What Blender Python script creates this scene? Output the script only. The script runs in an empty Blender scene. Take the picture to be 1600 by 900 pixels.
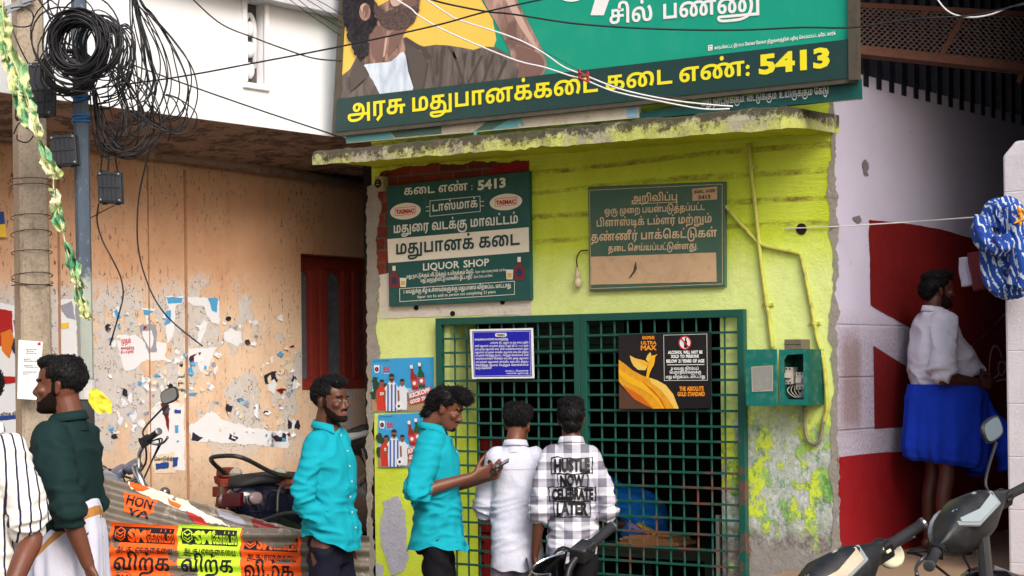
import bpy, math, random
from mathutils import Vector as V, Matrix, noise
from mathutils.bvhtree import BVHTree
from mathutils.geometry import delaunay_2d_cdt

SC = bpy.context.scene
COL = SC.collection
rad = math.radians

# ------------------------------------------------------------------ camera, light, exposure
FPX, CX, HY = 2950.0, 800.0, 571.0              # focal length and horizon row in photograph pixels
YAW, ROLL = rad(37.0), rad(0.6)
EYE = V((6.471, -8.897, 1.75))
FWD = V((-math.sin(YAW), math.cos(YAW), 0))
RGT0 = V((math.cos(YAW), math.sin(YAW), 0))
UP0 = V((0, 0, 1))
RGT = RGT0 * math.cos(ROLL) - UP0 * math.sin(ROLL)
UPV = UP0 * math.cos(ROLL) + RGT0 * math.sin(ROLL)

cd = bpy.data.cameras.new('camera')
cam = bpy.data.objects.new('camera', cd)
COL.objects.link(cam)
cd.sensor_width = 36.0
cd.lens = FPX / 1600 * 36
cd.shift_y = (HY - 450) / 1600
cd.clip_end = 500
cam.matrix_world = Matrix(((RGT.x, UPV.x, -FWD.x, EYE.x), (RGT.y, UPV.y, -FWD.y, EYE.y),
                           (RGT.z, UPV.z, -FWD.z, EYE.z), (0, 0, 0, 1)))
SC.camera = cam

SUN_EL, SUN_AZ = rad(38), rad(121)              # azimuth measured clockwise from +Y
world = bpy.data.worlds.new('World')
SC.world = world
world.use_nodes = True
wn = world.node_tree
bg = wn.nodes['Background']
sky = wn.nodes.new('ShaderNodeTexSky')
sky.sky_type = 'NISHITA'
sky.sun_disc = False
sky.sun_elevation = SUN_EL
sky.sun_rotation = SUN_AZ
sky.air_density = 1.0
sky.dust_density = 4.0
sky.ozone_density = 0.6
wn.links.new(sky.outputs[0], bg.inputs[0])
bg.inputs[1].default_value = 0.13
sl = bpy.data.lights.new('sun', 'SUN')
sl.energy = 1.9
sl.angle = rad(32)
sl.color = (1.0, 0.975, 0.94)
sun = bpy.data.objects.new('sun', sl)
COL.objects.link(sun)
sdir = V((math.sin(SUN_AZ) * math.cos(SUN_EL), math.cos(SUN_AZ) * math.cos(SUN_EL), math.sin(SUN_EL)))
sun.rotation_euler = sdir.to_track_quat('Z', 'Y').to_euler()
sun.location = sdir * 30
vs = SC.view_settings
vs.view_transform = 'Standard'
vs.look = 'None'
vs.exposure = 0.46
vs.gamma = 1.0
SC.render.engine = 'CYCLES'
SC.cycles.use_denoising = True
SC.cycles.max_bounces = 8
SC.cycles.diffuse_bounces = 4

# ------------------------------------------------------------------ photograph pixel -> place in the world
def ray(px, py):
    return FWD + RGT * ((px - CX) / FPX) + UPV * ((HY - py) / FPX)
def onY(px, py, y=0.0):
    d = ray(px, py); return EYE + d * ((y - EYE.y) / d.y)
def onX(px, py, x):
    d = ray(px, py); return EYE + d * ((x - EYE.x) / d.x)
def onZ(px, py, z):
    d = ray(px, py); return EYE + d * ((z - EYE.z) / d.z)
def onS(px, py, s):
    """the point seen at a pixel where the picture shows s pixels per metre"""
    return EYE + ray(px, py) * (FPX / s)
def onPl(px, py, p0, nrm):
    d = ray(px, py); return EYE + d * ((p0 - EYE).dot(nrm) / d.dot(nrm))

def lin(r, g, b):
    f = lambda c: c / 12.92 if c <= 0.04045 else ((c + 0.055) / 1.055) ** 2.4
    return (f(r / 255), f(g / 255), f(b / 255), 1.0)

# ------------------------------------------------------------------ node material helper
class Mat:
    def __init__(s, name, rough=0.7, metal=0.0, coat=0.0):
        s.m = bpy.data.materials.new(name); s.m.use_nodes = True
        s.t = s.m.node_tree; s.b = s.t.nodes['Principled BSDF']
        s.b.inputs['Roughness'].default_value = rough
        s.b.inputs['Metallic'].default_value = metal
        s.b.inputs['Coat Weight'].default_value = coat
        s.b.inputs['Specular IOR Level'].default_value = 0.4
        s.tc = s.t.nodes.new('ShaderNodeTexCoord')
        s.co = s.tc.outputs['Object']
    def put(s, sock, v):
        if isinstance(v, bpy.types.NodeSocket): s.t.links.new(v, sock)
        elif isinstance(v, (int, float)) and sock.type == 'RGBA': sock.default_value = (v, v, v, 1)
        else: sock.default_value = v
    def node(s, kind, **kw):
        n = s.t.nodes.new('ShaderNode' + kind)
        for k, v in kw.items(): setattr(n, k, v)
        return n
    def scale(s, x, y, z, vec=None, loc=(0, 0, 0), rot=(0, 0, 0)):
        n = s.node('Mapping'); s.put(n.inputs[0], vec or s.co)
        n.inputs['Scale'].default_value = (x, y, z); n.inputs['Location'].default_value = loc
        n.inputs['Rotation'].default_value = rot
        return n.outputs[0]
    def noise(s, sc, det=4, rough=0.6, vec=None, dist=0.0):
        n = s.node('TexNoise'); s.put(n.inputs['Vector'], vec or s.co)
        n.inputs['Scale'].default_value = sc; n.inputs['Detail'].default_value = det
        n.inputs['Roughness'].default_value = rough; n.inputs['Distortion'].default_value = dist
        return n.outputs['Fac']
    def vor(s, sc, vec=None, feature='F1', rnd=1.0, out='Distance'):
        n = s.node('TexVoronoi', feature=feature); s.put(n.inputs['Vector'], vec or s.co)
        n.inputs['Scale'].default_value = sc; n.inputs['Randomness'].default_value = rnd
        return n.outputs[out]
    def wave(s, sc, vec=None, dist=0, direction='X', det=2):
        n = s.node('TexWave', bands_direction=direction); s.put(n.inputs['Vector'], vec or s.co)
        n.inputs['Scale'].default_value = sc; n.inputs['Distortion'].default_value = dist
        n.inputs['Detail'].default_value = det
        return n.outputs['Fac']
    def xyz(s, vec=None):
        n = s.node('SeparateXYZ'); s.put(n.inputs[0], vec or s.co); return n.outputs
    def rng(s, v, a, b, c=0.0, d=1.0):
        n = s.node('MapRange'); s.put(n.inputs[0], v)
        for i, q in enumerate((a, b, c, d)): n.inputs[i + 1].default_value = q
        return n.outputs[0]
    def op(s, o, a, b=0.0, clamp=False):
        n = s.node('Math', operation=o, use_clamp=clamp); s.put(n.inputs[0], a); s.put(n.inputs[1], b)
        return n.outputs[0]
    def mul(s, *a):
        r = a[0]
        for q in a[1:]: r = s.op('MULTIPLY', r, q)
        return r
    def mix(s, f, a, b):
        n = s.node('Mix', data_type='RGBA'); s.put(n.inputs[0], f); s.put(n.inputs[6], a); s.put(n.inputs[7], b)
        return n.outputs[2]
    def ramp(s, f, stops):
        n = s.node('ValToRGB'); s.put(n.inputs[0], f); e = n.color_ramp.elements
        while len(e) < len(stops): e.new(0.5)
        for q, (p, c) in zip(e, stops): q.position = p; q.color = c
        return n.outputs[0]
    def bump(s, h, strength=0.5, dist=0.01):
        n = s.node('Bump'); s.put(n.inputs['Height'], h)
        n.inputs['Strength'].default_value = strength; n.inputs['Distance'].default_value = dist
        s.t.links.new(n.outputs[0], s.b.inputs['Normal'])
        return s
    def col(s, c):
        s.put(s.b.inputs['Base Color'], c); return s
    def rgh(s, c):
        s.put(s.b.inputs['Roughness'], c); return s

MATS = {}
def paint(name, rgb, rough=0.6, metal=0.0, var=0.12, scale=6.0, dirt=0.0, dirtc=(60, 50, 40), bump=0.0, bscale=60, coat=0.0, spec=None):
    """a plain coloured surface with slight mottling, optional dirt and grain"""
    if name in MATS: return MATS[name]
    m = Mat(name, rough, metal, coat)
    c = lin(*rgb)
    dk = tuple(q * (1 - var) for q in c[:3]) + (1,)
    lt = tuple(min(1, q * (1 + var)) for q in c[:3]) + (1,)
    k = m.mix(m.noise(scale, 5, 0.65), dk, lt)
    if dirt: k = m.mix(m.mul(m.rng(m.noise(scale * 2.3, 8, 0.75), 0.5, 0.72), dirt), k, lin(*dirtc))
    m.col(k)
    m.rgh(m.rng(m.noise(scale * 3, 3), 0.2, 0.8, max(0.03, rough - 0.1), min(1, rough + 0.1)))
    if bump: m.bump(m.noise(bscale, 5, 0.7), bump, 0.01)
    if spec is not None: m.b.inputs['Specular IOR Level'].default_value = spec
    MATS[name] = m.m
    return m.m

# ------------------------------------------------------------------ mesh helper
class MB:
    def __init__(s): s.v = []; s.f = []; s.mi = []
    def add(s, vs, fs, mi=0):
        o = len(s.v); s.v += [tuple(p) for p in vs]
        s.f += [tuple(i + o for i in f) for f in fs]; s.mi += [mi] * len(fs)
        return s
    def hexa(s, p, mi=0):
        """eight corners: 0-3 one face, 4-7 the opposite one"""
        return s.add(p, [(0, 3, 2, 1), (4, 5, 6, 7), (0, 1, 5, 4), (1, 2, 6, 5), (2, 3, 7, 6), (3, 0, 4, 7)], mi)
    def box(s, a, b, mi=0):
        (x0, y0, z0), (x1, y1, z1) = a, b
        return s.hexa([(x0, y0, z0), (x1, y0, z0), (x1, y1, z0), (x0, y1, z0), (x0, y0, z1), (x1, y0, z1), (x1, y1, z1), (x0, y1, z1)], mi)
    def obox(s, c, ax, ay, az, mi=0):
        """box about c with half-extent vectors"""
        c, ax, ay, az = V(c), V(ax), V(ay), V(az)
        return s.hexa([c - ax - ay - az, c + ax - ay - az, c + ax + ay - az, c - ax + ay - az,
                       c - ax - ay + az, c + ax - ay + az, c + ax + ay + az, c - ax + ay + az], mi)
    def beam(s, p, q, w, h, up=(0, 0, 1), mi=0):
        p, q = V(p), V(q); d = (q - p); up = V(up)
        sd = d.cross(up).normalized(); u = sd.cross(d).normalized()
        return s.obox((p + q) / 2, d / 2, sd * w / 2, u * h / 2, mi)
    def prism(s, pts, off, mi=0):
        """flat outline pushed through by the vector off"""
        n = len(pts); off = V(off); a = [V(p) for p in pts]
        return s.add(a + [p + off for p in a], [tuple(range(n)), tuple(range(2 * n - 1, n - 1, -1))] + [(i, i + n, (i + 1) % n + n, (i + 1) % n) for i in range(n)], mi)
    def sheet(s, pts, mi=0):
        return s.add(pts, [tuple(range(len(pts)))], mi)
    def rings(s, R, cap=True, mi=0, closed=True):
        n = len(R[0]); vs = [p for r in R for p in r]; fs = []
        for k in range(len(R) - 1):
            for i in range(n if closed else n - 1):
                j = (i + 1) % n
                fs.append((k * n + i, k * n + j, (k + 1) * n + j, (k + 1) * n + i))
        if cap and closed:
            c0 = sum((V(p) for p in R[0]), V()) / n; c1 = sum((V(p) for p in R[-1]), V()) / n
            a = len(vs); vs = vs + [c0, c1]; o = (len(R) - 1) * n
            fs += [(a, (i + 1) % n, i) for i in range(n)] + [(a + 1, o + i, o + (i + 1) % n) for i in range(n)]
        return s.add(vs, fs, mi)
    def tube(s, pts, r, n=8, mi=0, flat=1.0, up=None, cap=True):
        pts = [V(p) for p in pts]; m = len(pts)
        rr = r if isinstance(r, (list, tuple)) else [r] * m
        R = []; prev = V(up) if up else None
        for i, p in enumerate(pts):
            t = (pts[min(i + 1, m - 1)] - pts[max(i - 1, 0)])
            t = t.normalized() if t.length > 1e-9 else V((0, 0, 1))
            if prev is None: prev = V((0, 0, 1)) if abs(t.z) < 0.9 else V((1, 0, 0))
            a = prev - t * prev.dot(t)
            if a.length < 1e-6: a = t.orthogonal()
            a.normalize(); b = t.cross(a); prev = a
            R.append([p + a * (rr[i] * flat * math.cos(2 * math.pi * k / n)) + b * (rr[i] * math.sin(2 * math.pi * k / n)) for k in range(n)])
        return s.rings(R, cap, mi)
    def ell(s, c, r, n=14, m=9, mi=0, rot=None):
        c = V(c); R = []
        for k in range(1, m):
            th = math.pi * k / m
            ring = []
            for i in range(n):
                ph = 2 * math.pi * i / n
                p = V((r[0] * math.sin(th) * math.cos(ph), r[1] * math.sin(th) * math.sin(ph), -r[2] * math.cos(th)))
                if rot: p = rot @ p
                ring.append(c + p)
            R.append(ring)
        return s.rings(R, True, mi)
    def lathe(s, c, prof, axis=(0, 0, 1), n=20, mi=0, cap=True):
        c, ax = V(c), V(axis).normalized(); a = ax.orthogonal().normalized(); b = ax.cross(a)
        return s.rings([[c + ax * h + a * (r * math.cos(2 * math.pi * i / n)) + b * (r * math.sin(2 * math.pi * i / n)) for i in range(n)] for r, h in prof], cap, mi)
    def xf(s, M, start=0):
        s.v = s.v[:start] + [tuple(M @ V(p)) for p in s.v[start:]]; return s
    def obj(s, name, mats, parent=None, smooth=False, bevel=0.0, seg=2):
        me = bpy.data.meshes.new(name); me.from_pydata(s.v, [], s.f)
        mats = mats if isinstance(mats, (list, tuple)) else [mats]
        for m in mats: me.materials.append(m)
        me.polygons.foreach_set('material_index', s.mi)
        if smooth: me.polygons.foreach_set('use_smooth', [True] * len(s.f))
        me.validate(); me.update()
        o = bpy.data.objects.new(name, me); COL.objects.link(o)
        if bevel:
            b = o.modifiers.new('bevel', 'BEVEL'); b.width = bevel; b.segments = seg; b.limit_method = 'ANGLE'; b.angle_limit = rad(40)
        if parent: o.parent = parent
        return o

def tag(o, label=None, cat=None, group=None, kind=None):
    if label: o['label'] = label
    if cat: o['category'] = cat
    if group: o['group'] = group
    if kind: o['kind'] = kind
    return o
def thing(name, label, cat, group=None, loc=(0, 0, 0), rz=0.0):
    o = bpy.data.objects.new(name, None); COL.objects.link(o)
    o.location = loc; o.rotation_euler = (0, 0, rz); o.empty_display_size = 0.1
    return tag(o, label, cat, group)
def catmull(pts, n=6, closed=False):
    P = [V(p) for p in pts]; out = []; m = len(P)
    for i in range(m if closed else m - 1):
        if closed: a, b, c, d = P[i - 1], P[i], P[(i + 1) % m], P[(i + 2) % m]
        else: a, b, c, d = P[max(i - 1, 0)], P[i], P[i + 1], P[min(i + 2, m - 1)]
        for k in range(n):
            t = k / n
            out.append(0.5 * ((2 * b) + (c - a) * t + (2 * a - 5 * b + 4 * c - d) * t * t + (3 * b - a - 3 * c + d) * t ** 3))
    if not closed: out.append(P[-1])
    return out
def rag(pts, amp=3.0, step=6.0, seed=0):
    """an outline with its edges torn: each edge subdivided and displaced by broken noise"""
    out = []; n = len(pts); step = step * .6; s0 = seed * 7.31
    for i in range(n):
        a, b = pts[i], pts[(i + 1) % n]; L = math.hypot(b[0] - a[0], b[1] - a[1]); k = max(1, int(L / step))
        nx, ny = (-(b[1] - a[1]) / max(L, 1e-6), (b[0] - a[0]) / max(L, 1e-6))
        for q in range(k):
            t = q / k; x, y = a[0] + (b[0] - a[0]) * t, a[1] + (b[1] - a[1]) * t; f = 1 / max(step, 1e-6)
            j = amp * (1.3 * noise.noise(V((x * f * .16, y * f * .16, s0))) + .9 * noise.noise(V((x * f * .5, y * f * .5, s0 + 9))) + .6 * noise.noise(V((x * f * 1.4, y * f * 1.4, s0 + 5)))) * (0 if q == 0 and L < step * 2 else 1)
            out.append((x + nx * j, y + ny * j))
    return out

# ------------------------------------------------------------------ lettering
GLYPHS = '''244|71,-28 ~-22,0 ~-29,10 ~-15,19 0,12 ~0,5 ~5,11 5,4 ~3,2 ~8,2 ~11,1 9,0 154,0 0,-21 -152,0 ~-3,0 ~-5,0 ~-3,-1 -1,-1 ~-2,-2 0,-3 ~0,-8 ~19,-9 21,0 2,0 ~21,0 ~28,9 ~17,16 4,10 1,6 ~1,4 ~0,7 0,4 ~0,11 ~-6,19 ~-14,13 -12,2 ~-2,0 ~-5,1 -2,0 ~-6,0 ~-9,-3 ~-6,-6 0,-6 ~0,-7 ~6,-7 6,0 ~6,0 ~7,7 0,9 ~0,7 ~-7,13 -4,5 21,3 ~3,-3 ~7,-8 ~4,-12 0,-8 ~0,-7 ~-4,-12 ~-9,-9 ~-15,-5 -10,0 ~-11,0 ~-17,7 ~-11,14 0,11 ~0,13 ~13,16 ~22,8 14,0 ~18,0 ~26,-11 ~18,-19 ~8,-23 0,-13 ~0,-4 ~-1,-8 -1,-4 0,-7 ~-6,-17 ~-28,-24 ~-41,-13 -26,0|198,-31 0,143 30,0 0,-143
218|64,115 ~24,0 ~31,-11 ~14,-19 0,-12 ~0,-12 ~-10,-16 ~-18,-9 ~-23,-5 -13,-2 -24,-2 ~-4,0 ~-3,-2 0,-1 ~0,-1 ~3,-1 4,0 169,0 0,-22 -170,0 ~-14,0 ~-14,6 ~-6,10 0,6 ~0,6 ~6,10 ~14,8 12,1 17,1 ~19,2 ~20,6 ~6,10 0,6 ~0,8 ~-10,10 ~-17,4 -10,0 -4,0 ~-2,0 ~-6,0 -1,0 ~-7,0 ~-11,-5 0,-7 ~0,-6 ~8,-5 5,0 ~5,0 ~7,7 0,7 ~0,7 ~-7,13 -4,5 22,0 ~4,-3 ~6,-7 ~4,-11 0,-8 ~0,-14 ~-20,-16 -19,0 ~-10,0 ~-17,6 ~-11,13 0,10 ~0,12 ~13,16 ~25,7
176|55,-2 ~-14,0 ~-20,11 ~-12,22 0,16 ~0,18 ~14,27 13,8 ~7,5 ~18,5 ~24,2 17,0 6,0 1,-21 -19,0 ~-10,0 ~-13,-2 ~-10,-3 -4,-3 ~-8,-6 ~-9,-18 0,-14 ~0,-10 ~4,-11 ~8,-6 6,0 ~4,0 ~7,4 ~3,7 0,4 ~0,8 ~-8,8 -7,0 ~-9,0 ~-13,-10 -5,-5 -5,19 ~8,7 ~19,9 12,0 ~16,0 ~20,-18 0,-16 ~0,-12 ~-9,-16 ~-18,-9|114,0 0,91 -9,0 0,21 67,0 0,-21 -28,0 0,-91
176|99,-43 -19,18 34,32 0,84 -12,0 3,21 67,0 0,-21 -28,0 0,-91|55,-2 ~-14,0 ~-20,11 ~-12,22 0,16 ~0,18 ~14,27 13,8 ~7,5 ~18,5 ~24,2 17,0 6,0 1,-21 -19,0 ~-10,0 ~-13,-2 ~-10,-3 -4,-3 ~-8,-6 ~-9,-18 0,-14 ~0,-10 ~4,-11 ~8,-6 6,0 ~4,0 ~7,4 ~3,7 0,4 ~0,8 ~-8,8 -7,0 ~-9,0 ~-13,-10 -5,-5 -5,19 ~8,7 ~19,9 12,0 ~16,0 ~20,-18 0,-16 ~0,-12 ~-9,-16 ~-18,-9
225|174,9 ~-11,0 ~-17,8 ~-9,14 0,9 ~0,3 ~1,8 2,3 3,0 ~-10,-4 ~-7,-15 0,-7 ~0,-9 ~7,-12 7,-4 ~3,-3 ~9,-3 ~13,-1 10,0 23,0 0,-21 -26,0 ~-11,0 ~-12,1 -7,2 ~-15,3 ~-18,15 ~-9,19 0,11 ~0,11 ~9,19 ~18,15 13,5 25,-10 ~-2,-5 ~-2,-9 0,-5 ~0,-7 ~6,-10 8,0 ~6,0 ~6,6 ~2,8 0,4 ~0,14 ~-19,20 ~-34,11 -23,0 ~-20,0 ~-31,-6 ~-23,-12 -5,-8 0,-6 ~0,-2 ~0,-4 0,-3 ~0,-6 ~3,-10 ~8,-5 6,0 ~7,0 ~8,8 0,7 ~0,6 ~-8,8 -7,0 ~-6,0 ~-11,-6 -5,-5 1,19 ~5,4 ~14,6 8,0 ~10,0 ~16,-8 ~9,-14 0,-10 ~0,-13 ~-11,-15 ~-18,-7 -12,0 ~-13,0 ~-19,10 ~-11,19 0,13 ~0,12 ~8,18 8,7 ~10,9 ~28,11 ~32,5 16,0 ~24,0 ~45,-9 17,-13 ~10,-7 ~12,-22 0,-15 ~0,-7 ~-5,-14 ~-10,-12 ~-16,-7|94,-64 ~-13,0 ~-22,8 ~-12,16 0,12 ~0,8 ~5,17 6,8 24,-11 ~-3,-4 ~-4,-10 0,-5 ~0,-6 ~5,-7 ~9,-5 6,0 ~7,0 ~10,4 ~10,9 4,7 ~2,2 ~4,6 3,2 28,-5 ~-2,-3 ~-5,-7 -1,-2 ~-4,-9 ~-17,-16 ~-23,-9
225|174,9 ~-11,0 ~-17,8 ~-9,14 0,9 ~0,3 ~1,8 2,3 3,0 ~-10,-4 ~-7,-15 0,-7 ~0,-9 ~7,-12 7,-4 ~3,-3 ~9,-3 ~13,-1 10,0 23,0 0,-21 -26,0 ~-11,0 ~-12,1 -7,2 ~-15,3 ~-18,15 ~-9,19 0,11 ~0,11 ~9,19 ~18,15 13,5 25,-10 ~-2,-5 ~-2,-9 0,-5 ~0,-7 ~6,-10 8,0 ~6,0 ~6,6 ~2,8 0,4 ~0,14 ~-19,20 ~-34,11 -23,0 ~-20,0 ~-31,-6 ~-23,-12 -5,-8 0,-6 ~0,-2 ~0,-4 0,-3 ~0,-6 ~3,-10 ~8,-5 6,0 ~7,0 ~8,8 0,7 ~0,6 ~-8,8 -7,0 ~-6,0 ~-11,-6 -5,-5 1,19 ~5,4 ~14,6 8,0 ~10,0 ~16,-8 ~9,-14 0,-10 ~0,-13 ~-11,-15 ~-18,-7 -12,0 ~-13,0 ~-19,10 ~-11,19 0,13 ~0,12 ~8,18 8,7 ~10,9 ~28,11 ~32,5 16,0 ~24,0 ~45,-9 17,-13 ~10,-7 ~12,-22 0,-15 ~0,-7 ~-5,-14 ~-10,-12 ~-16,-7|68,4 ~13,0 ~17,-9 ~8,-13 0,-8 ~0,-8 ~-4,-12 -3,-4 -24,4 ~3,4 ~3,8 0,4 ~0,5 ~-3,5 ~-7,3 -4,0 ~-4,0 ~-5,-3 ~-3,-5 0,-4 ~0,-5 ~5,-6 ~8,-3 ~8,-1 3,0 17,0 ~6,0 ~11,4 ~10,9 4,7 ~2,3 ~4,6 3,2 27,-5 ~-3,-3 ~-4,-7 -1,-2 ~-5,-10 ~-17,-16 ~-25,-8 -18,0 -3,0 ~-16,0 ~-19,4 -7,4 ~-8,5 ~-8,13 0,9 ~0,9 ~9,15 ~17,9
183|59,-2 ~-15,0 ~-23,8 ~-13,16 0,11 ~0,11 ~13,16 ~29,9 23,0 42,0 ~13,0 ~17,-2 ~12,-4 5,-4 ~6,-4 ~7,-14 0,-9 ~0,-16 ~-21,-18 -19,0 ~-5,0 ~-12,1 -5,1 5,21 ~3,-1 ~5,-1 3,0 ~9,0 ~9,7 0,8 ~0,5 ~-6,6 ~-9,3 ~-12,1 -7,0 -44,0 ~-7,0 ~-13,-1 -4,-2 ~-4,-2 ~-3,-6 0,-4 ~0,-8 ~12,-7 11,0 ~8,0 ~11,5 ~6,12 0,12 0,43 -30,0 0,-31 -27,-3 0,55 123,0 0,-21 -37,0 0,-43 ~0,-14 ~-6,-16 -5,-6 ~-7,-8 ~-23,-6
162|59,-2 ~-15,0 ~-23,8 ~-13,16 0,11 ~0,11 ~13,16 ~29,9 23,0 80,0 0,-20 -84,0 ~-7,0 ~-13,-1 -4,-2 ~-4,-2 ~-3,-6 0,-4 ~0,-8 ~12,-7 11,0 ~8,0 ~11,5 ~6,12 0,12 0,43 -30,0 0,-31 -27,-3 0,55 124,0 0,-21 -39,0 0,-43 ~0,-14 ~-5,-16 -5,-6 ~-7,-8 ~-23,-6
149|16,0 0,112 30,0 0,-90 99,0 0,-22
183|59,-2 ~-15,0 ~-23,8 ~-13,16 0,11 ~0,11 ~13,16 ~29,9 23,0 33,0 ~20,0 ~31,-9 ~18,-22 0,-19 ~0,-13 ~-11,-19 -11,-7 ~-7,-5 ~-18,-6 ~-25,-3 -17,0 -15,0 ~-12,0 ~-11,-2 -3,-2 ~-3,-3 ~-4,-7 0,-6 ~0,-3 ~1,-4 0,-2 -29,-1 ~-1,4 ~-1,8 0,5 ~0,9 ~8,13 6,5 ~4,2 ~10,4 ~14,2 11,0 19,0 ~17,0 ~22,2 ~14,6 5,4 ~4,4 ~4,11 0,7 ~0,9 ~-8,10 ~-12,6 ~-14,2 -8,0 -35,0 ~-7,0 ~-13,-1 -4,-2 ~-4,-2 ~-3,-6 0,-4 ~0,-8 ~12,-7 11,0 ~8,0 ~11,5 ~6,12 0,12 0,43 -30,0 0,-31 -27,-3 0,55 124,0 0,-21 -38,0 0,-43 ~0,-14 ~-6,-16 -5,-6 ~-7,-8 ~-23,-6
178|128,72 ~12,0 ~20,-10 ~10,-21 0,-15 ~0,-18 ~-12,-23 -9,-6 ~-7,-5 ~-18,-5 ~-22,-3 -14,0 -18,0 ~-12,0 ~-10,-2 -3,-2 ~-3,-3 ~-4,-7 0,-6 ~0,-3 ~0,-4 1,-2 -30,-1 ~0,4 ~-1,8 0,5 ~0,9 ~7,13 6,5 ~4,2 ~10,4 ~15,2 11,0 23,0 ~15,0 ~18,2 ~11,5 4,4 ~4,4 ~5,13 0,9 ~0,9 ~-5,11 ~-9,6 -6,0 ~-6,0 ~-8,-3 -4,-3 0,21 ~5,3 ~12,3|16,0 0,112 118,0 0,-21 -29,0 0,-91 -30,0 0,91 -29,0 0,-91
272|55,-2 ~-14,0 ~-20,11 ~-12,22 0,17 ~0,20 ~20,30 ~37,17 26,0 ~13,0 ~20,-3 ~18,-7 9,-6 5,-4 ~14,-10 ~18,-29 0,-19 ~0,-12 ~-10,-18 ~-17,-9 -13,0 ~-14,0 ~-18,10 ~-9,19 0,10 ~0,11 ~7,21 ~13,17 8,7 7,6 ~8,4 ~15,6 ~22,3 17,0 64,0 0,-21 -29,0 0,-91 -30,0 0,91 -9,0 ~-10,0 ~-14,-1 ~-10,-3 ~-7,-4 -5,-3 ~-6,-4 ~-8,-13 ~-5,-15 0,-8 ~0,-12 ~7,-10 5,0 ~5,0 ~5,6 ~3,10 0,5 ~0,13 ~-13,23 -11,6 ~-10,7 ~-21,5 -13,0 ~-17,0 ~-24,-10 ~-14,-17 -2,-10 ~0,-2 ~0,-5 0,-4 ~0,-9 ~4,-12 ~8,-6 6,0 ~4,0 ~7,4 ~3,7 0,4 ~0,8 ~-8,8 -7,0 ~-9,0 ~-12,-10 -6,-5 -5,19 ~8,7 ~19,9 12,0 ~16,0 ~20,-18 0,-16 ~0,-12 ~-9,-16 ~-18,-9
166|16,0 0,112 30,0 0,-90 74,0 0,90 30,0 0,-112
187|125,115 ~18,0 ~24,-16 ~11,-28 0,-17 ~0,-15 ~-7,-21 -8,-6 ~-5,-5 ~-14,-5 ~-19,-2 -14,0 -95,0 0,112 30,0 0,-90 36,0 0,49 ~0,12 ~6,16 5,5 ~5,5 ~16,6|127,93 ~-3,0 ~-5,-1 -2,-2 ~-2,-3 ~-3,-9 0,-10 0,-46 8,0 ~10,0 ~13,6 ~5,14 0,12 ~0,11 ~-4,18 ~-10,10
208|74,0 0,112 30,0 0,-90 58,0 0,90 30,0 0,-112|51,-2 ~-9,0 ~-12,4 -4,5 ~-3,3 ~-4,8 ~-3,13 0,10 0,71 30,0 0,-70 ~0,-7 ~1,-9 3,-3 ~2,-2 ~5,-2 3,0 ~6,0 ~8,7 4,5 -1,-22 ~-4,-5 ~-13,-6
139|62,-43 -19,18 34,32 0,84 -31,0 0,-91 -30,0 0,112 119,0 0,-21 -28,0 0,-91
195|129,115 ~18,0 ~25,-16 ~12,-30 0,-21 ~0,-25 ~-12,-31 -11,-9 ~-9,-6 ~-20,-8 ~-26,-3 -16,0 -20,0 ~-12,0 ~-10,-2 -4,-2 ~-3,-3 ~-3,-7 0,-6 ~0,-3 ~0,-4 0,-2 -29,-1 ~-1,4 ~0,8 0,5 ~0,9 ~7,13 6,5 ~4,2 ~10,4 ~15,2 11,0 25,0 ~18,0 ~25,4 ~17,13 ~8,24 0,18 ~0,17 ~-7,20 ~-12,9 -8,0 ~-5,0 ~-8,-3 -3,-3 ~-3,-5 ~-2,-11 0,-9 0,-62 -30,0 0,61 ~0,11 ~-2,12 -2,4 ~-2,2 ~-5,3 -4,0 ~-4,0 ~-6,-2 -2,-3 ~-2,-4 ~-2,-12 0,-11 0,-61 -30,0 0,66 ~0,10 ~3,15 ~6,10 4,4 ~5,5 ~15,5 8,0 ~10,0 ~15,-6 ~11,-11 5,-10 -11,3 ~5,7 ~12,11 ~15,6
224|55,-2 ~-14,0 ~-20,11 ~-12,22 0,17 ~0,16 ~11,25 ~21,17 ~26,9 15,0 ~14,0 ~21,-6 8,-7 ~6,-5 ~7,-12 ~4,-21 1,-16 ~1,-5 ~1,-10 ~3,-8 3,-2 ~3,-2 ~5,-2 4,0 ~6,0 ~9,6 ~5,13 0,12 ~0,10 ~-5,19 ~-10,20 -6,8 24,15 ~14,-16 ~13,-35 0,-20 ~0,-16 ~-10,-24 ~-23,-13 -19,0 ~-9,0 ~-16,4 -6,5 ~-7,6 ~-9,19 -1,14 ~0,8 ~-2,13 ~-3,11 -3,4 ~-4,5 ~-12,6 -10,0 ~-13,0 ~-20,-12 ~-10,-21 0,-14 ~0,-10 ~4,-12 ~8,-6 6,0 ~4,0 ~7,4 ~3,7 0,4 ~0,8 ~-8,8 -7,0 ~-8,0 ~-14,-10 -5,-5 -5,19 ~8,7 ~19,9 12,0 ~16,0 ~20,-18 0,-16 ~0,-12 ~-9,-16 ~-18,-9
235|55,-2 ~-14,0 ~-20,11 ~-12,22 0,17 ~0,16 ~11,25 ~19,17 ~25,9 14,0 ~10,0 ~17,-4 ~16,-8 8,-6 -12,-24 ~-7,8 ~-19,12 -14,0 ~-12,0 ~-19,-12 ~-10,-21 0,-14 ~0,-10 ~4,-12 ~8,-6 6,0 ~4,0 ~7,4 ~3,6 0,5 ~0,8 ~-8,8 -7,0 ~-9,0 ~-13,-10 -5,-5 -5,19 ~8,7 ~19,9 12,0 ~16,0 ~20,-18 0,-16 ~0,-12 ~-9,-16 ~-18,-9|114,0 0,91 4,5 0,16 114,0 0,-21 -29,0 0,-91 -30,0 0,91 -29,0 0,-91
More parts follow.
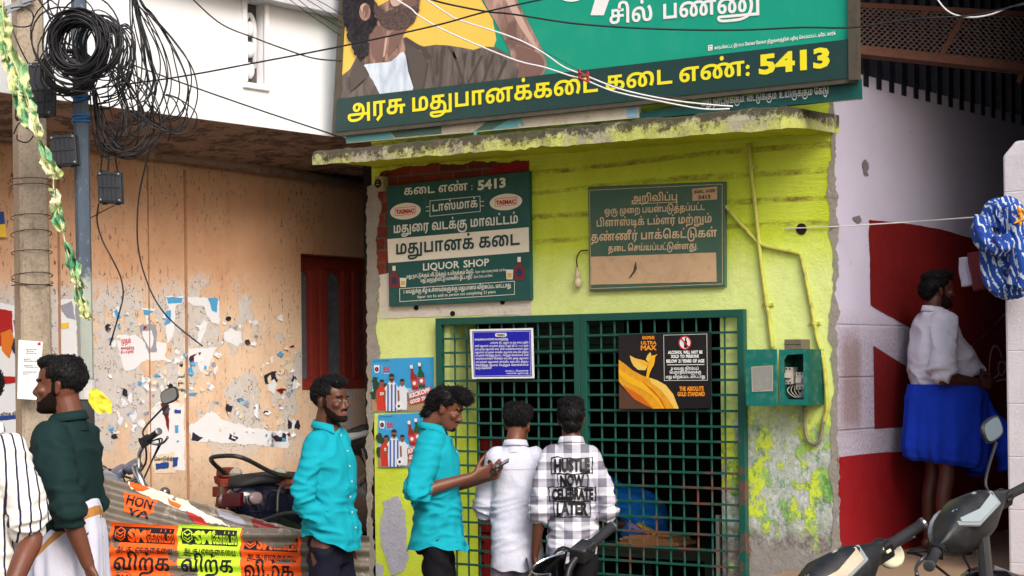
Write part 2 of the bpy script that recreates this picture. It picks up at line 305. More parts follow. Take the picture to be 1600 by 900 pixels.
229|55,-2 ~-14,0 ~-20,11 ~-12,22 0,17 ~0,22 ~19,29 ~32,16 21,0 ~18,0 ~26,-10 ~16,-16 ~7,-21 0,-11 ~0,-10 ~-4,-18 -3,-7 42,0 0,90 30,0 0,-112 -103,0 -1,16 ~4,7 ~5,19 0,11 ~0,13 ~-9,18 ~-18,9 -13,0 ~-13,0 ~-19,-13 ~-10,-21 0,-13 ~0,-10 ~4,-12 ~8,-6 6,0 ~4,0 ~7,4 ~3,7 0,4 ~0,8 ~-8,8 -7,0 ~-9,0 ~-13,-10 -5,-5 -5,19 ~8,7 ~19,9 12,0 ~16,0 ~20,-18 0,-16 ~0,-12 ~-9,-16 ~-18,-9
139|16,0 0,112 119,0 0,-21 -28,0 0,-91 -30,0 0,91 -31,0 0,-91
62|-16,170 ~15,0 ~23,-9 7,-7 ~5,-5 ~7,-14 ~5,-23 0,-18 0,-94 -30,0 0,86 ~0,15 ~-2,21 ~-5,15 -5,4 ~-4,4 ~-10,4 -6,0 ~-8,0 ~-11,-6 ~-4,-10 0,-5 ~0,-6 ~3,-13 4,-6 -30,0 ~-3,5 ~-3,13 0,6 ~0,12 ~9,16 ~15,10 ~18,5
197|82,-2 ~-17,0 ~-26,11 ~-19,21 ~-9,29 0,18 ~0,22 ~14,34 ~26,24 ~35,13 20,0 ~15,0 ~25,-6 10,-8 ~9,-6 ~11,-17 ~5,-26 0,-20 0,-87 -30,0 0,77 ~0,10 ~-1,22 ~-5,19 -6,7 ~-6,7 ~-17,6 -11,0 ~-12,0 ~-24,-8 ~-18,-18 ~-12,-27 0,-19 ~0,-13 ~5,-19 ~7,-15 ~10,-8 5,-2 7,1 ~3,-1 ~6,-1 4,0 ~11,0 ~8,12 0,7 ~0,7 ~-7,10 -7,0 ~-6,0 ~-9,-8 0,-8 ~0,-8 ~5,-13 4,-4 -25,1 ~-2,3 ~-7,13 0,9 ~0,10 ~9,16 ~18,10 14,0 ~14,0 ~18,-10 ~9,-17 0,-10 ~0,-13 ~-12,-18 ~-23,-9
157|96,-2 ~-19,0 ~-32,11 ~-23,22 ~-13,32 0,21 ~0,21 ~14,32 ~24,22 ~34,11 20,0 ~17,0 ~22,-9 ~12,-17 0,-13 ~0,-10 ~-9,-17 ~-18,-10 -14,0 ~-13,0 ~-17,10 ~-9,16 0,10 ~0,9 ~5,11 4,4 25,0 ~-4,-3 ~-5,-12 0,-8 ~0,-8 ~8,-8 6,0 ~7,0 ~6,9 0,7 ~0,5 ~-4,8 ~-9,5 -9,0 ~-1,0 ~-7,0 -4,-1 ~-10,-1 ~-18,-9 ~-15,-16 ~-9,-23 0,-16 ~0,-15 ~9,-24 ~14,-15 ~19,-9 9,-1 ~3,0 ~5,-1 3,0 ~8,0 ~9,5 ~5,9 0,6 ~0,7 ~-7,9 -7,0 ~-6,0 ~-7,-8 0,-8 ~0,-8 ~5,-13 4,-4 -25,1 ~-5,5 ~-5,10 0,10 ~0,10 ~9,16 ~18,10 13,0 ~14,0 ~18,-10 ~9,-17 0,-10 ~0,-13 ~-13,-18 ~-24,-9
258|55,-2 ~-14,0 ~-20,11 ~-12,22 0,17 ~0,20 ~20,30 ~37,17 26,0 ~13,0 ~20,-3 ~18,-7 9,-6 5,-4 ~14,-10 ~18,-29 0,-19 ~0,-12 ~-10,-18 ~-17,-9 -13,0 ~-14,0 ~-18,10 ~-9,19 0,11 ~0,11 ~7,20 ~12,18 8,8 4,2 ~11,9 ~24,9 13,0 ~21,0 ~27,-16 ~12,-27 0,-16 ~0,-12 ~-5,-22 ~-8,-18 -4,-6 -25,12 ~5,8 ~7,22 0,15 ~0,12 ~-8,17 ~-15,9 -10,0 ~-8,0 ~-13,-4 -7,-6 ~-6,-4 ~-9,-13 ~-5,-17 0,-10 ~0,-11 ~7,-10 5,0 ~5,0 ~6,6 ~2,10 0,5 ~0,13 ~-13,23 -11,6 ~-10,7 ~-22,5 -12,0 ~-17,0 ~-24,-10 ~-14,-17 -2,-10 ~0,-2 ~0,-5 0,-4 ~0,-9 ~4,-12 ~8,-6 6,0 ~4,0 ~7,4 ~3,7 0,4 ~0,8 ~-8,8 -7,0 ~-9,0 ~-12,-10 -6,-5 -5,19 ~8,7 ~19,9 12,0 ~16,0 ~20,-18 0,-16 ~0,-12 ~-9,-16 ~-18,-9
183|59,-2 ~-15,0 ~-23,8 ~-13,16 0,11 ~0,11 ~13,16 ~29,9 23,0 42,0 ~13,0 ~17,-2 ~12,-4 5,-4 ~6,-4 ~7,-14 0,-9 ~0,-16 ~-21,-18 -19,0 ~-5,0 ~-12,1 -5,1 5,21 ~3,-1 ~5,-1 3,0 ~9,0 ~9,7 0,8 ~0,5 ~-6,6 ~-9,3 ~-12,1 -7,0 -44,0 ~-7,0 ~-13,-1 -4,-2 ~-4,-2 ~-3,-6 0,-4 ~0,-8 ~12,-7 11,0 ~8,0 ~11,5 ~6,12 0,12 0,43 -30,0 0,-31 -27,-3 0,55 123,0 0,-21 -37,0 0,-43 ~0,-14 ~-6,-16 -5,-6 ~-7,-8 ~-23,-6|96,132 ~-7,0 ~-10,10 0,7 ~0,7 ~10,10 7,0 ~7,0 ~9,-10 0,-7 ~0,-7 ~-9,-10
237|16,0 0,112 131,0 0,-21 -42,0 0,-26 ~5,4 ~13,3 8,0 ~13,0 ~15,-9 ~7,-14 0,-7 ~0,-7 ~-3,-10 -3,-3 53,0 0,-22 -138,0 0,22 56,0 ~2,2 ~3,8 0,5 ~0,8 ~-7,6 -7,0 ~-4,0 ~-9,-3 -4,-3 0,-13 -30,0 0,59 -29,0 0,-91|176,0 -6,22 21,0 0,90 30,0 0,-112|118,132 ~-7,0 ~-9,10 0,7 ~0,7 ~9,10 7,0 ~8,0 ~9,-10 0,-7 ~0,-7 ~-9,-10
149|16,0 0,112 30,0 0,-90 99,0 0,-22|80,132 ~-7,0 ~-9,10 0,7 ~0,7 ~9,10 7,0 ~7,0 ~10,-10 0,-7 ~0,-7 ~-10,-10
367|55,-2 ~-14,0 ~-20,11 ~-12,22 0,17 ~0,20 ~20,30 ~37,17 26,0 ~13,0 ~20,-3 ~18,-7 9,-6 5,-4 ~14,-10 ~18,-29 0,-19 ~0,-12 ~-10,-18 ~-17,-9 -13,0 ~-14,0 ~-18,10 ~-9,19 0,10 ~0,11 ~7,20 ~13,19 9,8 4,4 ~12,8 ~25,8 18,0 ~11,0 ~17,-3 ~16,-6 9,-6 4,-4 ~10,-7 ~13,-18 ~8,-21 0,-13 ~0,-12 ~-10,-18 ~-17,-9 -13,0 ~-15,0 ~-17,10 ~-9,19 0,10 ~0,11 ~7,21 ~12,17 9,7 7,6 ~8,4 ~15,6 ~22,3 17,0 64,0 0,-21 -29,0 0,-91 -30,0 0,91 -9,0 ~-10,0 ~-14,-1 ~-10,-3 ~-7,-4 -5,-3 ~-6,-4 ~-8,-13 ~-5,-15 0,-8 ~0,-12 ~7,-10 5,0 ~5,0 ~5,6 ~2,10 0,5 ~0,8 ~-5,17 ~-10,14 -8,4 ~-9,7 ~-18,4 -9,0 ~-14,0 ~-18,-6 -5,-4 ~-8,-5 ~-10,-13 ~-5,-16 0,-9 ~0,-11 ~7,-11 5,0 ~5,0 ~5,6 ~3,10 0,5 ~0,13 ~-13,23 -11,6 ~-10,7 ~-21,5 -13,0 ~-17,0 ~-24,-10 ~-14,-17 -2,-10 ~0,-2 ~0,-5 0,-4 ~0,-9 ~4,-12 ~8,-6 6,0 ~4,0 ~7,4 ~3,7 0,4 ~0,8 ~-8,8 -7,0 ~-9,0 ~-12,-10 -6,-5 -5,19 ~8,7 ~19,9 12,0 ~16,0 ~20,-18 0,-16 ~0,-12 ~-9,-16 ~-18,-9|184,132 ~-8,0 ~-9,10 0,7 ~0,7 ~9,10 8,0 ~7,0 ~9,-10 0,-7 ~0,-7 ~-9,-10
183|59,-2 ~-15,0 ~-23,8 ~-13,16 0,11 ~0,11 ~13,16 ~29,9 23,0 33,0 ~20,0 ~31,-9 ~18,-22 0,-19 ~0,-13 ~-11,-19 -11,-7 ~-7,-5 ~-18,-6 ~-25,-3 -17,0 -15,0 ~-12,0 ~-11,-2 -3,-2 ~-3,-3 ~-4,-7 0,-6 ~0,-3 ~1,-4 0,-2 -29,-1 ~-1,4 ~-1,8 0,5 ~0,9 ~8,13 6,5 ~4,2 ~10,4 ~14,2 11,0 19,0 ~17,0 ~22,2 ~14,6 5,4 ~4,4 ~4,11 0,7 ~0,9 ~-8,10 ~-12,6 ~-14,2 -8,0 -35,0 ~-7,0 ~-13,-1 -4,-2 ~-4,-2 ~-3,-6 0,-4 ~0,-8 ~12,-7 11,0 ~8,0 ~11,5 ~6,12 0,12 0,43 -30,0 0,-31 -27,-3 0,55 124,0 0,-21 -38,0 0,-43 ~0,-14 ~-6,-16 -5,-6 ~-7,-8 ~-23,-6|96,132 ~-7,0 ~-9,10 0,7 ~0,7 ~9,10 7,0 ~8,0 ~9,-10 0,-7 ~0,-7 ~-9,-10
178|128,72 ~12,0 ~20,-10 ~10,-21 0,-15 ~0,-18 ~-12,-23 -9,-6 ~-7,-5 ~-18,-5 ~-22,-3 -14,0 -18,0 ~-12,0 ~-10,-2 -3,-2 ~-3,-3 ~-4,-7 0,-6 ~0,-3 ~0,-4 1,-2 -30,-1 ~0,4 ~-1,8 0,5 ~0,9 ~7,13 6,5 ~4,2 ~10,4 ~15,2 11,0 23,0 ~15,0 ~18,2 ~11,5 4,4 ~4,4 ~5,13 0,9 ~0,9 ~-5,11 ~-9,6 -6,0 ~-6,0 ~-8,-3 -4,-3 0,21 ~5,3 ~12,3|16,0 0,112 118,0 0,-21 -29,0 0,-91 -30,0 0,91 -29,0 0,-91|89,132 ~-7,0 ~-10,10 0,7 ~0,7 ~10,10 7,0 ~7,0 ~9,-10 0,-7 ~0,-7 ~-9,-10
272|55,-2 ~-14,0 ~-20,11 ~-12,22 0,17 ~0,20 ~20,30 ~37,17 26,0 ~13,0 ~20,-3 ~18,-7 9,-6 5,-4 ~14,-10 ~18,-29 0,-19 ~0,-12 ~-10,-18 ~-17,-9 -13,0 ~-14,0 ~-18,10 ~-9,19 0,10 ~0,11 ~7,21 ~13,17 8,7 7,6 ~8,4 ~15,6 ~22,3 17,0 64,0 0,-21 -29,0 0,-91 -30,0 0,91 -9,0 ~-10,0 ~-14,-1 ~-10,-3 ~-7,-4 -5,-3 ~-6,-4 ~-8,-13 ~-5,-15 0,-8 ~0,-12 ~7,-10 5,0 ~5,0 ~5,6 ~3,10 0,5 ~0,13 ~-13,23 -11,6 ~-10,7 ~-21,5 -13,0 ~-17,0 ~-24,-10 ~-14,-17 -2,-10 ~0,-2 ~0,-5 0,-4 ~0,-9 ~4,-12 ~8,-6 6,0 ~4,0 ~7,4 ~3,7 0,4 ~0,8 ~-8,8 -7,0 ~-9,0 ~-12,-10 -6,-5 -5,19 ~8,7 ~19,9 12,0 ~16,0 ~20,-18 0,-16 ~0,-12 ~-9,-16 ~-18,-9|136,132 ~-7,0 ~-10,10 0,7 ~0,7 ~10,10 7,0 ~7,0 ~9,-10 0,-7 ~0,-7 ~-9,-10
166|16,0 0,112 30,0 0,-90 74,0 0,90 30,0 0,-112|83,132 ~-7,0 ~-9,10 0,7 ~0,7 ~9,10 7,0 ~7,0 ~10,-10 0,-7 ~0,-7 ~-10,-10
187|125,115 ~18,0 ~24,-16 ~11,-28 0,-17 ~0,-15 ~-7,-21 -8,-6 ~-5,-5 ~-14,-5 ~-19,-2 -14,0 -95,0 0,112 30,0 0,-90 36,0 0,49 ~0,12 ~6,16 5,5 ~5,5 ~16,6|127,93 ~-3,0 ~-5,-1 -2,-2 ~-2,-3 ~-3,-9 0,-10 0,-46 8,0 ~10,0 ~13,6 ~5,14 0,12 ~0,11 ~-4,18 ~-10,10|94,132 ~-7,0 ~-10,10 0,7 ~0,7 ~10,10 7,0 ~7,0 ~9,-10 0,-7 ~0,-7 ~-9,-10
208|74,0 0,112 30,0 0,-90 58,0 0,90 30,0 0,-112|51,-2 ~-9,0 ~-12,4 -4,5 ~-3,3 ~-4,8 ~-3,13 0,10 0,71 30,0 0,-70 ~0,-7 ~1,-9 3,-3 ~2,-2 ~5,-2 3,0 ~6,0 ~8,7 4,5 -1,-22 ~-4,-5 ~-13,-6|104,132 ~-7,0 ~-10,10 0,7 ~0,7 ~10,10 7,0 ~7,0 ~9,-10 0,-7 ~0,-7 ~-9,-10
139|62,-43 -19,18 34,32 0,84 -31,0 0,-91 -30,0 0,112 119,0 0,-21 -28,0 0,-91|69,132 ~-7,0 ~-9,10 0,7 ~0,7 ~9,10 7,0 ~8,0 ~9,-10 0,-7 ~0,-7 ~-9,-10
195|129,115 ~18,0 ~25,-16 ~12,-30 0,-21 ~0,-25 ~-12,-31 -11,-9 ~-9,-6 ~-20,-8 ~-26,-3 -16,0 -20,0 ~-12,0 ~-10,-2 -4,-2 ~-3,-3 ~-3,-7 0,-6 ~0,-3 ~0,-4 0,-2 -29,-1 ~-1,4 ~0,8 0,5 ~0,9 ~7,13 6,5 ~4,2 ~10,4 ~15,2 11,0 25,0 ~18,0 ~25,4 ~17,13 ~8,24 0,18 ~0,17 ~-7,20 ~-12,9 -8,0 ~-5,0 ~-8,-3 -3,-3 ~-3,-5 ~-2,-11 0,-9 0,-62 -30,0 0,61 ~0,11 ~-2,12 -2,4 ~-2,2 ~-5,3 -4,0 ~-4,0 ~-6,-2 -2,-3 ~-2,-4 ~-2,-12 0,-11 0,-61 -30,0 0,66 ~0,10 ~3,15 ~6,10 4,4 ~5,5 ~15,5 8,0 ~10,0 ~15,-6 ~11,-11 5,-10 -11,3 ~5,7 ~12,11 ~15,6|97,132 ~-7,0 ~-9,10 0,7 ~0,7 ~9,10 7,0 ~7,0 ~9,-10 0,-7 ~0,-7 ~-9,-10
224|55,-2 ~-14,0 ~-20,11 ~-12,22 0,17 ~0,16 ~11,25 ~21,17 ~26,9 15,0 ~14,0 ~21,-6 8,-7 ~6,-5 ~7,-12 ~4,-21 1,-16 ~1,-5 ~1,-10 ~3,-8 3,-2 ~3,-2 ~5,-2 4,0 ~6,0 ~9,6 ~5,13 0,12 ~0,10 ~-5,19 ~-10,20 -6,8 24,15 ~14,-16 ~13,-35 0,-20 ~0,-16 ~-10,-24 ~-23,-13 -19,0 ~-9,0 ~-16,4 -6,5 ~-7,6 ~-9,19 -1,14 ~0,8 ~-2,13 ~-3,11 -3,4 ~-4,5 ~-12,6 -10,0 ~-13,0 ~-20,-12 ~-10,-21 0,-14 ~0,-10 ~4,-12 ~8,-6 6,0 ~4,0 ~7,4 ~3,7 0,4 ~0,8 ~-8,8 -7,0 ~-8,0 ~-14,-10 -5,-5 -5,19 ~8,7 ~19,9 12,0 ~16,0 ~20,-18 0,-16 ~0,-12 ~-9,-16 ~-18,-9|112,132 ~-7,0 ~-9,10 0,7 ~0,7 ~9,10 7,0 ~7,0 ~9,-10 0,-7 ~0,-7 ~-9,-10
235|55,-2 ~-14,0 ~-20,11 ~-12,22 0,17 ~0,16 ~11,25 ~19,17 ~25,9 14,0 ~10,0 ~17,-4 ~16,-8 8,-6 -12,-24 ~-7,8 ~-19,12 -14,0 ~-12,0 ~-19,-12 ~-10,-21 0,-14 ~0,-10 ~4,-12 ~8,-6 6,0 ~4,0 ~7,4 ~3,6 0,5 ~0,8 ~-8,8 -7,0 ~-9,0 ~-13,-10 -5,-5 -5,19 ~8,7 ~19,9 12,0 ~16,0 ~20,-18 0,-16 ~0,-12 ~-9,-16 ~-18,-9|114,0 0,91 4,5 0,16 114,0 0,-21 -29,0 0,-91 -30,0 0,91 -29,0 0,-91|118,132 ~-7,0 ~-10,10 0,7 ~0,7 ~10,10 7,0 ~7,0 ~9,-10 0,-7 ~0,-7 ~-9,-10
187|125,115 ~18,0 ~24,-16 ~11,-28 0,-17 ~0,-15 ~-7,-21 -8,-6 ~-5,-5 ~-14,-5 ~-19,-2 -14,0 -95,0 0,112 30,0 0,-90 36,0 0,49 ~0,12 ~6,16 5,5 ~5,5 ~16,6|127,93 ~-3,0 ~-5,-1 -2,-2 ~-2,-3 ~-3,-9 0,-10 0,-46 8,0 ~10,0 ~13,6 ~5,14 0,12 ~0,11 ~-4,18 ~-10,10|46,-9 ~4,0 ~8,0 4,-1 -2,-20 ~-2,1 ~-5,0 -3,0 ~-5,0 ~-7,-3 0,-4 ~0,-3 ~5,-3 ~7,-1 5,0 5,0 ~9,0 ~13,4 ~9,8 3,6 ~2,2 ~6,4 ~10,2 9,0 18,-6 ~-9,-1 ~-8,-5 -1,-4 ~-5,-11 ~-16,-14 ~-22,-6 -16,0 -7,0 ~-11,0 ~-18,5 -6,3 ~-4,3 ~-7,10 0,8 ~0,12 ~19,14|113,-37 -2,3 ~-8,1 ~-13,8 ~-7,14 0,11 29,0 ~0,-4 ~3,-7 4,-2 ~3,-2 ~7,-1 6,0 21,0 0,-21|94,132 ~-7,0 ~-10,10 0,7 ~0,7 ~10,10 7,0 ~7,0 ~9,-10 0,-7 ~0,-7 ~-9,-10
285|55,-2 ~-14,0 ~-20,11 ~-12,22 0,17 ~0,16 ~11,25 ~20,17 ~25,9 15,0 ~13,0 ~19,-6 ~15,-12 6,-9 -13,-2 ~5,9 ~12,13 ~15,7 10,0 ~12,0 ~14,-6 5,-6 ~6,-6 ~5,-19 0,-15 0,-14 ~0,-9 ~3,-14 5,-3 ~3,-2 ~5,-2 4,0 ~6,0 ~9,6 ~5,13 0,12 ~0,10 ~-5,19 ~-10,20 -7,8 25,15 ~14,-16 ~13,-35 0,-20 ~0,-16 ~-11,-24 ~-23,-13 -18,0 ~-9,0 ~-16,4 -7,5 ~-4,4 ~-8,11 ~-4,17 0,12 0,9 ~0,11 ~-1,13 -3,4 ~-1,2 ~-6,3 -4,0 ~-4,0 ~-6,-2 -1,-3 ~-3,-4 ~-1,-12 0,-11 0,-61 -30,0 0,52 ~0,12 ~-4,14 -5,5 ~-4,5 ~-13,5 -9,0 ~-13,0 ~-20,-12 ~-10,-21 0,-14 ~0,-10 ~4,-12 ~8,-6 6,0 ~4,0 ~7,4 ~3,7 0,4 ~0,8 ~-8,8 -7,0 ~-8,0 ~-14,-10 -5,-5 -5,19 ~8,7 ~19,9 12,0 ~16,0 ~20,-18 0,-16 ~0,-12 ~-9,-16 ~-18,-9|143,132 ~-8,0 ~-9,10 0,7 ~0,7 ~9,10 8,0 ~7,0 ~9,-10 0,-7 ~0,-7 ~-9,-10
183|59,-2 ~-15,0 ~-23,8 ~-13,16 0,11 ~0,11 ~13,16 ~29,9 23,0 42,0 ~13,0 ~17,-2 ~12,-4 5,-4 ~6,-4 ~7,-14 0,-9 ~0,-16 ~-21,-18 -19,0 ~-5,0 ~-12,1 -5,1 5,21 ~3,-1 ~5,-1 3,0 ~9,0 ~9,7 0,8 ~0,5 ~-6,6 ~-9,3 ~-12,1 -7,0 -44,0 ~-7,0 ~-13,-1 -4,-2 ~-4,-2 ~-3,-6 0,-4 ~0,-8 ~12,-7 11,0 ~8,0 ~11,5 ~6,12 0,12 0,43 -30,0 0,-31 -27,-3 0,55 123,0 0,-21 -37,0 0,-43 ~0,-14 ~-6,-16 -5,-6 ~-7,-8 ~-23,-6|144,170 ~22,0 ~19,-16 0,-12 ~0,-12 ~-16,-14 -16,0 ~-17,0 ~-15,14 0,12 ~0,6 ~7,14 6,5 16,-6 ~-3,-4 ~-6,-9 0,-5 ~0,-4 ~2,-4 ~5,-2 4,0 ~5,0 ~4,5 0,4 ~0,6 ~-9,3 -7,0 ~-4,0 ~-7,-1 -5,-1 ~-9,-2 ~-10,-13 0,-10 ~0,-5 ~2,-8 2,-4 -24,-4 ~-2,5 ~-3,11 0,7 ~0,8 ~7,15 ~14,13 ~22,8
235|112,-2 ~-15,0 ~-23,8 ~-13,16 0,11 ~0,11 ~13,16 ~28,9 24,0 28,0 ~20,0 ~28,-9 ~18,-17 ~7,-21 0,-12 ~0,-16 ~-11,-25 ~-19,-18 ~-26,-10 ~-30,-5 -15,0 -6,0 ~-25,0 ~-37,11 ~-25,18 ~-15,24 ~-7,26 0,13 0,4 ~0,17 ~8,29 ~12,26 7,11 23,-14 ~-6,-10 ~-10,-22 ~-5,-23 0,-11 0,-5 ~0,-15 ~9,-26 ~19,-20 ~31,-11 22,0 1,0 ~18,0 ~27,6 ~20,13 ~10,19 0,14 ~0,13 ~-12,18 ~-21,8 -14,0 -28,0 ~-7,0 ~-13,-1 -4,-2 ~-4,-2 ~-3,-6 0,-4 ~0,-8 ~12,-7 11,0 ~8,0 ~11,5 ~5,12 0,12 0,43 -30,0 0,-35 -27,-4 0,60 125,0 0,-21 -39,0 0,-43 ~0,-14 ~-5,-16 -5,-6 ~-7,-8 ~-23,-6
192|59,-2 ~-15,0 ~-23,8 ~-13,16 0,11 ~0,11 ~13,16 ~29,9 23,0 114,0 0,-20 -118,0 ~-7,0 ~-13,-1 -4,-2 ~-4,-2 ~-3,-6 0,-4 ~0,-8 ~12,-7 11,0 ~8,0 ~11,5 ~6,12 0,12 0,43 -30,0 0,-31 -27,-3 0,55 124,0 0,-21 -39,0 0,-43 ~0,-14 ~-5,-16 -5,-6 ~-7,-8 ~-23,-6|135,0 0,55 29,-2 0,-53
174|16,0 0,112 30,0 0,-90 125,0 0,-22|109,96 ~11,0 ~15,-6 ~9,-11 ~4,-12 0,-7 ~0,-9 ~-5,-20 -2,-10 -23,-78 -27,7 16,54 0,4 5,16 ~3,10 ~4,16 0,8 ~0,8 ~-6,9 -5,0 ~-6,0 ~-8,-9 0,-8 ~0,-8 ~6,-15 ~10,-13 6,-6 -21,-13 ~-7,9 ~-13,17 ~-8,19 0,11 ~0,10 ~10,17 ~18,10
229|95,-62 ~-23,0 ~-31,15 ~-20,29 ~-9,38 0,23 0,3 ~0,21 ~9,37 ~17,31 ~27,23 ~36,12 22,0 ~19,0 ~30,-8 11,-9 ~7,-5 ~12,-15 ~8,-20 ~3,-28 0,-18 0,-67 -30,0 0,64 ~0,15 ~-3,26 ~-8,21 -8,8 ~-7,6 ~-21,8 -14,0 ~-14,0 ~-24,-8 ~-20,-17 ~-15,-25 ~-9,-34 0,-22 ~0,-25 ~9,-32 ~15,-18 ~20,-7 11,0 ~13,0 ~17,8 ~9,15 ~4,18 0,10 ~0,13 ~-4,15 ~-9,7 -6,0 ~-7,0 ~-11,-7 -5,-5 -2,22 ~6,4 ~15,7 9,0 ~14,0 ~20,-12 ~10,-25 0,-19 ~0,-19 ~-10,-28 ~-20,-18 ~-27,-8|75,0 0,112 30,0 0,-112
377|55,-2 ~-14,0 ~-20,11 ~-12,22 0,17 ~0,20 ~20,30 ~37,17 26,0 ~13,0 ~20,-3 ~18,-7 9,-6 5,-4 ~14,-10 ~18,-29 0,-19 ~0,-12 ~-10,-18 ~-17,-9 -13,0 ~-14,0 ~-18,10 ~-9,19 0,10 ~0,11 ~7,20 ~13,19 9,8 4,4 ~12,8 ~25,8 18,0 ~11,0 ~17,-3 ~16,-6 9,-6 4,-4 ~10,-7 ~13,-18 ~8,-21 0,-13 ~0,-12 ~-10,-18 ~-17,-9 -13,0 ~-15,0 ~-17,10 ~-9,19 0,10 ~0,11 ~7,21 ~12,17 9,7 7,6 ~8,4 ~15,6 ~22,3 17,0 64,0 0,-21 -29,0 0,-91 -30,0 0,91 -9,0 ~-10,0 ~-14,-1 ~-10,-3 ~-7,-4 -5,-3 ~-6,-4 ~-8,-13 ~-5,-15 0,-8 ~0,-12 ~7,-10 5,0 ~5,0 ~5,6 ~2,10 0,5 ~0,8 ~-5,17 ~-10,14 -8,4 ~-9,7 ~-18,4 -9,0 ~-14,0 ~-18,-6 -5,-4 ~-8,-5 ~-10,-13 ~-5,-16 0,-9 ~0,-11 ~7,-11 5,0 ~5,0 ~5,6 ~3,10 0,5 ~0,13 ~-13,23 -11,6 ~-10,7 ~-21,5 -13,0 ~-17,0 ~-24,-10 ~-14,-17 -2,-10 ~0,-2 ~0,-5 0,-4 ~0,-9 ~4,-12 ~8,-6 6,0 ~4,0 ~7,4 ~3,7 0,4 ~0,8 ~-8,8 -7,0 ~-9,0 ~-12,-10 -6,-5 -5,19 ~8,7 ~19,9 12,0 ~16,0 ~20,-18 0,-16 ~0,-12 ~-9,-16 ~-18,-9|338,170 ~22,0 ~19,-16 0,-12 ~0,-12 ~-16,-14 -16,0 ~-17,0 ~-15,14 0,12 ~0,6 ~7,14 6,5 16,-6 ~-3,-4 ~-6,-9 0,-5 ~0,-4 ~2,-4 ~5,-2 4,0 ~5,0 ~4,5 0,4 ~0,6 ~-9,3 -7,0 ~-4,0 ~-7,-1 -5,-1 ~-9,-2 ~-10,-13 0,-10 ~0,-5 ~2,-8 2,-4 -24,-4 ~-2,5 ~-3,11 0,7 ~0,8 ~7,15 ~14,13 ~22,8
417|55,-2 ~-14,0 ~-20,11 ~-12,22 0,17 ~0,20 ~20,30 ~37,17 26,0 ~13,0 ~20,-3 ~18,-7 9,-6 5,-4 ~14,-10 ~18,-29 0,-19 ~0,-12 ~-10,-18 ~-17,-9 -13,0 ~-14,0 ~-18,10 ~-9,19 0,10 ~0,11 ~7,20 ~13,19 9,8 4,4 ~12,8 ~25,8 18,0 ~11,0 ~17,-3 ~16,-6 9,-6 4,-4 ~10,-7 ~13,-18 ~8,-21 0,-13 ~0,-12 ~-10,-18 ~-17,-9 -13,0 ~-15,0 ~-17,10 ~-9,19 0,10 ~0,11 ~6,19 ~11,18 9,8 5,5 ~9,8 ~22,9 17,0 ~21,0 ~28,-17 ~13,-31 0,-20 ~0,-20 ~-13,-33 -10,-12 -2,-9 ~-16,-12 ~-39,-15 ~-44,-8 ~-47,-2 -24,0 -43,0 ~-22,0 ~-37,2 ~-26,7 ~-15,13 0,11 ~0,5 ~4,7 4,2 ~3,3 ~10,2 11,0 337,0 4,-22 -89,0 -20,2 -230,0 ~-3,0 ~-3,-1 0,-2 ~0,-3 ~11,-3 ~21,-3 ~28,0 16,0 24,0 ~28,0 ~48,2 ~39,5 ~29,9 11,6 -3,4 ~9,8 ~12,20 ~7,25 0,13 ~0,9 ~-4,17 ~-9,12 ~-13,7 -9,0 ~-9,0 ~-14,-5 -6,-5 -3,-4 ~-5,-4 ~-7,-13 ~-4,-14 0,-8 ~0,-12 ~7,-10 5,0 ~5,0 ~5,6 ~2,10 0,5 ~0,8 ~-5,17 ~-10,14 -8,4 ~-9,7 ~-18,4 -9,0 ~-14,0 ~-18,-6 -5,-4 ~-8,-5 ~-10,-13 ~-5,-16 0,-9 ~0,-11 ~7,-11 5,0 ~5,0 ~5,6 ~3,10 0,5 ~0,13 ~-13,23 -11,6 ~-10,7 ~-21,5 -13,0 ~-17,0 ~-24,-10 ~-14,-17 -2,-10 ~0,-2 ~0,-5 0,-4 ~0,-9 ~4,-12 ~8,-6 6,0 ~4,0 ~7,4 ~3,7 0,4 ~0,8 ~-8,8 -7,0 ~-9,0 ~-12,-10 -6,-5 -5,19 ~8,7 ~19,9 12,0 ~16,0 ~20,-18 0,-16 ~0,-12 ~-9,-16 ~-18,-9|371,-34 0,146 30,0 0,-146
183|59,-2 ~-15,0 ~-23,8 ~-13,16 0,11 ~0,11 ~13,16 ~29,9 23,0 33,0 ~20,0 ~31,-9 ~18,-22 0,-19 ~0,-13 ~-11,-19 -11,-7 ~-7,-5 ~-18,-6 ~-25,-3 -17,0 -15,0 ~-12,0 ~-11,-2 -3,-2 ~-3,-3 ~-4,-7 0,-6 ~0,-3 ~1,-4 0,-2 -29,-1 ~-1,4 ~-1,8 0,5 ~0,9 ~8,13 6,5 ~4,2 ~10,4 ~14,2 11,0 19,0 ~17,0 ~22,2 ~14,6 5,4 ~4,4 ~4,11 0,7 ~0,9 ~-8,10 ~-12,6 ~-14,2 -8,0 -35,0 ~-7,0 ~-13,-1 -4,-2 ~-4,-2 ~-3,-6 0,-4 ~0,-8 ~12,-7 11,0 ~8,0 ~11,5 ~6,12 0,12 0,43 -30,0 0,-31 -27,-3 0,55 124,0 0,-21 -38,0 0,-43 ~0,-14 ~-6,-16 -5,-6 ~-7,-8 ~-23,-6|143,170 ~22,0 ~19,-16 0,-12 ~0,-12 ~-16,-14 -16,0 ~-17,0 ~-15,14 0,12 ~0,6 ~7,14 6,5 16,-6 ~-3,-4 ~-6,-9 0,-5 ~0,-4 ~2,-4 ~5,-2 4,0 ~5,0 ~4,5 0,4 ~0,6 ~-9,3 -7,0 ~-4,0 ~-7,-1 -5,-1 ~-8,-2 ~-11,-13 0,-10 ~0,-5 ~2,-8 2,-4 -24,-4 ~-2,5 ~-3,11 0,7 ~0,8 ~7,15 ~14,13 ~22,8
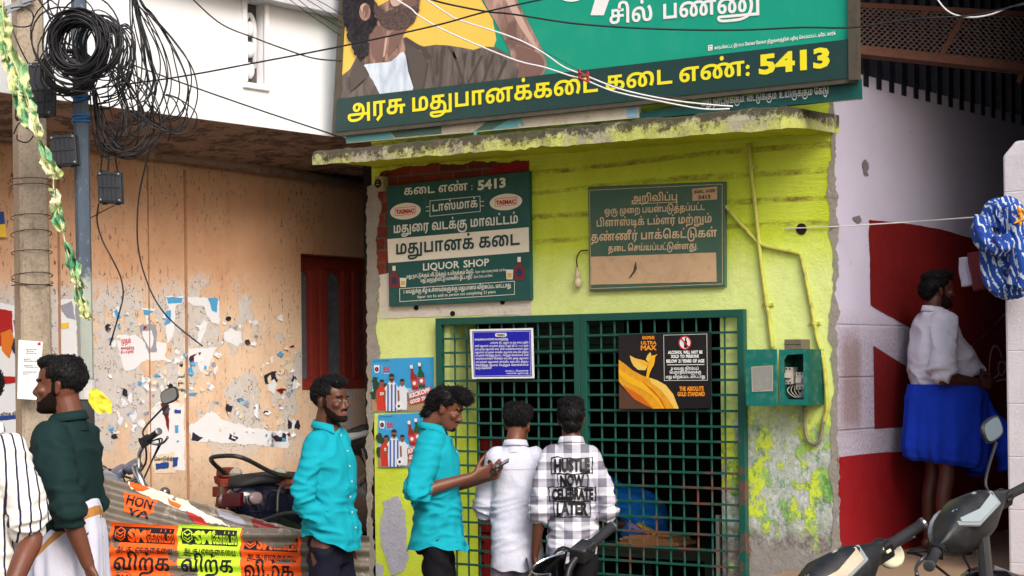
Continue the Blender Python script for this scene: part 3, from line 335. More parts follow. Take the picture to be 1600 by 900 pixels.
241|59,-2 ~-15,0 ~-23,8 ~-13,16 0,11 ~0,11 ~13,16 ~29,9 23,0 36,0 ~10,0 ~23,-5 ~19,-13 ~12,-22 0,-18 ~0,-9 ~-5,-18 -4,-8 -1,-5 ~-8,-11 ~-26,-16 ~-36,-8 -23,0 -3,0 ~-17,0 ~-28,7 ~-16,14 0,12 ~0,5 ~4,7 4,2 ~3,3 ~10,2 11,0 167,0 12,-22 -70,0 -12,2 -95,0 ~-3,0 ~-3,-1 0,-2 ~0,-4 ~16,-5 16,0 6,0 ~16,0 ~22,3 ~16,7 6,5 2,7 ~4,5 ~4,11 ~1,11 0,6 ~0,14 ~-9,16 ~-19,8 -13,0 -33,0 ~-7,0 ~-13,-1 -4,-2 ~-4,-2 ~-3,-6 0,-4 ~0,-8 ~12,-7 11,0 ~8,0 ~11,5 ~6,12 0,12 0,43 -30,0 0,-31 -27,-3 0,55 123,0 0,-21 -37,0 0,-43 ~0,-14 ~-6,-16 -5,-6 ~-7,-8 ~-23,-6|195,-34 0,146 30,0 0,-146
178|128,72 ~12,0 ~20,-10 ~10,-21 0,-15 ~0,-18 ~-12,-23 -9,-6 ~-7,-5 ~-18,-5 ~-22,-3 -14,0 -18,0 ~-12,0 ~-10,-2 -3,-2 ~-3,-3 ~-4,-7 0,-6 ~0,-3 ~0,-4 1,-2 -30,-1 ~0,4 ~-1,8 0,5 ~0,9 ~7,13 6,5 ~4,2 ~10,4 ~15,2 11,0 23,0 ~15,0 ~18,2 ~11,5 4,4 ~4,4 ~5,13 0,9 ~0,9 ~-5,11 ~-9,6 -6,0 ~-6,0 ~-8,-3 -4,-3 0,21 ~5,3 ~12,3|16,0 0,112 118,0 0,-21 -29,0 0,-91 -30,0 0,91 -29,0 0,-91|134,170 ~22,0 ~20,-16 0,-12 ~0,-12 ~-17,-14 -16,0 ~-17,0 ~-15,14 0,12 ~0,6 ~7,14 6,5 17,-6 ~-4,-4 ~-6,-9 0,-5 ~0,-4 ~3,-4 ~4,-2 4,0 ~5,0 ~5,5 0,4 ~0,6 ~-10,3 -7,0 ~-4,0 ~-7,-1 -5,-1 ~-8,-2 ~-11,-13 0,-10 ~0,-5 ~2,-8 2,-4 -24,-4 ~-2,5 ~-2,11 0,7 ~0,8 ~6,15 ~14,13 ~23,8
166|121,-57 0,57 -105,0 0,112 30,0 0,-90 75,0 0,90 29,0 0,-169
247|93,-60 ~-21,0 ~-31,13 ~-20,24 ~-10,32 0,19 0,3 ~0,16 ~8,31 ~13,27 6,10 25,-14 ~-12,-17 ~-11,-39 0,-17 0,-3 ~0,-13 ~5,-23 ~13,-17 ~21,-10 15,0 ~17,0 ~20,11 ~10,20 1,13 29,-1 ~-2,-21 ~-20,-29 ~-33,-15|184,115 ~19,0 ~23,-16 ~11,-28 0,-17 ~0,-15 ~-7,-21 -8,-6 ~-5,-5 ~-14,-5 ~-19,-2 -14,0 -95,0 0,112 30,0 0,-90 37,0 0,49 ~0,12 ~5,16 5,5 ~6,5 ~16,6|186,93 ~-3,0 ~-5,-1 -2,-2 ~-2,-3 ~-2,-9 0,-10 0,-46 7,0 ~11,0 ~12,6 ~5,14 0,12 ~0,11 ~-4,18 ~-9,10
235|184,67 ~13,0 ~19,-10 ~11,-22 0,-16 ~0,-22 ~-16,-32 ~-29,-20 ~-37,-9 -21,0 -5,0 ~-19,0 ~-33,7 ~-27,16 ~-19,22 ~-10,30 0,18 0,4 ~0,16 ~8,29 ~12,26 7,11 24,-14 ~-10,-15 ~-12,-35 0,-15 0,-6 ~0,-15 ~8,-27 ~20,-19 ~31,-11 22,0 5,0 ~22,0 ~32,13 ~17,27 0,20 ~0,10 ~-5,12 ~-8,6 -7,0 ~-6,0 ~-11,-6 -6,-6 -1,22 ~5,4 ~16,7|74,0 0,112 119,0 0,-21 -29,0 0,-91 -30,0 0,91 -30,0 0,-91
270|219,67 ~12,0 ~19,-11 ~11,-21 0,-17 ~0,-19 ~-13,-28 ~-24,-19 ~-29,-11 ~-33,-5 -16,0 -9,0 ~-30,0 ~-46,14 ~-33,28 ~-18,42 0,27 ~0,15 ~7,25 ~13,18 ~19,10 12,0 ~13,0 ~17,-9 ~7,-16 0,-11 ~0,-9 ~-7,-15 ~-17,-9 -13,0 ~-10,0 ~-18,8 -7,9 5,23 ~7,-10 ~13,-8 7,0 ~6,0 ~8,6 0,7 ~0,8 ~-7,5 -4,0 ~-7,0 ~-8,-8 ~-5,-15 -1,-8 ~-1,-5 ~-1,-8 0,-4 ~0,-21 ~14,-33 ~25,-22 ~37,-12 23,0 10,0 ~17,0 ~31,7 ~23,15 ~13,23 0,16 ~0,9 ~-4,12 ~-9,6 -6,0 ~-5,0 ~-6,-3 -3,-1 0,20 ~4,2 ~10,3|109,0 0,112 118,0 0,-21 -29,0 0,-91 -30,0 0,91 -29,0 0,-91
257|129,115 ~18,0 ~25,-16 ~12,-30 0,-21 ~0,-24 ~-10,-33 -9,-14 2,-3 ~-15,-20 ~-48,-18 -33,0 -4,0 ~-17,0 ~-28,7 ~-16,14 0,12 ~0,5 ~4,7 4,2 ~3,3 ~10,2 11,0 181,0 0,-22 -68,0 -12,2 -99,0 ~-3,0 ~-3,-1 0,-2 ~0,-4 ~16,-5 17,0 2,0 ~26,0 ~33,9 11,13 0,7 ~5,8 ~7,19 ~3,23 0,12 ~0,17 ~-7,20 ~-12,9 -8,0 ~-5,0 ~-8,-3 -3,-3 ~-3,-5 ~-2,-11 0,-9 0,-62 -30,0 0,61 ~0,11 ~-2,12 -2,4 ~-2,2 ~-5,3 -4,0 ~-4,0 ~-6,-2 -2,-3 ~-2,-4 ~-2,-12 0,-11 0,-61 -30,0 0,66 ~0,10 ~3,15 ~6,10 4,4 ~5,5 ~15,5 8,0 ~10,0 ~15,-6 ~11,-11 5,-10 -11,3 ~5,7 ~12,11 ~15,6|211,-34 0,146 30,0 0,-146
285|199,170 ~18,0 ~26,-10 9,-9 ~6,-7 ~8,-16 ~3,-22 0,-16 0,-90 -30,0 0,84 ~0,15 ~-2,19 ~-5,12 -3,5 ~-6,7 ~-16,6 -10,0 ~-12,0 ~-13,-8 ~-6,-12 0,-5 ~0,-6 ~4,-9 ~7,-6 ~10,-3 6,-2 -1,-25 ~-15,1 ~-24,13 ~-14,23 0,14 ~0,13 ~13,21 ~27,13|55,-2 ~-14,0 ~-20,11 ~-12,22 0,17 ~0,16 ~11,25 ~21,17 ~26,9 15,0 ~14,0 ~21,-6 8,-7 ~6,-5 ~7,-12 ~4,-21 1,-16 ~1,-5 ~1,-10 ~3,-8 3,-2 ~3,-2 ~5,-2 4,0 ~6,0 ~9,6 ~5,13 0,12 ~0,9 ~-3,17 ~-7,15 -5,7 26,14 ~7,-9 ~8,-20 ~4,-21 0,-11 ~0,-16 ~-10,-24 ~-23,-13 -19,0 ~-9,0 ~-16,4 -6,5 ~-7,6 ~-9,19 -1,14 ~0,8 ~-2,13 ~-3,11 -3,4 ~-4,5 ~-12,6 -10,0 ~-13,0 ~-20,-12 ~-10,-21 0,-14 ~0,-10 ~4,-12 ~8,-6 6,0 ~4,0 ~7,4 ~3,7 0,4 ~0,8 ~-8,8 -7,0 ~-8,0 ~-14,-10 -5,-5 -5,19 ~8,7 ~19,9 12,0 ~16,0 ~20,-18 0,-16 ~0,-12 ~-9,-16 ~-18,-9
331|280,67 ~14,0 ~19,-12 ~9,-21 0,-15 ~0,-17 ~-13,-26 ~-22,-18 ~-30,-12 ~-33,-7 ~-33,-3 -16,0 -16,0 ~-21,0 ~-43,5 ~-38,12 ~-29,22 ~-17,33 0,22 0,3 ~0,16 ~7,28 ~12,25 7,13 23,-14 ~-7,-12 ~-9,-22 ~-5,-21 0,-11 0,-4 ~0,-19 ~15,-26 ~26,-16 ~32,-9 ~34,-3 16,0 7,0 ~11,0 ~27,2 ~27,4 ~26,9 ~20,13 ~12,20 0,14 ~0,11 ~-9,15 -10,0 ~-8,0 ~-10,-7 -6,-5 -1,22 ~5,4 ~17,7|112,-2 ~-14,0 ~-21,11 ~-12,22 0,17 ~0,16 ~11,25 ~19,17 ~25,9 14,0 ~11,0 ~17,-4 ~15,-8 9,-6 -13,-24 ~-6,8 ~-20,12 -14,0 ~-12,0 ~-18,-12 ~-11,-21 0,-14 ~0,-10 ~4,-12 ~9,-6 5,0 ~5,0 ~6,4 ~3,6 0,5 ~0,8 ~-8,8 -7,0 ~-8,0 ~-13,-10 -6,-5 -4,19 ~7,7 ~19,9 13,0 ~16,0 ~20,-18 0,-16 ~0,-12 ~-10,-16 ~-18,-9|170,0 0,91 4,5 0,16 114,0 0,-21 -28,0 0,-91 -30,0 0,91 -30,0 0,-91
229|55,-2 ~-14,0 ~-20,11 ~-12,22 0,17 ~0,22 ~19,29 ~32,16 21,0 ~18,0 ~26,-10 ~16,-16 ~7,-21 0,-11 ~0,-10 ~-4,-18 -3,-7 42,0 0,90 30,0 0,-112 -103,0 -1,16 ~4,7 ~5,19 0,11 ~0,13 ~-9,18 ~-18,9 -13,0 ~-13,0 ~-19,-13 ~-10,-21 0,-13 ~0,-10 ~4,-12 ~8,-6 6,0 ~4,0 ~7,4 ~3,7 0,4 ~0,8 ~-8,8 -7,0 ~-9,0 ~-13,-10 -5,-5 -5,19 ~8,7 ~19,9 12,0 ~16,0 ~20,-18 0,-16 ~0,-12 ~-9,-16 ~-18,-9|189,170 ~22,0 ~19,-16 0,-12 ~0,-12 ~-16,-14 -16,0 ~-17,0 ~-15,14 0,12 ~0,6 ~7,14 6,5 17,-6 ~-4,-4 ~-6,-9 0,-5 ~0,-4 ~2,-4 ~5,-2 4,0 ~5,0 ~5,5 0,4 ~0,6 ~-10,3 -7,0 ~-4,0 ~-7,-1 -5,-1 ~-8,-2 ~-11,-14 0,-10 ~0,-6 ~4,-9 ~8,-7 ~11,-4 5,-1 0,-23 ~-12,3 ~-19,8 ~-14,13 ~-7,16 0,11 ~0,8 ~6,17 ~14,13 ~23,8
229|55,-2 ~-14,0 ~-20,11 ~-12,22 0,17 ~0,22 ~19,29 ~32,16 21,0 ~18,0 ~26,-10 ~16,-16 ~7,-21 0,-11 ~0,-10 ~-4,-18 -3,-7 42,0 0,90 30,0 0,-112 -103,0 -1,16 ~4,7 ~5,19 0,11 ~0,13 ~-9,18 ~-18,9 -13,0 ~-13,0 ~-19,-13 ~-10,-21 0,-13 ~0,-10 ~4,-12 ~8,-6 6,0 ~4,0 ~7,4 ~3,7 0,4 ~0,8 ~-8,8 -7,0 ~-9,0 ~-13,-10 -5,-5 -5,19 ~8,7 ~19,9 12,0 ~16,0 ~20,-18 0,-16 ~0,-12 ~-9,-16 ~-18,-9|183,-57 0,60 30,0 0,-60'''.split('\n')
WORDS = {'அரசு': '0 15 43',
 'மதுபானக்கடை': '13 49 12 20 11 25 6 24 8',
 'கடை': '6 24 8',
 'எண்': '2 28',
 'சில்': '7 21 37',
 'பண்ணு': '12 28 47',
 'கார்பனேட்டட்': '6 20 35 12 23 11 27 8 27',
 'நீர்': '50 35',
 'கோகா': '23 6 20 6 20',
 'கோலா': '23 6 20 17 20',
 'நிறுவனத்தின்': '10 21 55 19 11 29 9 21 31',
 'பதிவு': '12 9 21 59',
 'செய்யப்பட்ட': '22 7 34 14 32 12 27 8',
 'டிரேட்': '44 23 15 27',
 'மார்க்': '13 20 35 25',
 'மது': '13 49',
 'நாட்டுக்கும்': '10 20 27 45 25 42 33',
 'வீட்டுக்கும்': '58 27 45 25 42 33',
 'உயிருக்கும்': '1 14 21 53 25 42 33',
 'கேடு': '23 6 45',
 'டாஸ்மாக்': '8 20 40 13 20 25',
 'மதுரை': '13 49 24 15',
 'வடக்கு': '19 8 25 42',
 'மாவட்டம்': '13 20 19 27 8 33',
 'மதுபானக்': '13 49 12 20 11 25',
 'அருந்திவிட்டு': '0 53 30 9 21 19 21 27 45',
 'வாகனம்': '19 20 6 11 33',
 'ஓட்டாதீர்': '5 27 8 20 48 35',
 'வயதுக்கு': '19 14 49 25 42',
 'கீழ்': '41 39',
 'உள்ளவர்களுக்கு': '1 38 18 19 35 6 57 25 42',
 'மதுபானம்': '13 49 12 20 11 33',
 'விற்கப்பட': '19 21 36 6 32 12 8',
 'மாட்டாது': '13 20 27 8 20 49',
 'அறிவிப்பு': '0 16 21 19 21 32 51',
 'ஒரு': '4 53',
 'முறை': '52 24 16',
 'பயன்படுத்தப்பட்ட': '12 14 31 12 45 29 9 32 12 27 8',
 'பிளாஸ்டிக்': '12 21 18 20 40 44 25',
 'டம்ளர்': '8 33 18 35',
 'மற்றும்': '13 36 55 33',
 'தண்ணீர்': '9 28 46 35',
 'பாக்கெட்டுகள்': '12 20 25 22 6 27 45 6 38',
 'தடை': '9 24 8',
 'செய்யப்பட்டுள்ளது': '22 7 34 14 32 12 27 45 38 18 49',
 'வாடிக்கையாளர்கள்': '19 20 44 25 24 6 14 20 18 35 6 38',
 'கவனத்திற்கு': '6 19 11 29 9 21 36 42',
 'லிட்': '56 27',
 'மாவட்டத்தில்': '13 20 19 27 8 29 9 21 37',
 'காலி': '6 20 56',
 'பாட்டில்கள்': '12 20 27 44 37 6 38',
 'திரும்ப': '9 21 53 33 12',
 'பெறும்': '22 12 55 33',
 'திட்டம்': '9 21 27 8 33',
 'முதல்': '52 9 37',
 'நடைமுறை': '10 24 8 52 24 16',
 'வாங்கிய': '19 20 26 6 21 14',
 'கடையில்': '6 24 8 14 21 37',
 'கொடுத்து': '22 6 20 45 29 49',
 'ரூபாய்': '54 12 20 34',
 'பெற்றுக்': '22 12 36 55 25',
 'கொள்ளலாம்': '22 6 20 38 18 17 20 33',
 'வேண்டும்': '23 19 28 45 33',
 'மாவட்ட': '13 20 19 27 8',
 'மேலாளர்': '23 13 17 20 18 35',
 'வயது': '19 14 49',
 'நிரம்பப்': '10 21 15 33 12 32',
 'பெறாதவர்களுக்கு': '22 12 16 20 9 19 35 6 57 25 42',
 'கோல்ட்ஸ்': '23 6 20 37 27 40',
 'அடகு': '0 8 42',
 'ஏலநகையை': '3 17 10 24 6 24 14',
 'விற்க': '19 21 36 6'}
def contour(c):
    """TrueType quadratic outline to a polyline"""
    P = []; X = Y = 0.0
    for t in c.split(' '):
        on = t[0] != '~'; x, y = (t if on else t[1:]).split(','); X += float(x); Y += float(y); P.append((X, Y, on))
    Q = []
    for i, p in enumerate(P):
        Q.append(p); q = P[(i + 1) % len(P)]
        if not p[2] and not q[2]: Q.append(((p[0] + q[0]) / 2, (p[1] + q[1]) / 2, True))
    k = next(i for i, p in enumerate(Q) if p[2]); Q = Q[k:] + Q[:k]; out = []
    i = 0
    while i < len(Q):
        p = Q[i]; out.append((p[0], p[1])); nx = Q[(i + 1) % len(Q)]
        if not nx[2]:
            e = Q[(i + 2) % len(Q)]
            for t in (0.34, 0.67):
                out.append(((1 - t) ** 2 * p[0] + 2 * t * (1 - t) * nx[0] + t * t * e[0], (1 - t) ** 2 * p[1] + 2 * t * (1 - t) * nx[1] + t * t * e[1]))
            i += 2
        else: i += 1
    return out
GCACHE = {}
def glyph(i):
    if i not in GCACHE:
        a = GLYPHS[i].split('|'); GCACHE[i] = (float(a[0]), [contour(c) for c in a[1:] if c])
    return GCACHE[i]
def cv_mesh(cu):
    o = bpy.data.objects.new('tmp', cu); COL.objects.link(o)
    dg = bpy.context.evaluated_depsgraph_get(); me = bpy.data.meshes.new_from_object(o.evaluated_get(dg))
    vs = [v.co.copy() for v in me.vertices]; fs = [tuple(p.vertices) for p in me.polygons]
    bpy.data.objects.remove(o); bpy.data.meshes.remove(me); bpy.data.curves.remove(cu)
    return vs, fs
def fill(loops):
    """non-zero fill of closed 2D loops"""
    P = []; E = []
    for L in loops:
        o = len(P); P += [V((p[0], p[1])) for p in L]; E += [(o + i, o + (i + 1) % len(L)) for i in range(len(L))]
    vo, _, fo, *_r = delaunay_2d_cdt(P, E, [], 0, 1e-6)
    fs = []
    for f in fo:
        cx = sum(vo[i].x for i in f) / 3; cy = sum(vo[i].y for i in f) / 3; wn_ = 0
        for L in loops:
            for i in range(len(L)):
                (ax, ay), (bx, by) = L[i][:2], L[(i + 1) % len(L)][:2]
                if (ay <= cy) != (by <= cy):
                    if ax + (cy - ay) / (by - ay) * (bx - ax) > cx: wn_ += 1 if by > ay else -1
        if wn_: fs.append(tuple(f))
    return [V((v.x, v.y, 0)) for v in vo], fs
TCACHE = {}
def latin(s, bold=0.0, shear=0.0, space=1.0):
    k = (s, bold, shear, space)
    if k not in TCACHE:
        cu = bpy.data.curves.new('tmp', 'FONT'); cu.body = s; cu.size = 1.0; cu.offset = bold; cu.shear = shear
        cu.space_character = space; cu.resolution_u = 2; cu.fill_mode = 'BOTH'
        vs, fs = cv_mesh(cu); x1 = max([v.x for v in vs] or [0])
        TCACHE[k] = (vs, fs, x1)
    return TCACHE[k]
def word(s, bold=0.0, shear=0.0):
    """vertices, faces, width in units of the letter height (capital or Tamil body = 1)"""
    if s in WORDS:
        k = ('t', s)
        if k not in TCACHE:
            x = 0; VS = []; FS = []
            for g in WORDS[s].split(' '):
                ad, cs = glyph(int(g)); vs, fs = fill([[((px + x) / 112, py / 112) for px, py in c] for c in cs])
                o = len(VS); VS += vs; FS += [tuple(i + o for i in f) for f in fs]; x += ad
            TCACHE[k] = (VS, FS, x / 112)
        return TCACHE[k]
    vs, fs, w = latin(s, bold, shear)
    return [V((v.x / 0.73, v.y / 0.73, 0)) for v in vs], fs, w / 0.73
def line(s, bold=0.012, shear=0.0, gap=0.45):
    """one line of mixed Tamil and Latin words"""
    x = 0; VS = []; FS = []
    for w in s.split(' '):
        if not w: x += gap; continue
        tail = ''
        core = w
        while core and core not in WORDS and core[-1] in ',.:;' and core[:-1] in WORDS:
            tail = core[-1] + tail; core = core[:-1]
        for q in (core, tail):
            if not q: continue
            vs, fs, ww = word(q, bold, shear)
            o = len(VS); VS += [V((v.x + x, v.y, 0)) for v in vs]; FS += [tuple(i + o for i in f) for f in fs]
            x += ww + 0.06
        x += gap
    return VS, FS, x - gap - 0.06
def letter(mb, s, A, B, h, n, mi=0, bold=0.012, shear=0.0, up=None, lift=0.002, gap=0.45):
    """set the line s from A to B (left and right ends of its baseline), letters h metres tall, on a face with outward normal n"""
    A, B, n = V(A), V(B), V(n); vs, fs, w = line(s, bold, shear, gap)
    x0 = min(v.x for v in vs); u = (B - A) / (max(v.x for v in vs) - x0)
    up = V(up) if up else n.cross(u).normalized()
    mb.add([A + u * (v.x - x0) + up * (v.y * h) + n * lift for v in vs], fs, mi)
class Face:
    """a flat board given by a plane; takes pixels, keeps layers 2 mm apart"""
    def __init__(s, fn, nrm): s.fn = fn; s.n = V(nrm).normalized()
    def p(s, px, py, lift=0.0): return s.fn(px, py) + s.n * lift
    def poly(s, mb, pts, mi=0, lift=0.002):
        L = [s.p(x, y, lift) for x, y in pts]
        o = L[0]; u = (s.fn(pts[0][0] + 10, pts[0][1]) - s.fn(*pts[0])).normalized(); v = s.n.cross(u)
        vs, fs = fill([[((q - o).dot(u), (q - o).dot(v)) for q in L]])
        mb.add([o + u * a.x + v * a.y for a in vs], fs, mi); return s
    def text(s, mb, t, x0, y0, x1, y1, h, mi=0, lift=0.004, **kw):
        """baseline from (x0,y0) to (x1,y1), letter height h pixels"""
        A, B = s.p(x0, y0), s.p(x1, y1)
        H = (s.p((x0 + x1) / 2, (y0 + y1) / 2 - h) - s.p((x0 + x1) / 2, (y0 + y1) / 2)).length
        letter(mb, t, A, B, H, s.n, mi, lift=lift, up=kw.pop('up', (0, 0, 1)), **kw); return s
    def slab(s, name, pts, mats, parent=None, thick=0.02, bevel=0.0):
        """the board itself; its front face lies on the plane"""
        mb = MB(); mb.prism([s.p(x, y) for x, y in pts], -s.n * thick); return mb.obj(name, mats, parent, bevel=bevel)
def frame_poly(f, mb, x0y0, x1y1, x2y2, x3y3, w, mi=0, lift=0.004):
    """a thin outline round four pixel corners"""
    P = [x0y0, x1y1, x2y2, x3y3]
    for i in range(4):
        a, b = P[i], P[(i + 1) % 4]; L = math.hypot(b[0] - a[0], b[1] - a[1]); nx, ny = -(b[1] - a[1]) / L * w, (b[0] - a[0]) / L * w
        f.poly(mb, [a, b, (b[0] + nx, b[1] + ny), (a[0] + nx, a[1] + ny)], mi, lift + 0.0002 * (i % 2))
def arc(cx, cy, rx, ry, a0=0, a1=360, n=24):
    return [(cx + rx * math.cos(rad(a0 + (a1 - a0) * i / n)), cy - ry * math.sin(rad(a0 + (a1 - a0) * i / n))) for i in range(n if abs(a1 - a0) == 360 else n + 1)]
# ------------------------------------------------------------------ wall materials
def mat_lime():
    m = Mat('lime_wall_paint', 0.75)
    o = m.xyz(); x, z = o[0], o[2]
    n1 = m.noise(2.2, 6, 0.7); n2 = m.noise(9, 8, 0.75); nf = m.noise(45, 4, 0.7)
    c = m.mix(m.rng(n1, 0.35, 0.68), lin(214, 232, 80), lin(200, 218, 44))
    pale = m.mul(m.rng(m.op('ADD', z, m.op('MULTIPLY', n1, 0.35)), 2.62, 2.38), m.rng(m.op('ADD', z, m.op('MULTIPLY', n2, 0.3)), 1.45, 1.75))
    c = m.mix(m.mul(pale, 0.85), c, lin(226, 240, 160))
    c = m.mix(m.mul(m.rng(n2, 0.45, 0.8), 0.45), c, lin(184, 198, 44))
    # rough courses with soot and dust caught along them
    st = m.noise(1.0, 8, 0.8, m.scale(2.2, 2, 19))
    cr = m.wave(2.35, m.scale(0.12, 0.1, 1.0), 4.2, 'Z', 5)
    hi = m.rng(z, 2.38, 2.5)
    dust = m.mul(m.rng(cr, 0.8, 0.97), m.rng(m.noise(5, 8, 0.8, m.scale(1, 1, 2)), 0.42, 0.6), hi)
    c = m.mix(m.mul(dust, 0.9), c, lin(120, 92, 38))
    spk = m.mul(m.rng(m.noise(70, 5, 0.8), 0.6, 0.65), m.rng(m.noise(4, 4, 0.7), 0.42, 0.62), m.rng(z, 2.2, 2.7, 0.25, 1.0))
    c = m.mix(spk, c, lin(62, 48, 22))
    # peeled lower wall
    low = m.rng(m.op('ADD', z, m.op('MULTIPLY', m.noise(3, 6, 0.7), 0.5)), 1.86, 1.55)
    lowr = m.mul(low, m.rng(x, 1.0, 1.1))
    p1 = m.mul(m.rng(m.noise(5.2, 9, 0.72, m.scale(1, 1, 0.8, None, (3, 1, 2))), 0.5, 0.525), lowr)
    p2 = m.mul(m.rng(m.noise(6.5, 9, 0.75, m.scale(1, 1, 0.7, None, (9, 4, 7))), 0.5, 0.53), lowr)
    p3 = m.mul(m.rng(m.noise(8, 10, 0.8, m.scale(1, 1, 0.7, None, (19, 4, 1))), 0.53, 0.57), lowr)
    p4 = m.mul(m.rng(m.op('ADD', z, m.op('MULTIPLY', m.noise(4, 8, 0.75), 0.4)), 1.12, 1.02), m.rng(x, 1.0, 1.1))
    c = m.mix(m.mul(p2, 0.85), c, m.mix(n2, lin(96, 160, 96), lin(158, 200, 120)))
    c = m.mix(p1, c, m.mix(m.rng(m.noise(22, 6, 0.8), 0.35, 0.65), lin(150, 158, 146), lin(212, 218, 214)))
    c = m.mix(m.mul(p3, 0.75), c, m.mix(nf, lin(30, 95, 70), lin(92, 160, 62)))
    c = m.mix(m.mul(p4, m.rng(m.noise(7, 8, 0.8), 0.4, 0.5)), c, m.mix(m.rng(m.noise(26, 6, 0.8), 0.4, 0.62), lin(112, 98, 88), lin(168, 164, 164)))
    h = m.op('ADD', m.op('ADD', m.mul(n2, 0.7), m.mul(st, hi, 1.2)), m.op('SUBTRACT', m.mul(nf, 0.25), m.mul(p1, 0.5)))
    m.col(c).bump(h, 0.6, 0.02)
    return m.m
def mat_peach():
    m = Mat('peach_wall_plaster', 0.85)
    o = m.xyz(); y, z = o[1], o[2]
    n1 = m.noise(1.3, 6, 0.7); n2 = m.noise(7, 8, 0.75)
    c = m.mix(m.rng(n1, 0.35, 0.65), lin(194, 146, 112), lin(208, 164, 132))
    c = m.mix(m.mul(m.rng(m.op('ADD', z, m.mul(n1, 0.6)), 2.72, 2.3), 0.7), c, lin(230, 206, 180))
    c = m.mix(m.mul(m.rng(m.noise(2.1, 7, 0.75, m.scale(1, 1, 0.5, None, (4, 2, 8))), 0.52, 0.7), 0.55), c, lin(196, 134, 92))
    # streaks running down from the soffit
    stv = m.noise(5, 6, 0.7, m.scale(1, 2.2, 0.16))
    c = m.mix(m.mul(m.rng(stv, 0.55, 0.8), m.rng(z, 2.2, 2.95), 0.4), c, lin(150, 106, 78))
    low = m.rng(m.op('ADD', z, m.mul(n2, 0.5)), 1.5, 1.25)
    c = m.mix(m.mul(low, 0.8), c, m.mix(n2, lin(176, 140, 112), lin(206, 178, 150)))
    # paper remains
    zone = m.mul(m.rng(m.op('ADD', z, m.mul(m.noise(2.4, 6, 0.7), 0.7)), 2.64, 2.5), m.rng(m.op('ADD', z, m.mul(n1, 0.4)), 1.32, 1.5), m.rng(m.op('ADD', y, m.mul(n1, 1.2)), 1.75, 1.45))
    pv = m.scale(1, 1, 0.8, None, (2.2, 1.7, 3.1))
    pap = m.mul(m.rng(m.op('ADD', m.noise(2.6, 12, 0.66, pv), m.mul(m.rng(y, 1.0, -1.6), 0.08)), 0.532, 0.545), zone)
    pc = m.mix(m.noise(14, 6, 0.8), lin(180, 172, 168), lin(216, 212, 210))
    pc = m.mix(m.mul(m.rng(m.noise(11, 8, 0.8, m.scale(1, 1, 1.6, None, (7, 3, 5))), 0.6, 0.63), 0.9), pc, lin(70, 105, 170))
    ink = m.mul(m.rng(m.noise(60, 3, 0.6, m.scale(1, 0.8, 1.4)), 0.56, 0.6), m.rng(m.noise(6, 4, 0.6, m.scale(1, 1, 2.2, None, (1, 8, 4))), 0.53, 0.57))
    pc = m.mix(m.mul(ink, 0.85), pc, lin(40, 38, 52))
    pc = m.mix(m.mul(m.rng(m.noise(9, 8, 0.8, m.scale(1, 1, 1.2, None, (3, 9, 9))), 0.655, 0.675), 0.95), pc, lin(30, 30, 40))
    pc = m.mix(m.mul(m.rng(m.noise(13, 9, 0.8, m.scale(1, 1, 1.2, None, (5, 2, 1))), 0.55, 0.6), 0.5), pc, lin(214, 186, 152))
    c = m.mix(m.mul(pap, 0.93), c, pc)
    scr = m.mul(m.rng(m.noise(16, 10, 0.85, m.scale(1, 1, 0.5)), 0.61, 0.64), m.rng(z, 2.05, 1.7), m.rng(z, 1.2, 1.4))
    c = m.mix(m.mul(scr, 0.8), c, lin(232, 226, 220))
    # chips knocked out of the plaster
    chip = m.mul(m.rng(m.noise(30, 4, 0.75, m.scale(1, 1.6, 0.6)), 0.595, 0.615), m.rng(m.noise(2.2, 3, 0.6), 0.38, 0.55), m.rng(z, 1.5, 2.3, 0.45, 1.0))
    c = m.mix(chip, c, lin(104, 72, 52))
    chip2 = m.mul(m.rng(m.noise(7.5, 8, 0.8, m.scale(1, 1.4, 0.8, None, (5, 5, 5))), 0.645, 0.665), m.rng(z, 2.0, 2.5))
    c = m.mix(m.mul(chip2, 0.8), c, lin(136, 92, 62))
    m.col(c).bump(m.op('SUBTRACT', m.op('ADD', m.mul(n2, 0.6), m.mul(pap, 0.25)), m.mul(m.op('ADD', chip, chip2), 0.7)), 0.5, 0.015)
    return m.m
def mat_white_wall():
    m = Mat('white_wall_paint', 0.8)
    z = m.xyz()[2]
    c = m.mix(m.noise(1.1, 6, 0.7), lin(226, 227, 232), lin(240, 240, 242))
    c = m.mix(m.mul(m.rng(m.noise(4, 7, 0.75, m.scale(1, 1.6, 0.25)), 0.55, 0.75), m.rng(z, 3.9, 3.25, 0.15, 0.55)), c, lin(206, 206, 212))
    return m.col(c).bump(m.noise(14, 6, 0.7), 0.15, 0.01).m
def mat_soffit():
    m = Mat('soffit_bare_plaster', 0.9)
    n = m.noise(3, 8, 0.75); p = m.rng(m.noise(9, 9, 0.8, m.scale(1, 0.6, 1)), 0.5, 0.56)
    c = m.mix(n, lin(124, 98, 86), lin(176, 146, 130))
    c = m.mix(m.mul(p, 0.7), c, lin(58, 42, 36))
    return m.col(c).bump(m.op('SUBTRACT', n, m.mul(p, 0.6)), 0.6, 0.02).m
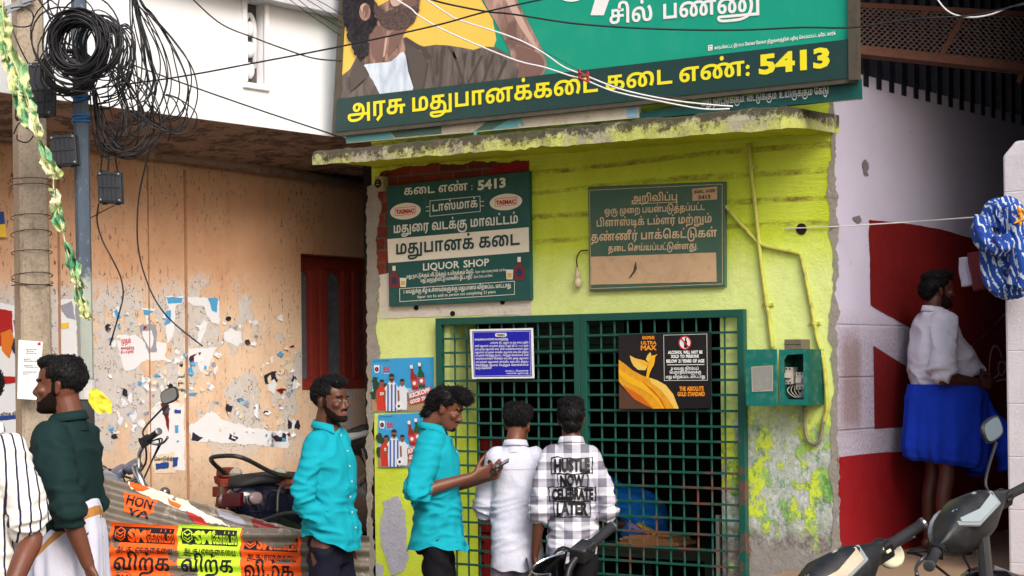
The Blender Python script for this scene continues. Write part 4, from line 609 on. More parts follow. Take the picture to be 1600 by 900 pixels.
def mat_canopy():
    m = Mat('mouldy_concrete', 0.9)
    z = m.xyz()[2]; x = m.xyz()[0]
    n = m.noise(14, 9, 0.8); b = m.noise(2.6, 7, 0.7)
    c = m.mix(n, lin(158, 152, 122), lin(206, 202, 178))
    lime = m.mul(m.rng(m.op('ADD', b, m.mul(m.noise(20, 8, 0.8), 0.35)), 0.62, 0.72), m.rng(z, 3.05, 2.97))
    c = m.mix(m.mul(lime, 0.9), c, m.mix(n, lin(198, 208, 66), lin(222, 226, 142)))
    bl = m.rng(m.op('ADD', m.op('ADD', m.mul(m.noise(30, 9, 0.85), 0.55), m.mul(m.noise(5, 6, 0.75), 0.48)), m.mul(m.op('SUBTRACT', z, 2.99), 2.0)), 0.47, 0.545)
    c = m.mix(m.mul(bl, 0.92), c, m.mix(n, lin(24, 22, 18), lin(74, 64, 52)))
    return m.col(c).bump(m.op('ADD', m.mul(n, 1.0), m.mul(m.noise(60, 5, 0.8), 0.6)), 0.8, 0.02).m
def mat_under():
    m = Mat('canopy_underside_paint', 0.8)
    n = m.noise(5, 8, 0.75)
    c = m.mix(n, lin(176, 184, 10), lin(206, 208, 30))
    c = m.mix(m.mul(m.rng(m.noise(7, 9, 0.8, m.scale(0.6, 1, 1)), 0.58, 0.66), 0.7), c, lin(86, 74, 24))
    return m.col(c).bump(n, 0.4, 0.02).m
def mat_lilac():
    m = Mat('lilac_limewash', 0.85)
    o = m.xyz(); y, z = o[1], o[2]
    n = m.noise(1.6, 6, 0.7); r = m.noise(55, 6, 0.8)
    c = m.mix(n, lin(178, 172, 194), lin(204, 198, 218))
    lowm = m.rng(m.op('ADD', z, m.mul(n, 0.3)), 2.2, 2.0)
    c = m.mix(m.mul(lowm, m.rng(r, 0.4, 0.65), 0.7), c, lin(132, 116, 118))
    jz = m.rng(m.op('ABSOLUTE', m.op('SUBTRACT', m.op('FRACT', m.mul(z, 3.6)), 0.5)), 0.47, 0.495)
    c = m.mix(m.mul(jz, lowm, 0.35), c, lin(140, 132, 140))
    br = m.mul(m.rng(m.op('ADD', y, m.mul(m.noise(9, 8, 0.8), 0.12)), 0.36, 0.3), m.rng(y, 0.0, 0.1), m.rng(m.op('ADD', z, m.mul(n, 0.3)), 2.1, 1.95), m.rng(z, 1.35, 1.45))
    c = m.mix(m.mul(br, 0.6), c, lin(120, 84, 70))
    dt = m.mul(m.rng(m.noise(10, 9, 0.8), 0.62, 0.68), 0.5)
    c = m.mix(dt, c, lin(120, 112, 120))
    return m.col(c).bump(m.op('SUBTRACT', m.mul(r, lowm), m.mul(jz, lowm)), 0.5, 0.015).m
def mat_cement(name, a, b, dark=(70, 62, 54)):
    m = Mat(name, 0.9); n = m.noise(13, 9, 0.78)
    c = m.mix(n, lin(*a), lin(*b))
    c = m.mix(m.mul(m.rng(m.noise(34, 8, 0.85), 0.57, 0.66), 0.75), c, lin(*dark))
    return m.col(c).bump(n, 0.7, 0.02).m
def mat_brick():
    m = Mat('exposed_brick', 0.9)
    t = m.node('TexBrick'); m.put(t.inputs['Vector'], m.scale(1, 1, 1, None, (0, 0, 0), (rad(90), 0, 0)))
    t.inputs['Scale'].default_value = 1.0; t.inputs['Brick Width'].default_value = 0.22; t.inputs['Row Height'].default_value = 0.075
    t.inputs['Mortar Size'].default_value = 0.006
    t.inputs['Color1'].default_value = lin(150, 56, 36); t.inputs['Color2'].default_value = lin(112, 46, 34); t.inputs['Mortar'].default_value = lin(108, 92, 80)
    n = m.noise(20, 8, 0.8)
    return m.col(m.mix(m.mul(m.rng(n, 0.45, 0.7), 0.7), t.outputs['Color'], lin(60, 44, 38))).bump(n, 0.9, 0.02).m
def mat_ground(name, a, b):
    m = Mat(name, 0.9); n = m.noise(0.9, 9, 0.75); f = m.noise(40, 5, 0.8)
    return m.col(m.mix(m.mul(f, 0.6), m.mix(n, lin(*a), lin(*b)), lin(70, 62, 54))).bump(f, 0.5, 0.01).m

LIME = mat_lime(); PEACH = mat_peach(); CEM = mat_cement('grey_cement', (128, 122, 112), (176, 170, 160))
WHITEW = mat_white_wall(); LILAC = mat_lilac(); BRICK = mat_brick()
PLAS = mat_cement('white_lime_plaster', (206, 196, 180), (232, 226, 212), (120, 92, 74))
PEEL = mat_cement('bare_lilac_grey_plaster', (166, 166, 182), (196, 196, 208), (92, 88, 84))
DARKROOM = paint('interior_shade_plaster', (26, 25, 22), 0.9, var=0.3, dirt=0.6)  # near black in place of the shade inside the shop
REDW = paint('red_wall_paint', (140, 10, 20), 0.7, var=0.1, scale=3, dirt=0.15, dirtc=(120, 40, 40), bump=0.3)
REDD = paint('maroon_wall_paint', (112, 10, 10), 0.7, var=0.12, scale=3, dirt=0.2, dirtc=(70, 20, 20), bump=0.3)

# ------------------------------------------------------------------ the setting: road and raised floor
mb = MB(); mb.sheet([(-60, -60, 0), (60, -60, 0), (60, 60, 0), (-60, 60, 0)])
tag(mb.obj('ground', mat_ground('dusty_asphalt', (96, 92, 88), (128, 120, 110))), kind='structure')

XL = onY(583, 500).x; XR = onY(1307, 500).x
ZF = onX(1440, 852, XR).z                       # raised floor beside the shop
mb = MB(); mb.box((XR, -0.75, 0.0), (6.5, 7.5, ZF))
tag(mb.obj('raised_floor', mat_ground('brown_cement_floor', (150, 122, 96), (178, 148, 118)), bevel=0.02), kind='structure')

# ------------------------------------------------------------------ the liquor shop
shop = thing('shop_building', 'lime green shop with a mouldy concrete canopy, grille front and lilac side wall', 'shop')
XA, XB = onY(703, 600).x, onY(1126, 600).x      # opening
ZT = onY(925, 497).z                            # its head
ZC = 3.0                                        # underside of the canopy
WT = 0.26
mb = MB()
mb.box((XL, 0, 0), (XA, WT, ZC + 0.3)); mb.box((XB, 0, 0), (XR - 0.003, WT, ZC + 0.3)); mb.box((XA, 0, ZT), (XB, WT, ZC + 0.3))
mb.box((XA, 0, 0), (XB, WT, 0.42))
mb.obj('front_wall', LIME, shop)
ZLT = onX(1345, 116, XR).z                      # top of the lilac wall
mb = MB(); mb.box((XR - 0.2, WT, 0), (XR, 7.5, ZLT)); mb.box((XR - 0.003, 0.0, 0), (XR, WT, ZLT))
mb.obj('side_wall', LILAC, shop)
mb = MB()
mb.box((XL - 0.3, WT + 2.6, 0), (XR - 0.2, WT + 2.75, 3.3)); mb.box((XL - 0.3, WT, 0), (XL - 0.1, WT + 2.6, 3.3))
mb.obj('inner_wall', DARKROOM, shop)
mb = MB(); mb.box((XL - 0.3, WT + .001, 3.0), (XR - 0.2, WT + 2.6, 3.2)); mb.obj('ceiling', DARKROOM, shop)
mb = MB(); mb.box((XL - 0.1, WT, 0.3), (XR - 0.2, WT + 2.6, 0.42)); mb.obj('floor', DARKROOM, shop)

# canopy: an uneven slab with a broken front edge
PJ = 0.58
def canopy():
    mb = MB(); R = []; n = 90
    pl, pr = onY(489, 258, -PJ), onY(1220, 201, -PJ); x0, x1 = pl.x, pr.x
    tl, tr = onY(489, 236, -PJ).z, onY(1220, 164, -PJ).z
    for i in range(n + 1):
        t = i / n; x = x0 + (x1 - x0) * t
        top = tl + (tr - tl) * t + 0.012 * noise.noise(V((x * 5, 0, 1))) + 0.01 * noise.noise(V((x * 23, 3, 1)))
        bot = pl.z + (pr.z - pl.z) * t + 0.012 * noise.noise(V((x * 6, 7, 2))) + 0.01 * noise.noise(V((x * 30, 5, 2)))
        yf = -PJ + 0.012 * noise.noise(V((x * 9, 1, 9)))
        xb = x
        R.append([(x, yf, bot), (x, yf - 0.004, (top + bot) / 2), (x, yf + 0.008, top - 0.01), (x, yf + 0.03, top), (xb, 0.05, top + 0.01), (xb, 0.05, bot + 0.035), (x, -0.3, bot + 0.03), (x, yf + 0.06, bot + 0.012)])
    mb.rings(R)
    fm = []
    for f in mb.f:
        ys = [mb.v[i] for i in f]; c = sum((V(q) for q in ys), V()) / len(ys)
        nn = (V(ys[1]) - V(ys[0])).cross(V(ys[2]) - V(ys[0]))
        fm.append(1 if c.z < 2.995 and c.y > -PJ + 0.02 and abs(nn.z) > 0.6 * nn.length else 0)
    mb.mi = fm
    return mb.obj('canopy', [mat_canopy(), mat_under()], shop)
canopy_o = canopy()
mb = MB(); hp = [onY(x, y, -0.3) for x, y in ((1117, 168), (1115, 152), (1124, 143), (1138, 141), (1152, 146), (1160, 158), (1162, 172))]
mb.tube(catmull(hp, 4), 0.016, 8); mb.obj('lifting_hook', mat_cement('mouldy_lime_concrete', (150, 140, 90), (190, 180, 120), (60, 48, 36)), shop, smooth=True)

FW = Face(lambda x, y: onY(x, y, 0.0), (0, -1, 0))
def patch(name, pts, mat, lift, amp=2.5, step=5, seed=1, parent=shop, face=FW):
    mb = MB(); face.poly(mb, rag(pts, amp, step, seed), 0, lift); return mb.obj(name, mat, parent)
patch('plaster_patch', [(592, 430), (612, 425), (832, 415), (830, 492), (760, 493), (700, 494), (594, 498)], PLAS, 0.004, 1.5, 7, 3)
patch('bare_brick', [(586, 300), (596, 268), (640, 258), (826, 252), (829, 300), (820, 330), (620, 350), (612, 410), (604, 436), (592, 440), (585, 400)], BRICK, 0.003, 2.5, 6, 5)
mb = MB(); FW.poly(mb, [(770, 258), (827, 251), (827, 266), (770, 276)], 0, 0.0045); mb.obj('red_paint_strip', REDW, shop)
patch('cement_corner', [(574, 290), (590, 288), (595, 330), (588, 380), (593, 440), (590, 520), (594, 560), (584, 640), (583, 760), (586, 905), (574, 905)], CEM, 0.005, 3.0, 7, 9)
patch('peeled_patch', [(598, 783), (622, 776), (634, 800), (636, 842), (640, 870), (634, 892), (612, 898), (606, 872), (594, 850), (597, 820)], PEEL, 0.003, 3, 5, 12)
patch('peeled_patch', [(588, 880), (600, 884), (598, 905), (588, 905)], PEEL, 0.003, 2, 4, 13)
patch('cement_edge', [(1296, 160), (1304, 160), (1308, 300), (1309, 500), (1311, 700), (1314, 905), (1298, 905), (1300, 760), (1296, 700), (1301, 600), (1296, 500), (1304, 420), (1298, 330), (1292, 290), (1298, 240)], CEM, 0.004, 3.5, 7, 21)
patch('cement_patch', [(1171, 850), (1225, 858), (1262, 866), (1300, 858), (1312, 880), (1310, 908), (1170, 908)], mat_cement('grey_brown_cement', (124, 114, 104), (176, 172, 168), (84, 74, 64)), 0.0035, 4, 6, 31)
# holes in the wall
mb = MB()
for x, y, r in ((1253, 358, 8.5), (651, 481, 4), (786, 472, 4), (708, 490, 4)):
    FW.poly(mb, rag(arc(x, y, r, r * 1.05, n=14), 0.6, 3, int(x)), 0, 0.0052)
mb.obj('wall_hole', paint('hole_dark', (24, 16, 10), 0.95), shop)
# painted panels on the side wall
FS = Face(lambda x, y: onX(x, y, XR), (1, 0, 0))
mb = MB()
FS.poly(mb, rag([(1357, 343), (1400, 347), (1470, 358), (1535, 378), (1640, 400), (1640, 430), (1640, 560), (1590, 470), (1518, 540), (1428, 516), (1360, 477)], 0.8, 9, 2), 0, 0.003)
FS.poly(mb, [(1364, 540), (1410, 569), (1500, 625), (1640, 540), (1640, 655), (1560, 662), (1440, 664), (1366, 670)], 0, 0.003)
FS.poly(mb, [(1518, 541), (1576, 486), (1640, 440), (1640, 535), (1540, 610)], 0, 0.0033)
mb.obj('painted_emblem_panel', REDD, shop)
mb = MB(); FS.poly(mb, rag([(1308, 715), (1350, 709), (1440, 704), (1700, 690), (1700, 845), (1440, 870), (1314, 900)], 0.8, 12, 4), 0, 0.003)
mb.obj('painted_dado', REDW, shop)
# the hand-painted script on the red wall: the letters C o c a
mb = MB(); SCR = [[(1566, 560), (1560, 544), (1553, 541), (1548, 552), (1546, 572), (1547, 590), (1553, 592), (1561, 584)],
    [(1568, 566), (1562, 566), (1560, 577), (1563, 586), (1569, 583), (1572, 573), (1568, 566), (1572, 568), (1578, 566)],
    [(1586, 564), (1581, 562), (1577, 572), (1580, 582), (1587, 578)], [(1598, 562), (1592, 560), (1588, 570), (1591, 579), (1597, 574), (1599, 560), (1599, 578)],
    [(1547, 592), (1552, 598), (1562, 594), (1572, 593)]]
for L in SCR:
    P = catmull([onX(x, y, XR + 0.005) for x, y in L], 5); mb.tube(P, [0.007] * len(P), 6, flat=0.25, up=(1, 0, 0))
mb.obj('painted_script', paint('faded_white_lettering', (190, 150, 150), 0.8), shop)
# sooty marks and a knocked hole on the lilac wall
patch('wall_scar', [(1346, 254), (1352, 248), (1357, 256), (1354, 268), (1356, 274), (1350, 276), (1348, 264)], paint('scar_grey', (112, 104, 108), 0.9), 0.004, 1.5, 3, 3, face=FS)
patch('wall_scar', [(1331, 340), (1342, 336), (1346, 346), (1338, 350)], MATS['scar_grey'], 0.004, 1.5, 3, 8, face=FS)

# ------------------------------------------------------------------ white block pillar and the dark shed over the passage
XP = onY(1573, 600, -0.15).x
def mat_block():
    m = Mat('whitewashed_block', 0.9); z = m.xyz()[2]; x = m.xyz()[0]; r = m.noise(70, 6, 0.8)
    jz = m.rng(m.op('ABSOLUTE', m.op('SUBTRACT', m.op('FRACT', m.mul(z, 3.9)), 0.5)), 0.48, 0.495)
    c = m.mix(m.noise(3, 6, 0.7), lin(190, 184, 192), lin(222, 218, 224))
    c = m.mix(m.mul(jz, 0.12), c, lin(170, 160, 160))
    c = m.mix(m.mul(m.rng(m.noise(12, 9, 0.8), 0.6, 0.7), 0.4), c, lin(160, 150, 146))
    return m.col(c).bump(m.op('SUBTRACT', m.mul(r, 0.7), m.mul(jz, 0.3)), 0.6, 0.012).m
BLK = mat_block()
zpt = onY(1590, 226, -0.15).z
mb = MB(); mb.rings([[(XP, -0.15, ZF), (XP + 1.6, -0.15, ZF), (XP + 1.6, 0.6, ZF), (XP, 0.6, ZF)], [(XP - 0.01, -0.15, zpt - 0.05), (XP + 1.6, -0.15, zpt - 0.05), (XP + 1.6, 0.6, zpt - 0.05), (XP - 0.01, 0.6, zpt - 0.05)],
          [(XP + 0.05, -0.14, zpt + 0.02), (XP + 1.6, -0.14, zpt + 0.02), (XP + 1.6, 0.6, zpt + 0.02), (XP + 0.05, 0.6, zpt + 0.02)]])
tag(mb.obj('block_pillar', BLK, bevel=0.012), 'whitewashed concrete block pillar at the right of the passage with a blue cloth hung on it', 'pillar')
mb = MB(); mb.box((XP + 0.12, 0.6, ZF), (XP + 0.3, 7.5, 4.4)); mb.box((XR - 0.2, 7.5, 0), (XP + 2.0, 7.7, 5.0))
tag(mb.obj('passage_wall', paint('passage_shade_plaster', (46, 42, 44), 0.95, var=0.3)), 'wall closing the passage behind the white block pillar, coloured black for its shade', 'wall')  # black base colour put in to deepen the darkness of the passage
shed = thing('corrugated_shed', 'dark corrugated metal shed cladding above the lilac wall', 'shed')
def corr(p0, du, dv, L, H, pitch, depth, nrm, taper=0.3):
    """box-profile sheet: ribs run along dv"""
    mb = MB(); n = int(L / pitch); top = []; bot = []; prof = []
    for i in range(n):
        for a, d in ((0.0, 0), (0.42, 0), (0.5, 1), (0.86, 1), (0.94, 0)): prof.append(((i + a) * pitch, d * depth))
    A = [p0 + du * u + nrm * d for u, d in prof]; B = [p + dv * H for p in A]
    mb.rings([A, B], False, closed=False); return mb
CORD = paint('shade_dark_tin', (34, 36, 52), 0.5, 0.2, var=0.35, scale=9, dirt=0.5, dirtc=(70, 58, 56))  # dark tone stands in for the shade under the roof
rp = (onX(1382, 125, XR).y - onX(1362, 120, XR).y)
corr(V((XR - 0.03, -0.05, ZLT - 0.06)), V((0, 1, 0)), V((0, 0, 1)), 7.4, 2.0, abs(rp), 0.035, V((1, 0, 0))).obj('wall_sheet', CORD, shed)
mb = MB(); mb.box((XR + 0.06, -0.6, 4.35), (XP + 3.0, 7.7, 4.41)); mb.obj('roof_sheet', CORD, shed)
mb = MB(); mb.box((XR + 0.95, 0.62, zpt + 0.1), (XP + 3.0, 0.68, 4.34)); mb.obj('front_light_block', CORD, shed)  # unseen sheet added to close off light above the passage
RUST = paint('rusty_angle_iron', (112, 74, 62), 0.75, 0.2, var=0.25, scale=14, dirt=0.6, dirtc=(74, 40, 32))
cage = thing('mesh_frame', 'rusty angle iron frame with expanded wire mesh over the passage', 'wire mesh frame')
dcg = RGT0 * math.cos(rad(28)) + FWD * math.sin(rad(28)); A0 = onX(1338, 80, XR + 0.06); ncg = V((dcg.y, -dcg.x, 0))
tiltn = (ncg + V((0, 0, 0.25))).normalized()
FC = Face(lambda x, y: onPl(x, y, A0, tiltn), tiltn)
mb = MB()
for a, b, w in (((1338, 80), (1612, 109), 0.05), ((1338, 9), (1612, 24), 0.03), ((1466, 92), (1506, 20), 0.03), ((1338, 9), (1338, 80), 0.03), ((1440, 26), (1448, 16), 0.025), ((1592, 128), (1602, 98), 0.02)):
    mb.beam(FC.p(*a), FC.p(*b), w, w, tiltn)
mb.obj('angle_frame', RUST, cage)
mb = MB()
x0, x1 = 1340, 1612; rows = 15
def cgp(u, v): return FC.p(x0 + (x1 - x0) * u, (11 + 14 * u) + ((76 + 28 * u) - (11 + 14 * u)) * v, 0.01)
for r in range(rows + 1):
    P = []
    for k in range(61): P.append(cgp(k / 60, min(1, max(0, (r + (0.36 if k % 2 else -0.36) * (1 if r % 2 else -1)) / rows))))
    mb.tube(P, 0.0042, 4)
mb.obj('wire_mesh', paint('mesh_wire', (128, 106, 98), 0.6, 0.3), cage)

# ------------------------------------------------------------------ the peach building
old = thing('plastered_building', 'peach plastered building with poster scraps below and a white upper storey', 'building')
XW = XL - 0.06                                  # face of the white storey
ZS = onX(300, 184, XW).z                        # soffit level
XPW = XL - 0.85                                 # face of the peach wall below
ZW = onX(300, 254, XPW).z                       # where the sloping soffit meets it
yw0 = onX(471, 500, XPW).y; yw1 = onX(604, 500, XPW).y
zw0, zw1 = onX(520, 609, XPW).z, onX(470, 396, XPW).z
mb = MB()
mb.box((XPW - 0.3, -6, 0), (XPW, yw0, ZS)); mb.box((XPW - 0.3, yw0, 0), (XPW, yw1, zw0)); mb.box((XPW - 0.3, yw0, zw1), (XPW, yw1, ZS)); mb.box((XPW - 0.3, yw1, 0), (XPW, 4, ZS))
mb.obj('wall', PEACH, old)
yn0, yn1 = onX(384, 60, XW).y, onX(412, 60, XW).y
zn0, zn1 = onX(400, 131, XW).z, onX(400, 4, XW).z
mb = MB()
ztop = onX(535, 24, XW).z
mb.box((XW - 0.25, -6, ZS), (XW, yn0, ztop)); mb.box((XW - 0.25, yn1, ZS), (XW, 3, ztop)); mb.box((XW - 0.25, yn0, ZS), (XW, yn1, zn0)); mb.box((XW - 0.25, yn0, zn1), (XW, yn1, ztop))
mb.obj('upper_wall', WHITEW, old)
mb = MB(); mb.box((XPW - 0.3, -6, ZS), (XW - 0.25, 3, ZS + 0.2)); mb.rings([[(XPW, y, ZW), (XW - 0.004, y, ZS - .003), (XW - 0.004, y, ZS + .05), (XPW, y, ZS + .05)] for y in (-6, 3)]); mb.obj('soffit', mat_soffit(), old)
mb = MB(); mb.box((XW, -6, ztop - 0.03), (XW + 0.12, 3, ztop + 0.05)); mb.obj('cornice', paint('cornice_grey', (196, 196, 204), 0.8, dirt=0.3), old)
mb = MB(); mb.box((XW - 0.25, -6, ztop + 0.05), (XW - 0.1, 3, ztop + 1.2)); mb.obj('parapet', paint('parapet_brown', (120, 104, 96), 0.9, dirt=0.5), old)
# vent niche: raised border, recessed back, slim arched baluster
mb = MB(); w = 0.035
for a, b in (((yn0 - w, zn0 - w), (yn1 + w, zn0)), ((yn0 - w, zn1), (yn1 + w, zn1 + w)), ((yn0 - w, zn0), (yn0, zn1)), ((yn1, zn0), (yn1 + w, zn1))):
    mb.box((XW - 0.01, a[0], a[1]), (XW + 0.02, b[0], b[1]))
nch = mb.obj('niche_frame', WHITEW, old, bevel=0.006)
mb = MB(); mb.box((XW - 0.09, yn0, zn0), (XW - 0.06, yn1, zn1)); mb.obj('niche_back', paint('niche_shade_grey', (84, 80, 80), 0.9, dirt=0.3), nch)  # back greyed so the shallow recess looks shaded
mb = MB(); ym = (yn0 + yn1) / 2; hw = (yn1 - yn0) * 0.28
ar = [(XW - 0.045, ym + hw * math.cos(t * math.pi / 12), zn1 - 0.16 + hw * 2.2 * math.sin(t * math.pi / 12)) for t in range(13)]
mb.tube([(XW - 0.045, ym + hw, zn0 + 0.1)] + ar + [(XW - 0.045, ym - hw, zn0 + 0.1)], 0.016, 6)
for zz in (0.2, 0.5, 0.8):
    mb.ell((XW - 0.045, ym, zn0 + (zn1 - zn0) * zz * 0.85), (0.03, hw * 0.7, 0.05), 10, 7)
mb.obj('niche_ornament', WHITEW, nch, smooth=True)
# red shuttered window, set back in the wall
win = thing('shutter_window', None, None); win.parent = old
WREC = 0.13
RW = paint('red_oxide_wood', (146, 54, 44), 0.55, var=0.15, scale=10, dirt=0.3, dirtc=(84, 24, 20), bump=0.2)
FWN = Face(lambda x, y: onX(x, y, XPW - WREC), (1, 0, 0))
def yz(px): return onX(px, 500, XPW - WREC).y
ya, yb = yw0 + 0.001, yw1 - 0.001
mb = MB(); xf = XPW - WREC
ft = zw1 - 0.07
mb.box((xf - 0.05, ya, zw0), (xf, yb, zw0 + 0.075)); mb.box((xf - 0.05, ya, ft - 0.02), (xf - 0.003, yb, zw1 - 0.001))
for p, q in ((486, 497), (499, 511), (537, 548), (550, 559), (573, 590)): mb.box((xf - 0.05, yz(p), zw0 + 0.075), (xf + (0.012 if p in (499, 550) else 0), yz(q), ft - 0.02))
mb.obj('frame', RW, win, bevel=0.004)
# arched heads of the shutter panes
mb = MB()
for p, q in ((470, 486), (511, 537), (559, 573)):
    y0, y1 = max(yz(p), ya), yz(q); zt = ft - 0.02; zs_ = zt - (y1 - y0) * 0.75; n = 10
    P = [(xf - 0.02, y0, zs_)] + [(xf - 0.02, (y0 + y1) / 2 - (y1 - y0) / 2 * math.cos(math.pi * k / n), zs_ + (zt - 0.012 - zs_) * math.sin(math.pi * k / n)) for k in range(1, n)] + [(xf - 0.02, y1, zs_), (xf - 0.02, y1, zt), (xf - 0.02, y0, zt)]
    mb.prism(P, (-0.02, 0, 0))
mb.obj('arch_head', RW, win)
mb = MB(); mb.box((xf - 0.06, ya, zw0 + 0.02), (xf - 0.045, yb, ft)); mb.obj('pane', paint('dusty_dark_glass', (104, 112, 124), 0.25, var=0.35, scale=5, dirt=0.5, dirtc=(96, 96, 100)), win)
# joints, drain pipe
mb = MB()
for px, w in ((289, 0.018), (91, 0.014), (232, 0.006)):
    y = onX(px, 500, XPW).y; mb.box((XPW, y, 0.4), (XPW + 0.007, y + w, ZW - 0.05))
mb.obj('plaster_joint', paint('joint_brown', (170, 126, 96), 0.9, var=0.2, dirt=0.6), old)
mb = MB(); P = [onX(x, y, XPW + 0.07) for x, y in ((-60, 204), (100, 222), (235, 240), (400, 262), (590, 292))]
mb.tube(P, 0.033, 12); mb.tube([P[2] - V((0, .06, 0)), P[2] + V((0, .06, 0.002))], 0.04, 12)
for q in (1, 3): mb.tube([P[q] - V((0, .012, 0)), P[q] + V((0, .012, 0))], 0.04, 12)
mb.obj('drain_pipe', paint('dirty_pipe', (140, 116, 100), 0.7, var=0.2, dirt=0.8, dirtc=(70, 52, 44)), old, smooth=True)
mb = MB(); Fp = Face(lambda x, y: onX(x, y, XPW), (1, 0, 0))
Fp.poly(mb, arc(265, 609, 6.5, 10, n=16), 0, 0.003); mb.obj('wall_hole', MATS['hole_dark'], old)
# ------------------------------------------------------------------ boards and posters on the shop
def ink(name, rgb, rough=0.5): return paint('print_' + name, rgb, rough, var=0.06, scale=20)
I_YEL = ink('yellow', (240, 228, 40)); I_WHT = ink('white', (238, 240, 238)); I_BLK = ink('black', (16, 16, 20)); I_RED = ink('red', (196, 32, 40))
I_CRM = ink('cream', (232, 224, 206)); I_GRN = paint('board_green', (18, 82, 78), 0.4, var=0.2, scale=3, dirt=0.45, dirtc=(60, 110, 100))
I_BAND = paint('board_dark_green', (28, 62, 60), 0.45, var=0.12, scale=3, dirt=0.2, dirtc=(60, 90, 84))
I_SKIN = ink('skin', (178, 142, 128)); I_SKIND = ink('skin_shade', (128, 98, 90)); I_BRD = paint('print_beard', (74, 62, 60), 0.5, var=0.6, scale=220); I_HAIR = ink('hair', (34, 30, 40))
I_JKT = ink('jacket', (104, 96, 90)); I_JKD = ink('jacket_fold', (78, 70, 68)); I_TEE = ink('tee', (206, 222, 240)); I_SUN = ink('sunny', (246, 204, 92))
I_TEAL = paint('print_teal', (10, 156, 128), 0.45, var=0.05, scale=2, dirt=0.12, dirtc=(110, 200, 170))

# the big billboard on the canopy
yb_ = -0.42
FB = Face(lambda x, y: onY(x, y, yb_), (0, -1, 0))
bill = thing('billboard', 'large billboard with a bearded man on yellow and green above yellow Tamil letters and 5413', 'billboard')
FB.slab('board_panel', [(527, 207), (1333, 122), (1331, -140), (546, -140)], I_TEAL, bill, 0.05)
def printed(name, a, b, sx, sy, sz, lo=.38, hi=.62, rot=0.0, det=5):
    m = Mat('print_' + name, .5); n = m.noise(1.0, det, .6, m.scale(sx, sy, sz, None, (1, 2, 3), (0, rot, 0)), .6); m.col(m.mix(m.rng(n, lo, hi), lin(*a), lin(*b))); return m.m
I_SK2 = printed('arm_skin', (120, 92, 84), (196, 160, 146), 9, 9, 4, rot=.4); I_NK = printed('neck_skin', (96, 72, 66), (188, 150, 134), 16, 9, 5, rot=-.25)
I_BR2 = printed('stubble', (44, 38, 40), (122, 100, 94), 60, 60, 60, .3, .75); I_JK2 = printed('jacket_cloth', (66, 58, 56), (128, 118, 110), 22, 9, 5, .3, .7, .5, 7); I_TE2 = printed('tee_cloth', (176, 194, 216), (226, 236, 248), 10, 8, 3)
I_HR2 = printed('curls', (16, 14, 20), (62, 56, 66), 40, 40, 40, .4, .75)
mb = MB(); mts = [I_SUN, I_SK2, I_SKIND, I_BR2, I_HR2, I_JK2, I_JKD, I_TE2, I_NK, ink('lapel', (88, 80, 76)), ink('skin_light', (206, 174, 160))]
P = FB.poly
sm_ = lambda L, n=4: [(q.x, q.y) for q in catmull([V((x, y, 0)) for x, y in L], n, True)]
P(mb, [(529, 160), (540, -135), (700, -135), (752, 0), (770, 30), (776, 62), (768, 84), (700, 140)], 0, 0.002)
P(mb, sm_([(752, -8), (742, -60), (790, -60), (806, -6), (830, 42), (848, 78), (855, 100), (850, 116), (838, 124), (792, 128), (800, 92), (781, 46)]), 1, 0.004)
P(mb, sm_([(806, 74), (836, 80), (851, 98), (842, 119), (806, 124), (812, 98)]), 2, 0.005); P(mb, [(800, 60), (822, 66), (838, 76), (836, 79), (818, 71), (801, 66)], 2, 0.0052); P(mb, [(786, -8), (800, -8), (826, 46), (846, 84), (838, 78), (814, 44)], 10, 0.0046)
P(mb, [(529, 150), (531, 122), (548, 108), (560, 86), (584, 82), (632, 60), (648, 70), (662, 73), (682, 70), (700, 71), (720, 74), (740, 78), (760, 73), (775, 74), (795, 84), (806, 98), (812, 112), (806, 128), (640, 150), (529, 157)], 5, 0.006)
P(mb, sm_([(576, 60), (579, 20), (652, -16), (654, 22), (636, 46), (631, 60), (634, 82), (612, 97), (588, 102), (572, 100)]), 8, 0.008)
P(mb, sm_([(580, 44), (588, 36), (599, 48), (605, 70), (600, 92), (590, 97), (582, 80)]), 2, 0.010); P(mb, sm_([(612, 52), (630, 47), (630, 60), (619, 76), (608, 90)]), 2, 0.0101); P(mb, [(604, 56), (608, 56), (603, 88), (600, 90)], 10, 0.0102)
P(mb, rag([(585, -4), (600, 20), (616, 16), (628, 8), (640, 6), (646, -20), (656, -20), (657, 16), (650, 33), (639, 42), (626, 47), (606, 46), (594, 34), (585, 14)], 1.3, 2.5, 3), 3, 0.012)
P(mb, sm_([(628, 2), (640, -2), (651, 0), (654, 7), (643, 12), (632, 11)]), 2, 0.0125); P(mb, sm_([(612, 0), (622, -10), (632, -4), (626, 8), (616, 10)]), 10, 0.0127)
P(mb, rag([(537, 0), (540, -120), (640, -120), (590, -20), (585, 10), (591, 34), (579, 58), (577, 86), (566, 95), (556, 86), (546, 62), (541, 38), (537, 20)], 2.6, 3, 5), 4, 0.0140)
P(mb, sm_(arc(573, 19, 9, 14, n=10), 2), 8, 0.016); P(mb, sm_([(570, 10), (577, 12), (578, 22), (572, 29), (574, 20)]), 2, 0.018); P(mb, sm_([(566, 12), (570, 7), (576, 7), (571, 11), (569, 20)]), 10, 0.0182)
P(mb, sm_([(569, 104), (590, 99), (614, 96), (633, 81), (640, 112), (646, 146), (597, 151), (586, 128)], 3), 7, 0.0135)
P(mb, [(560, 88), (566, 98), (574, 106), (580, 118), (568, 128), (552, 142), (549, 120)], 9, 0.0145); P(mb, [(579, 118), (590, 136), (598, 152), (560, 155), (564, 136)], 5, 0.0146); P(mb, [(549, 120), (552, 142), (550, 144), (546, 122)], 6, 0.0148)
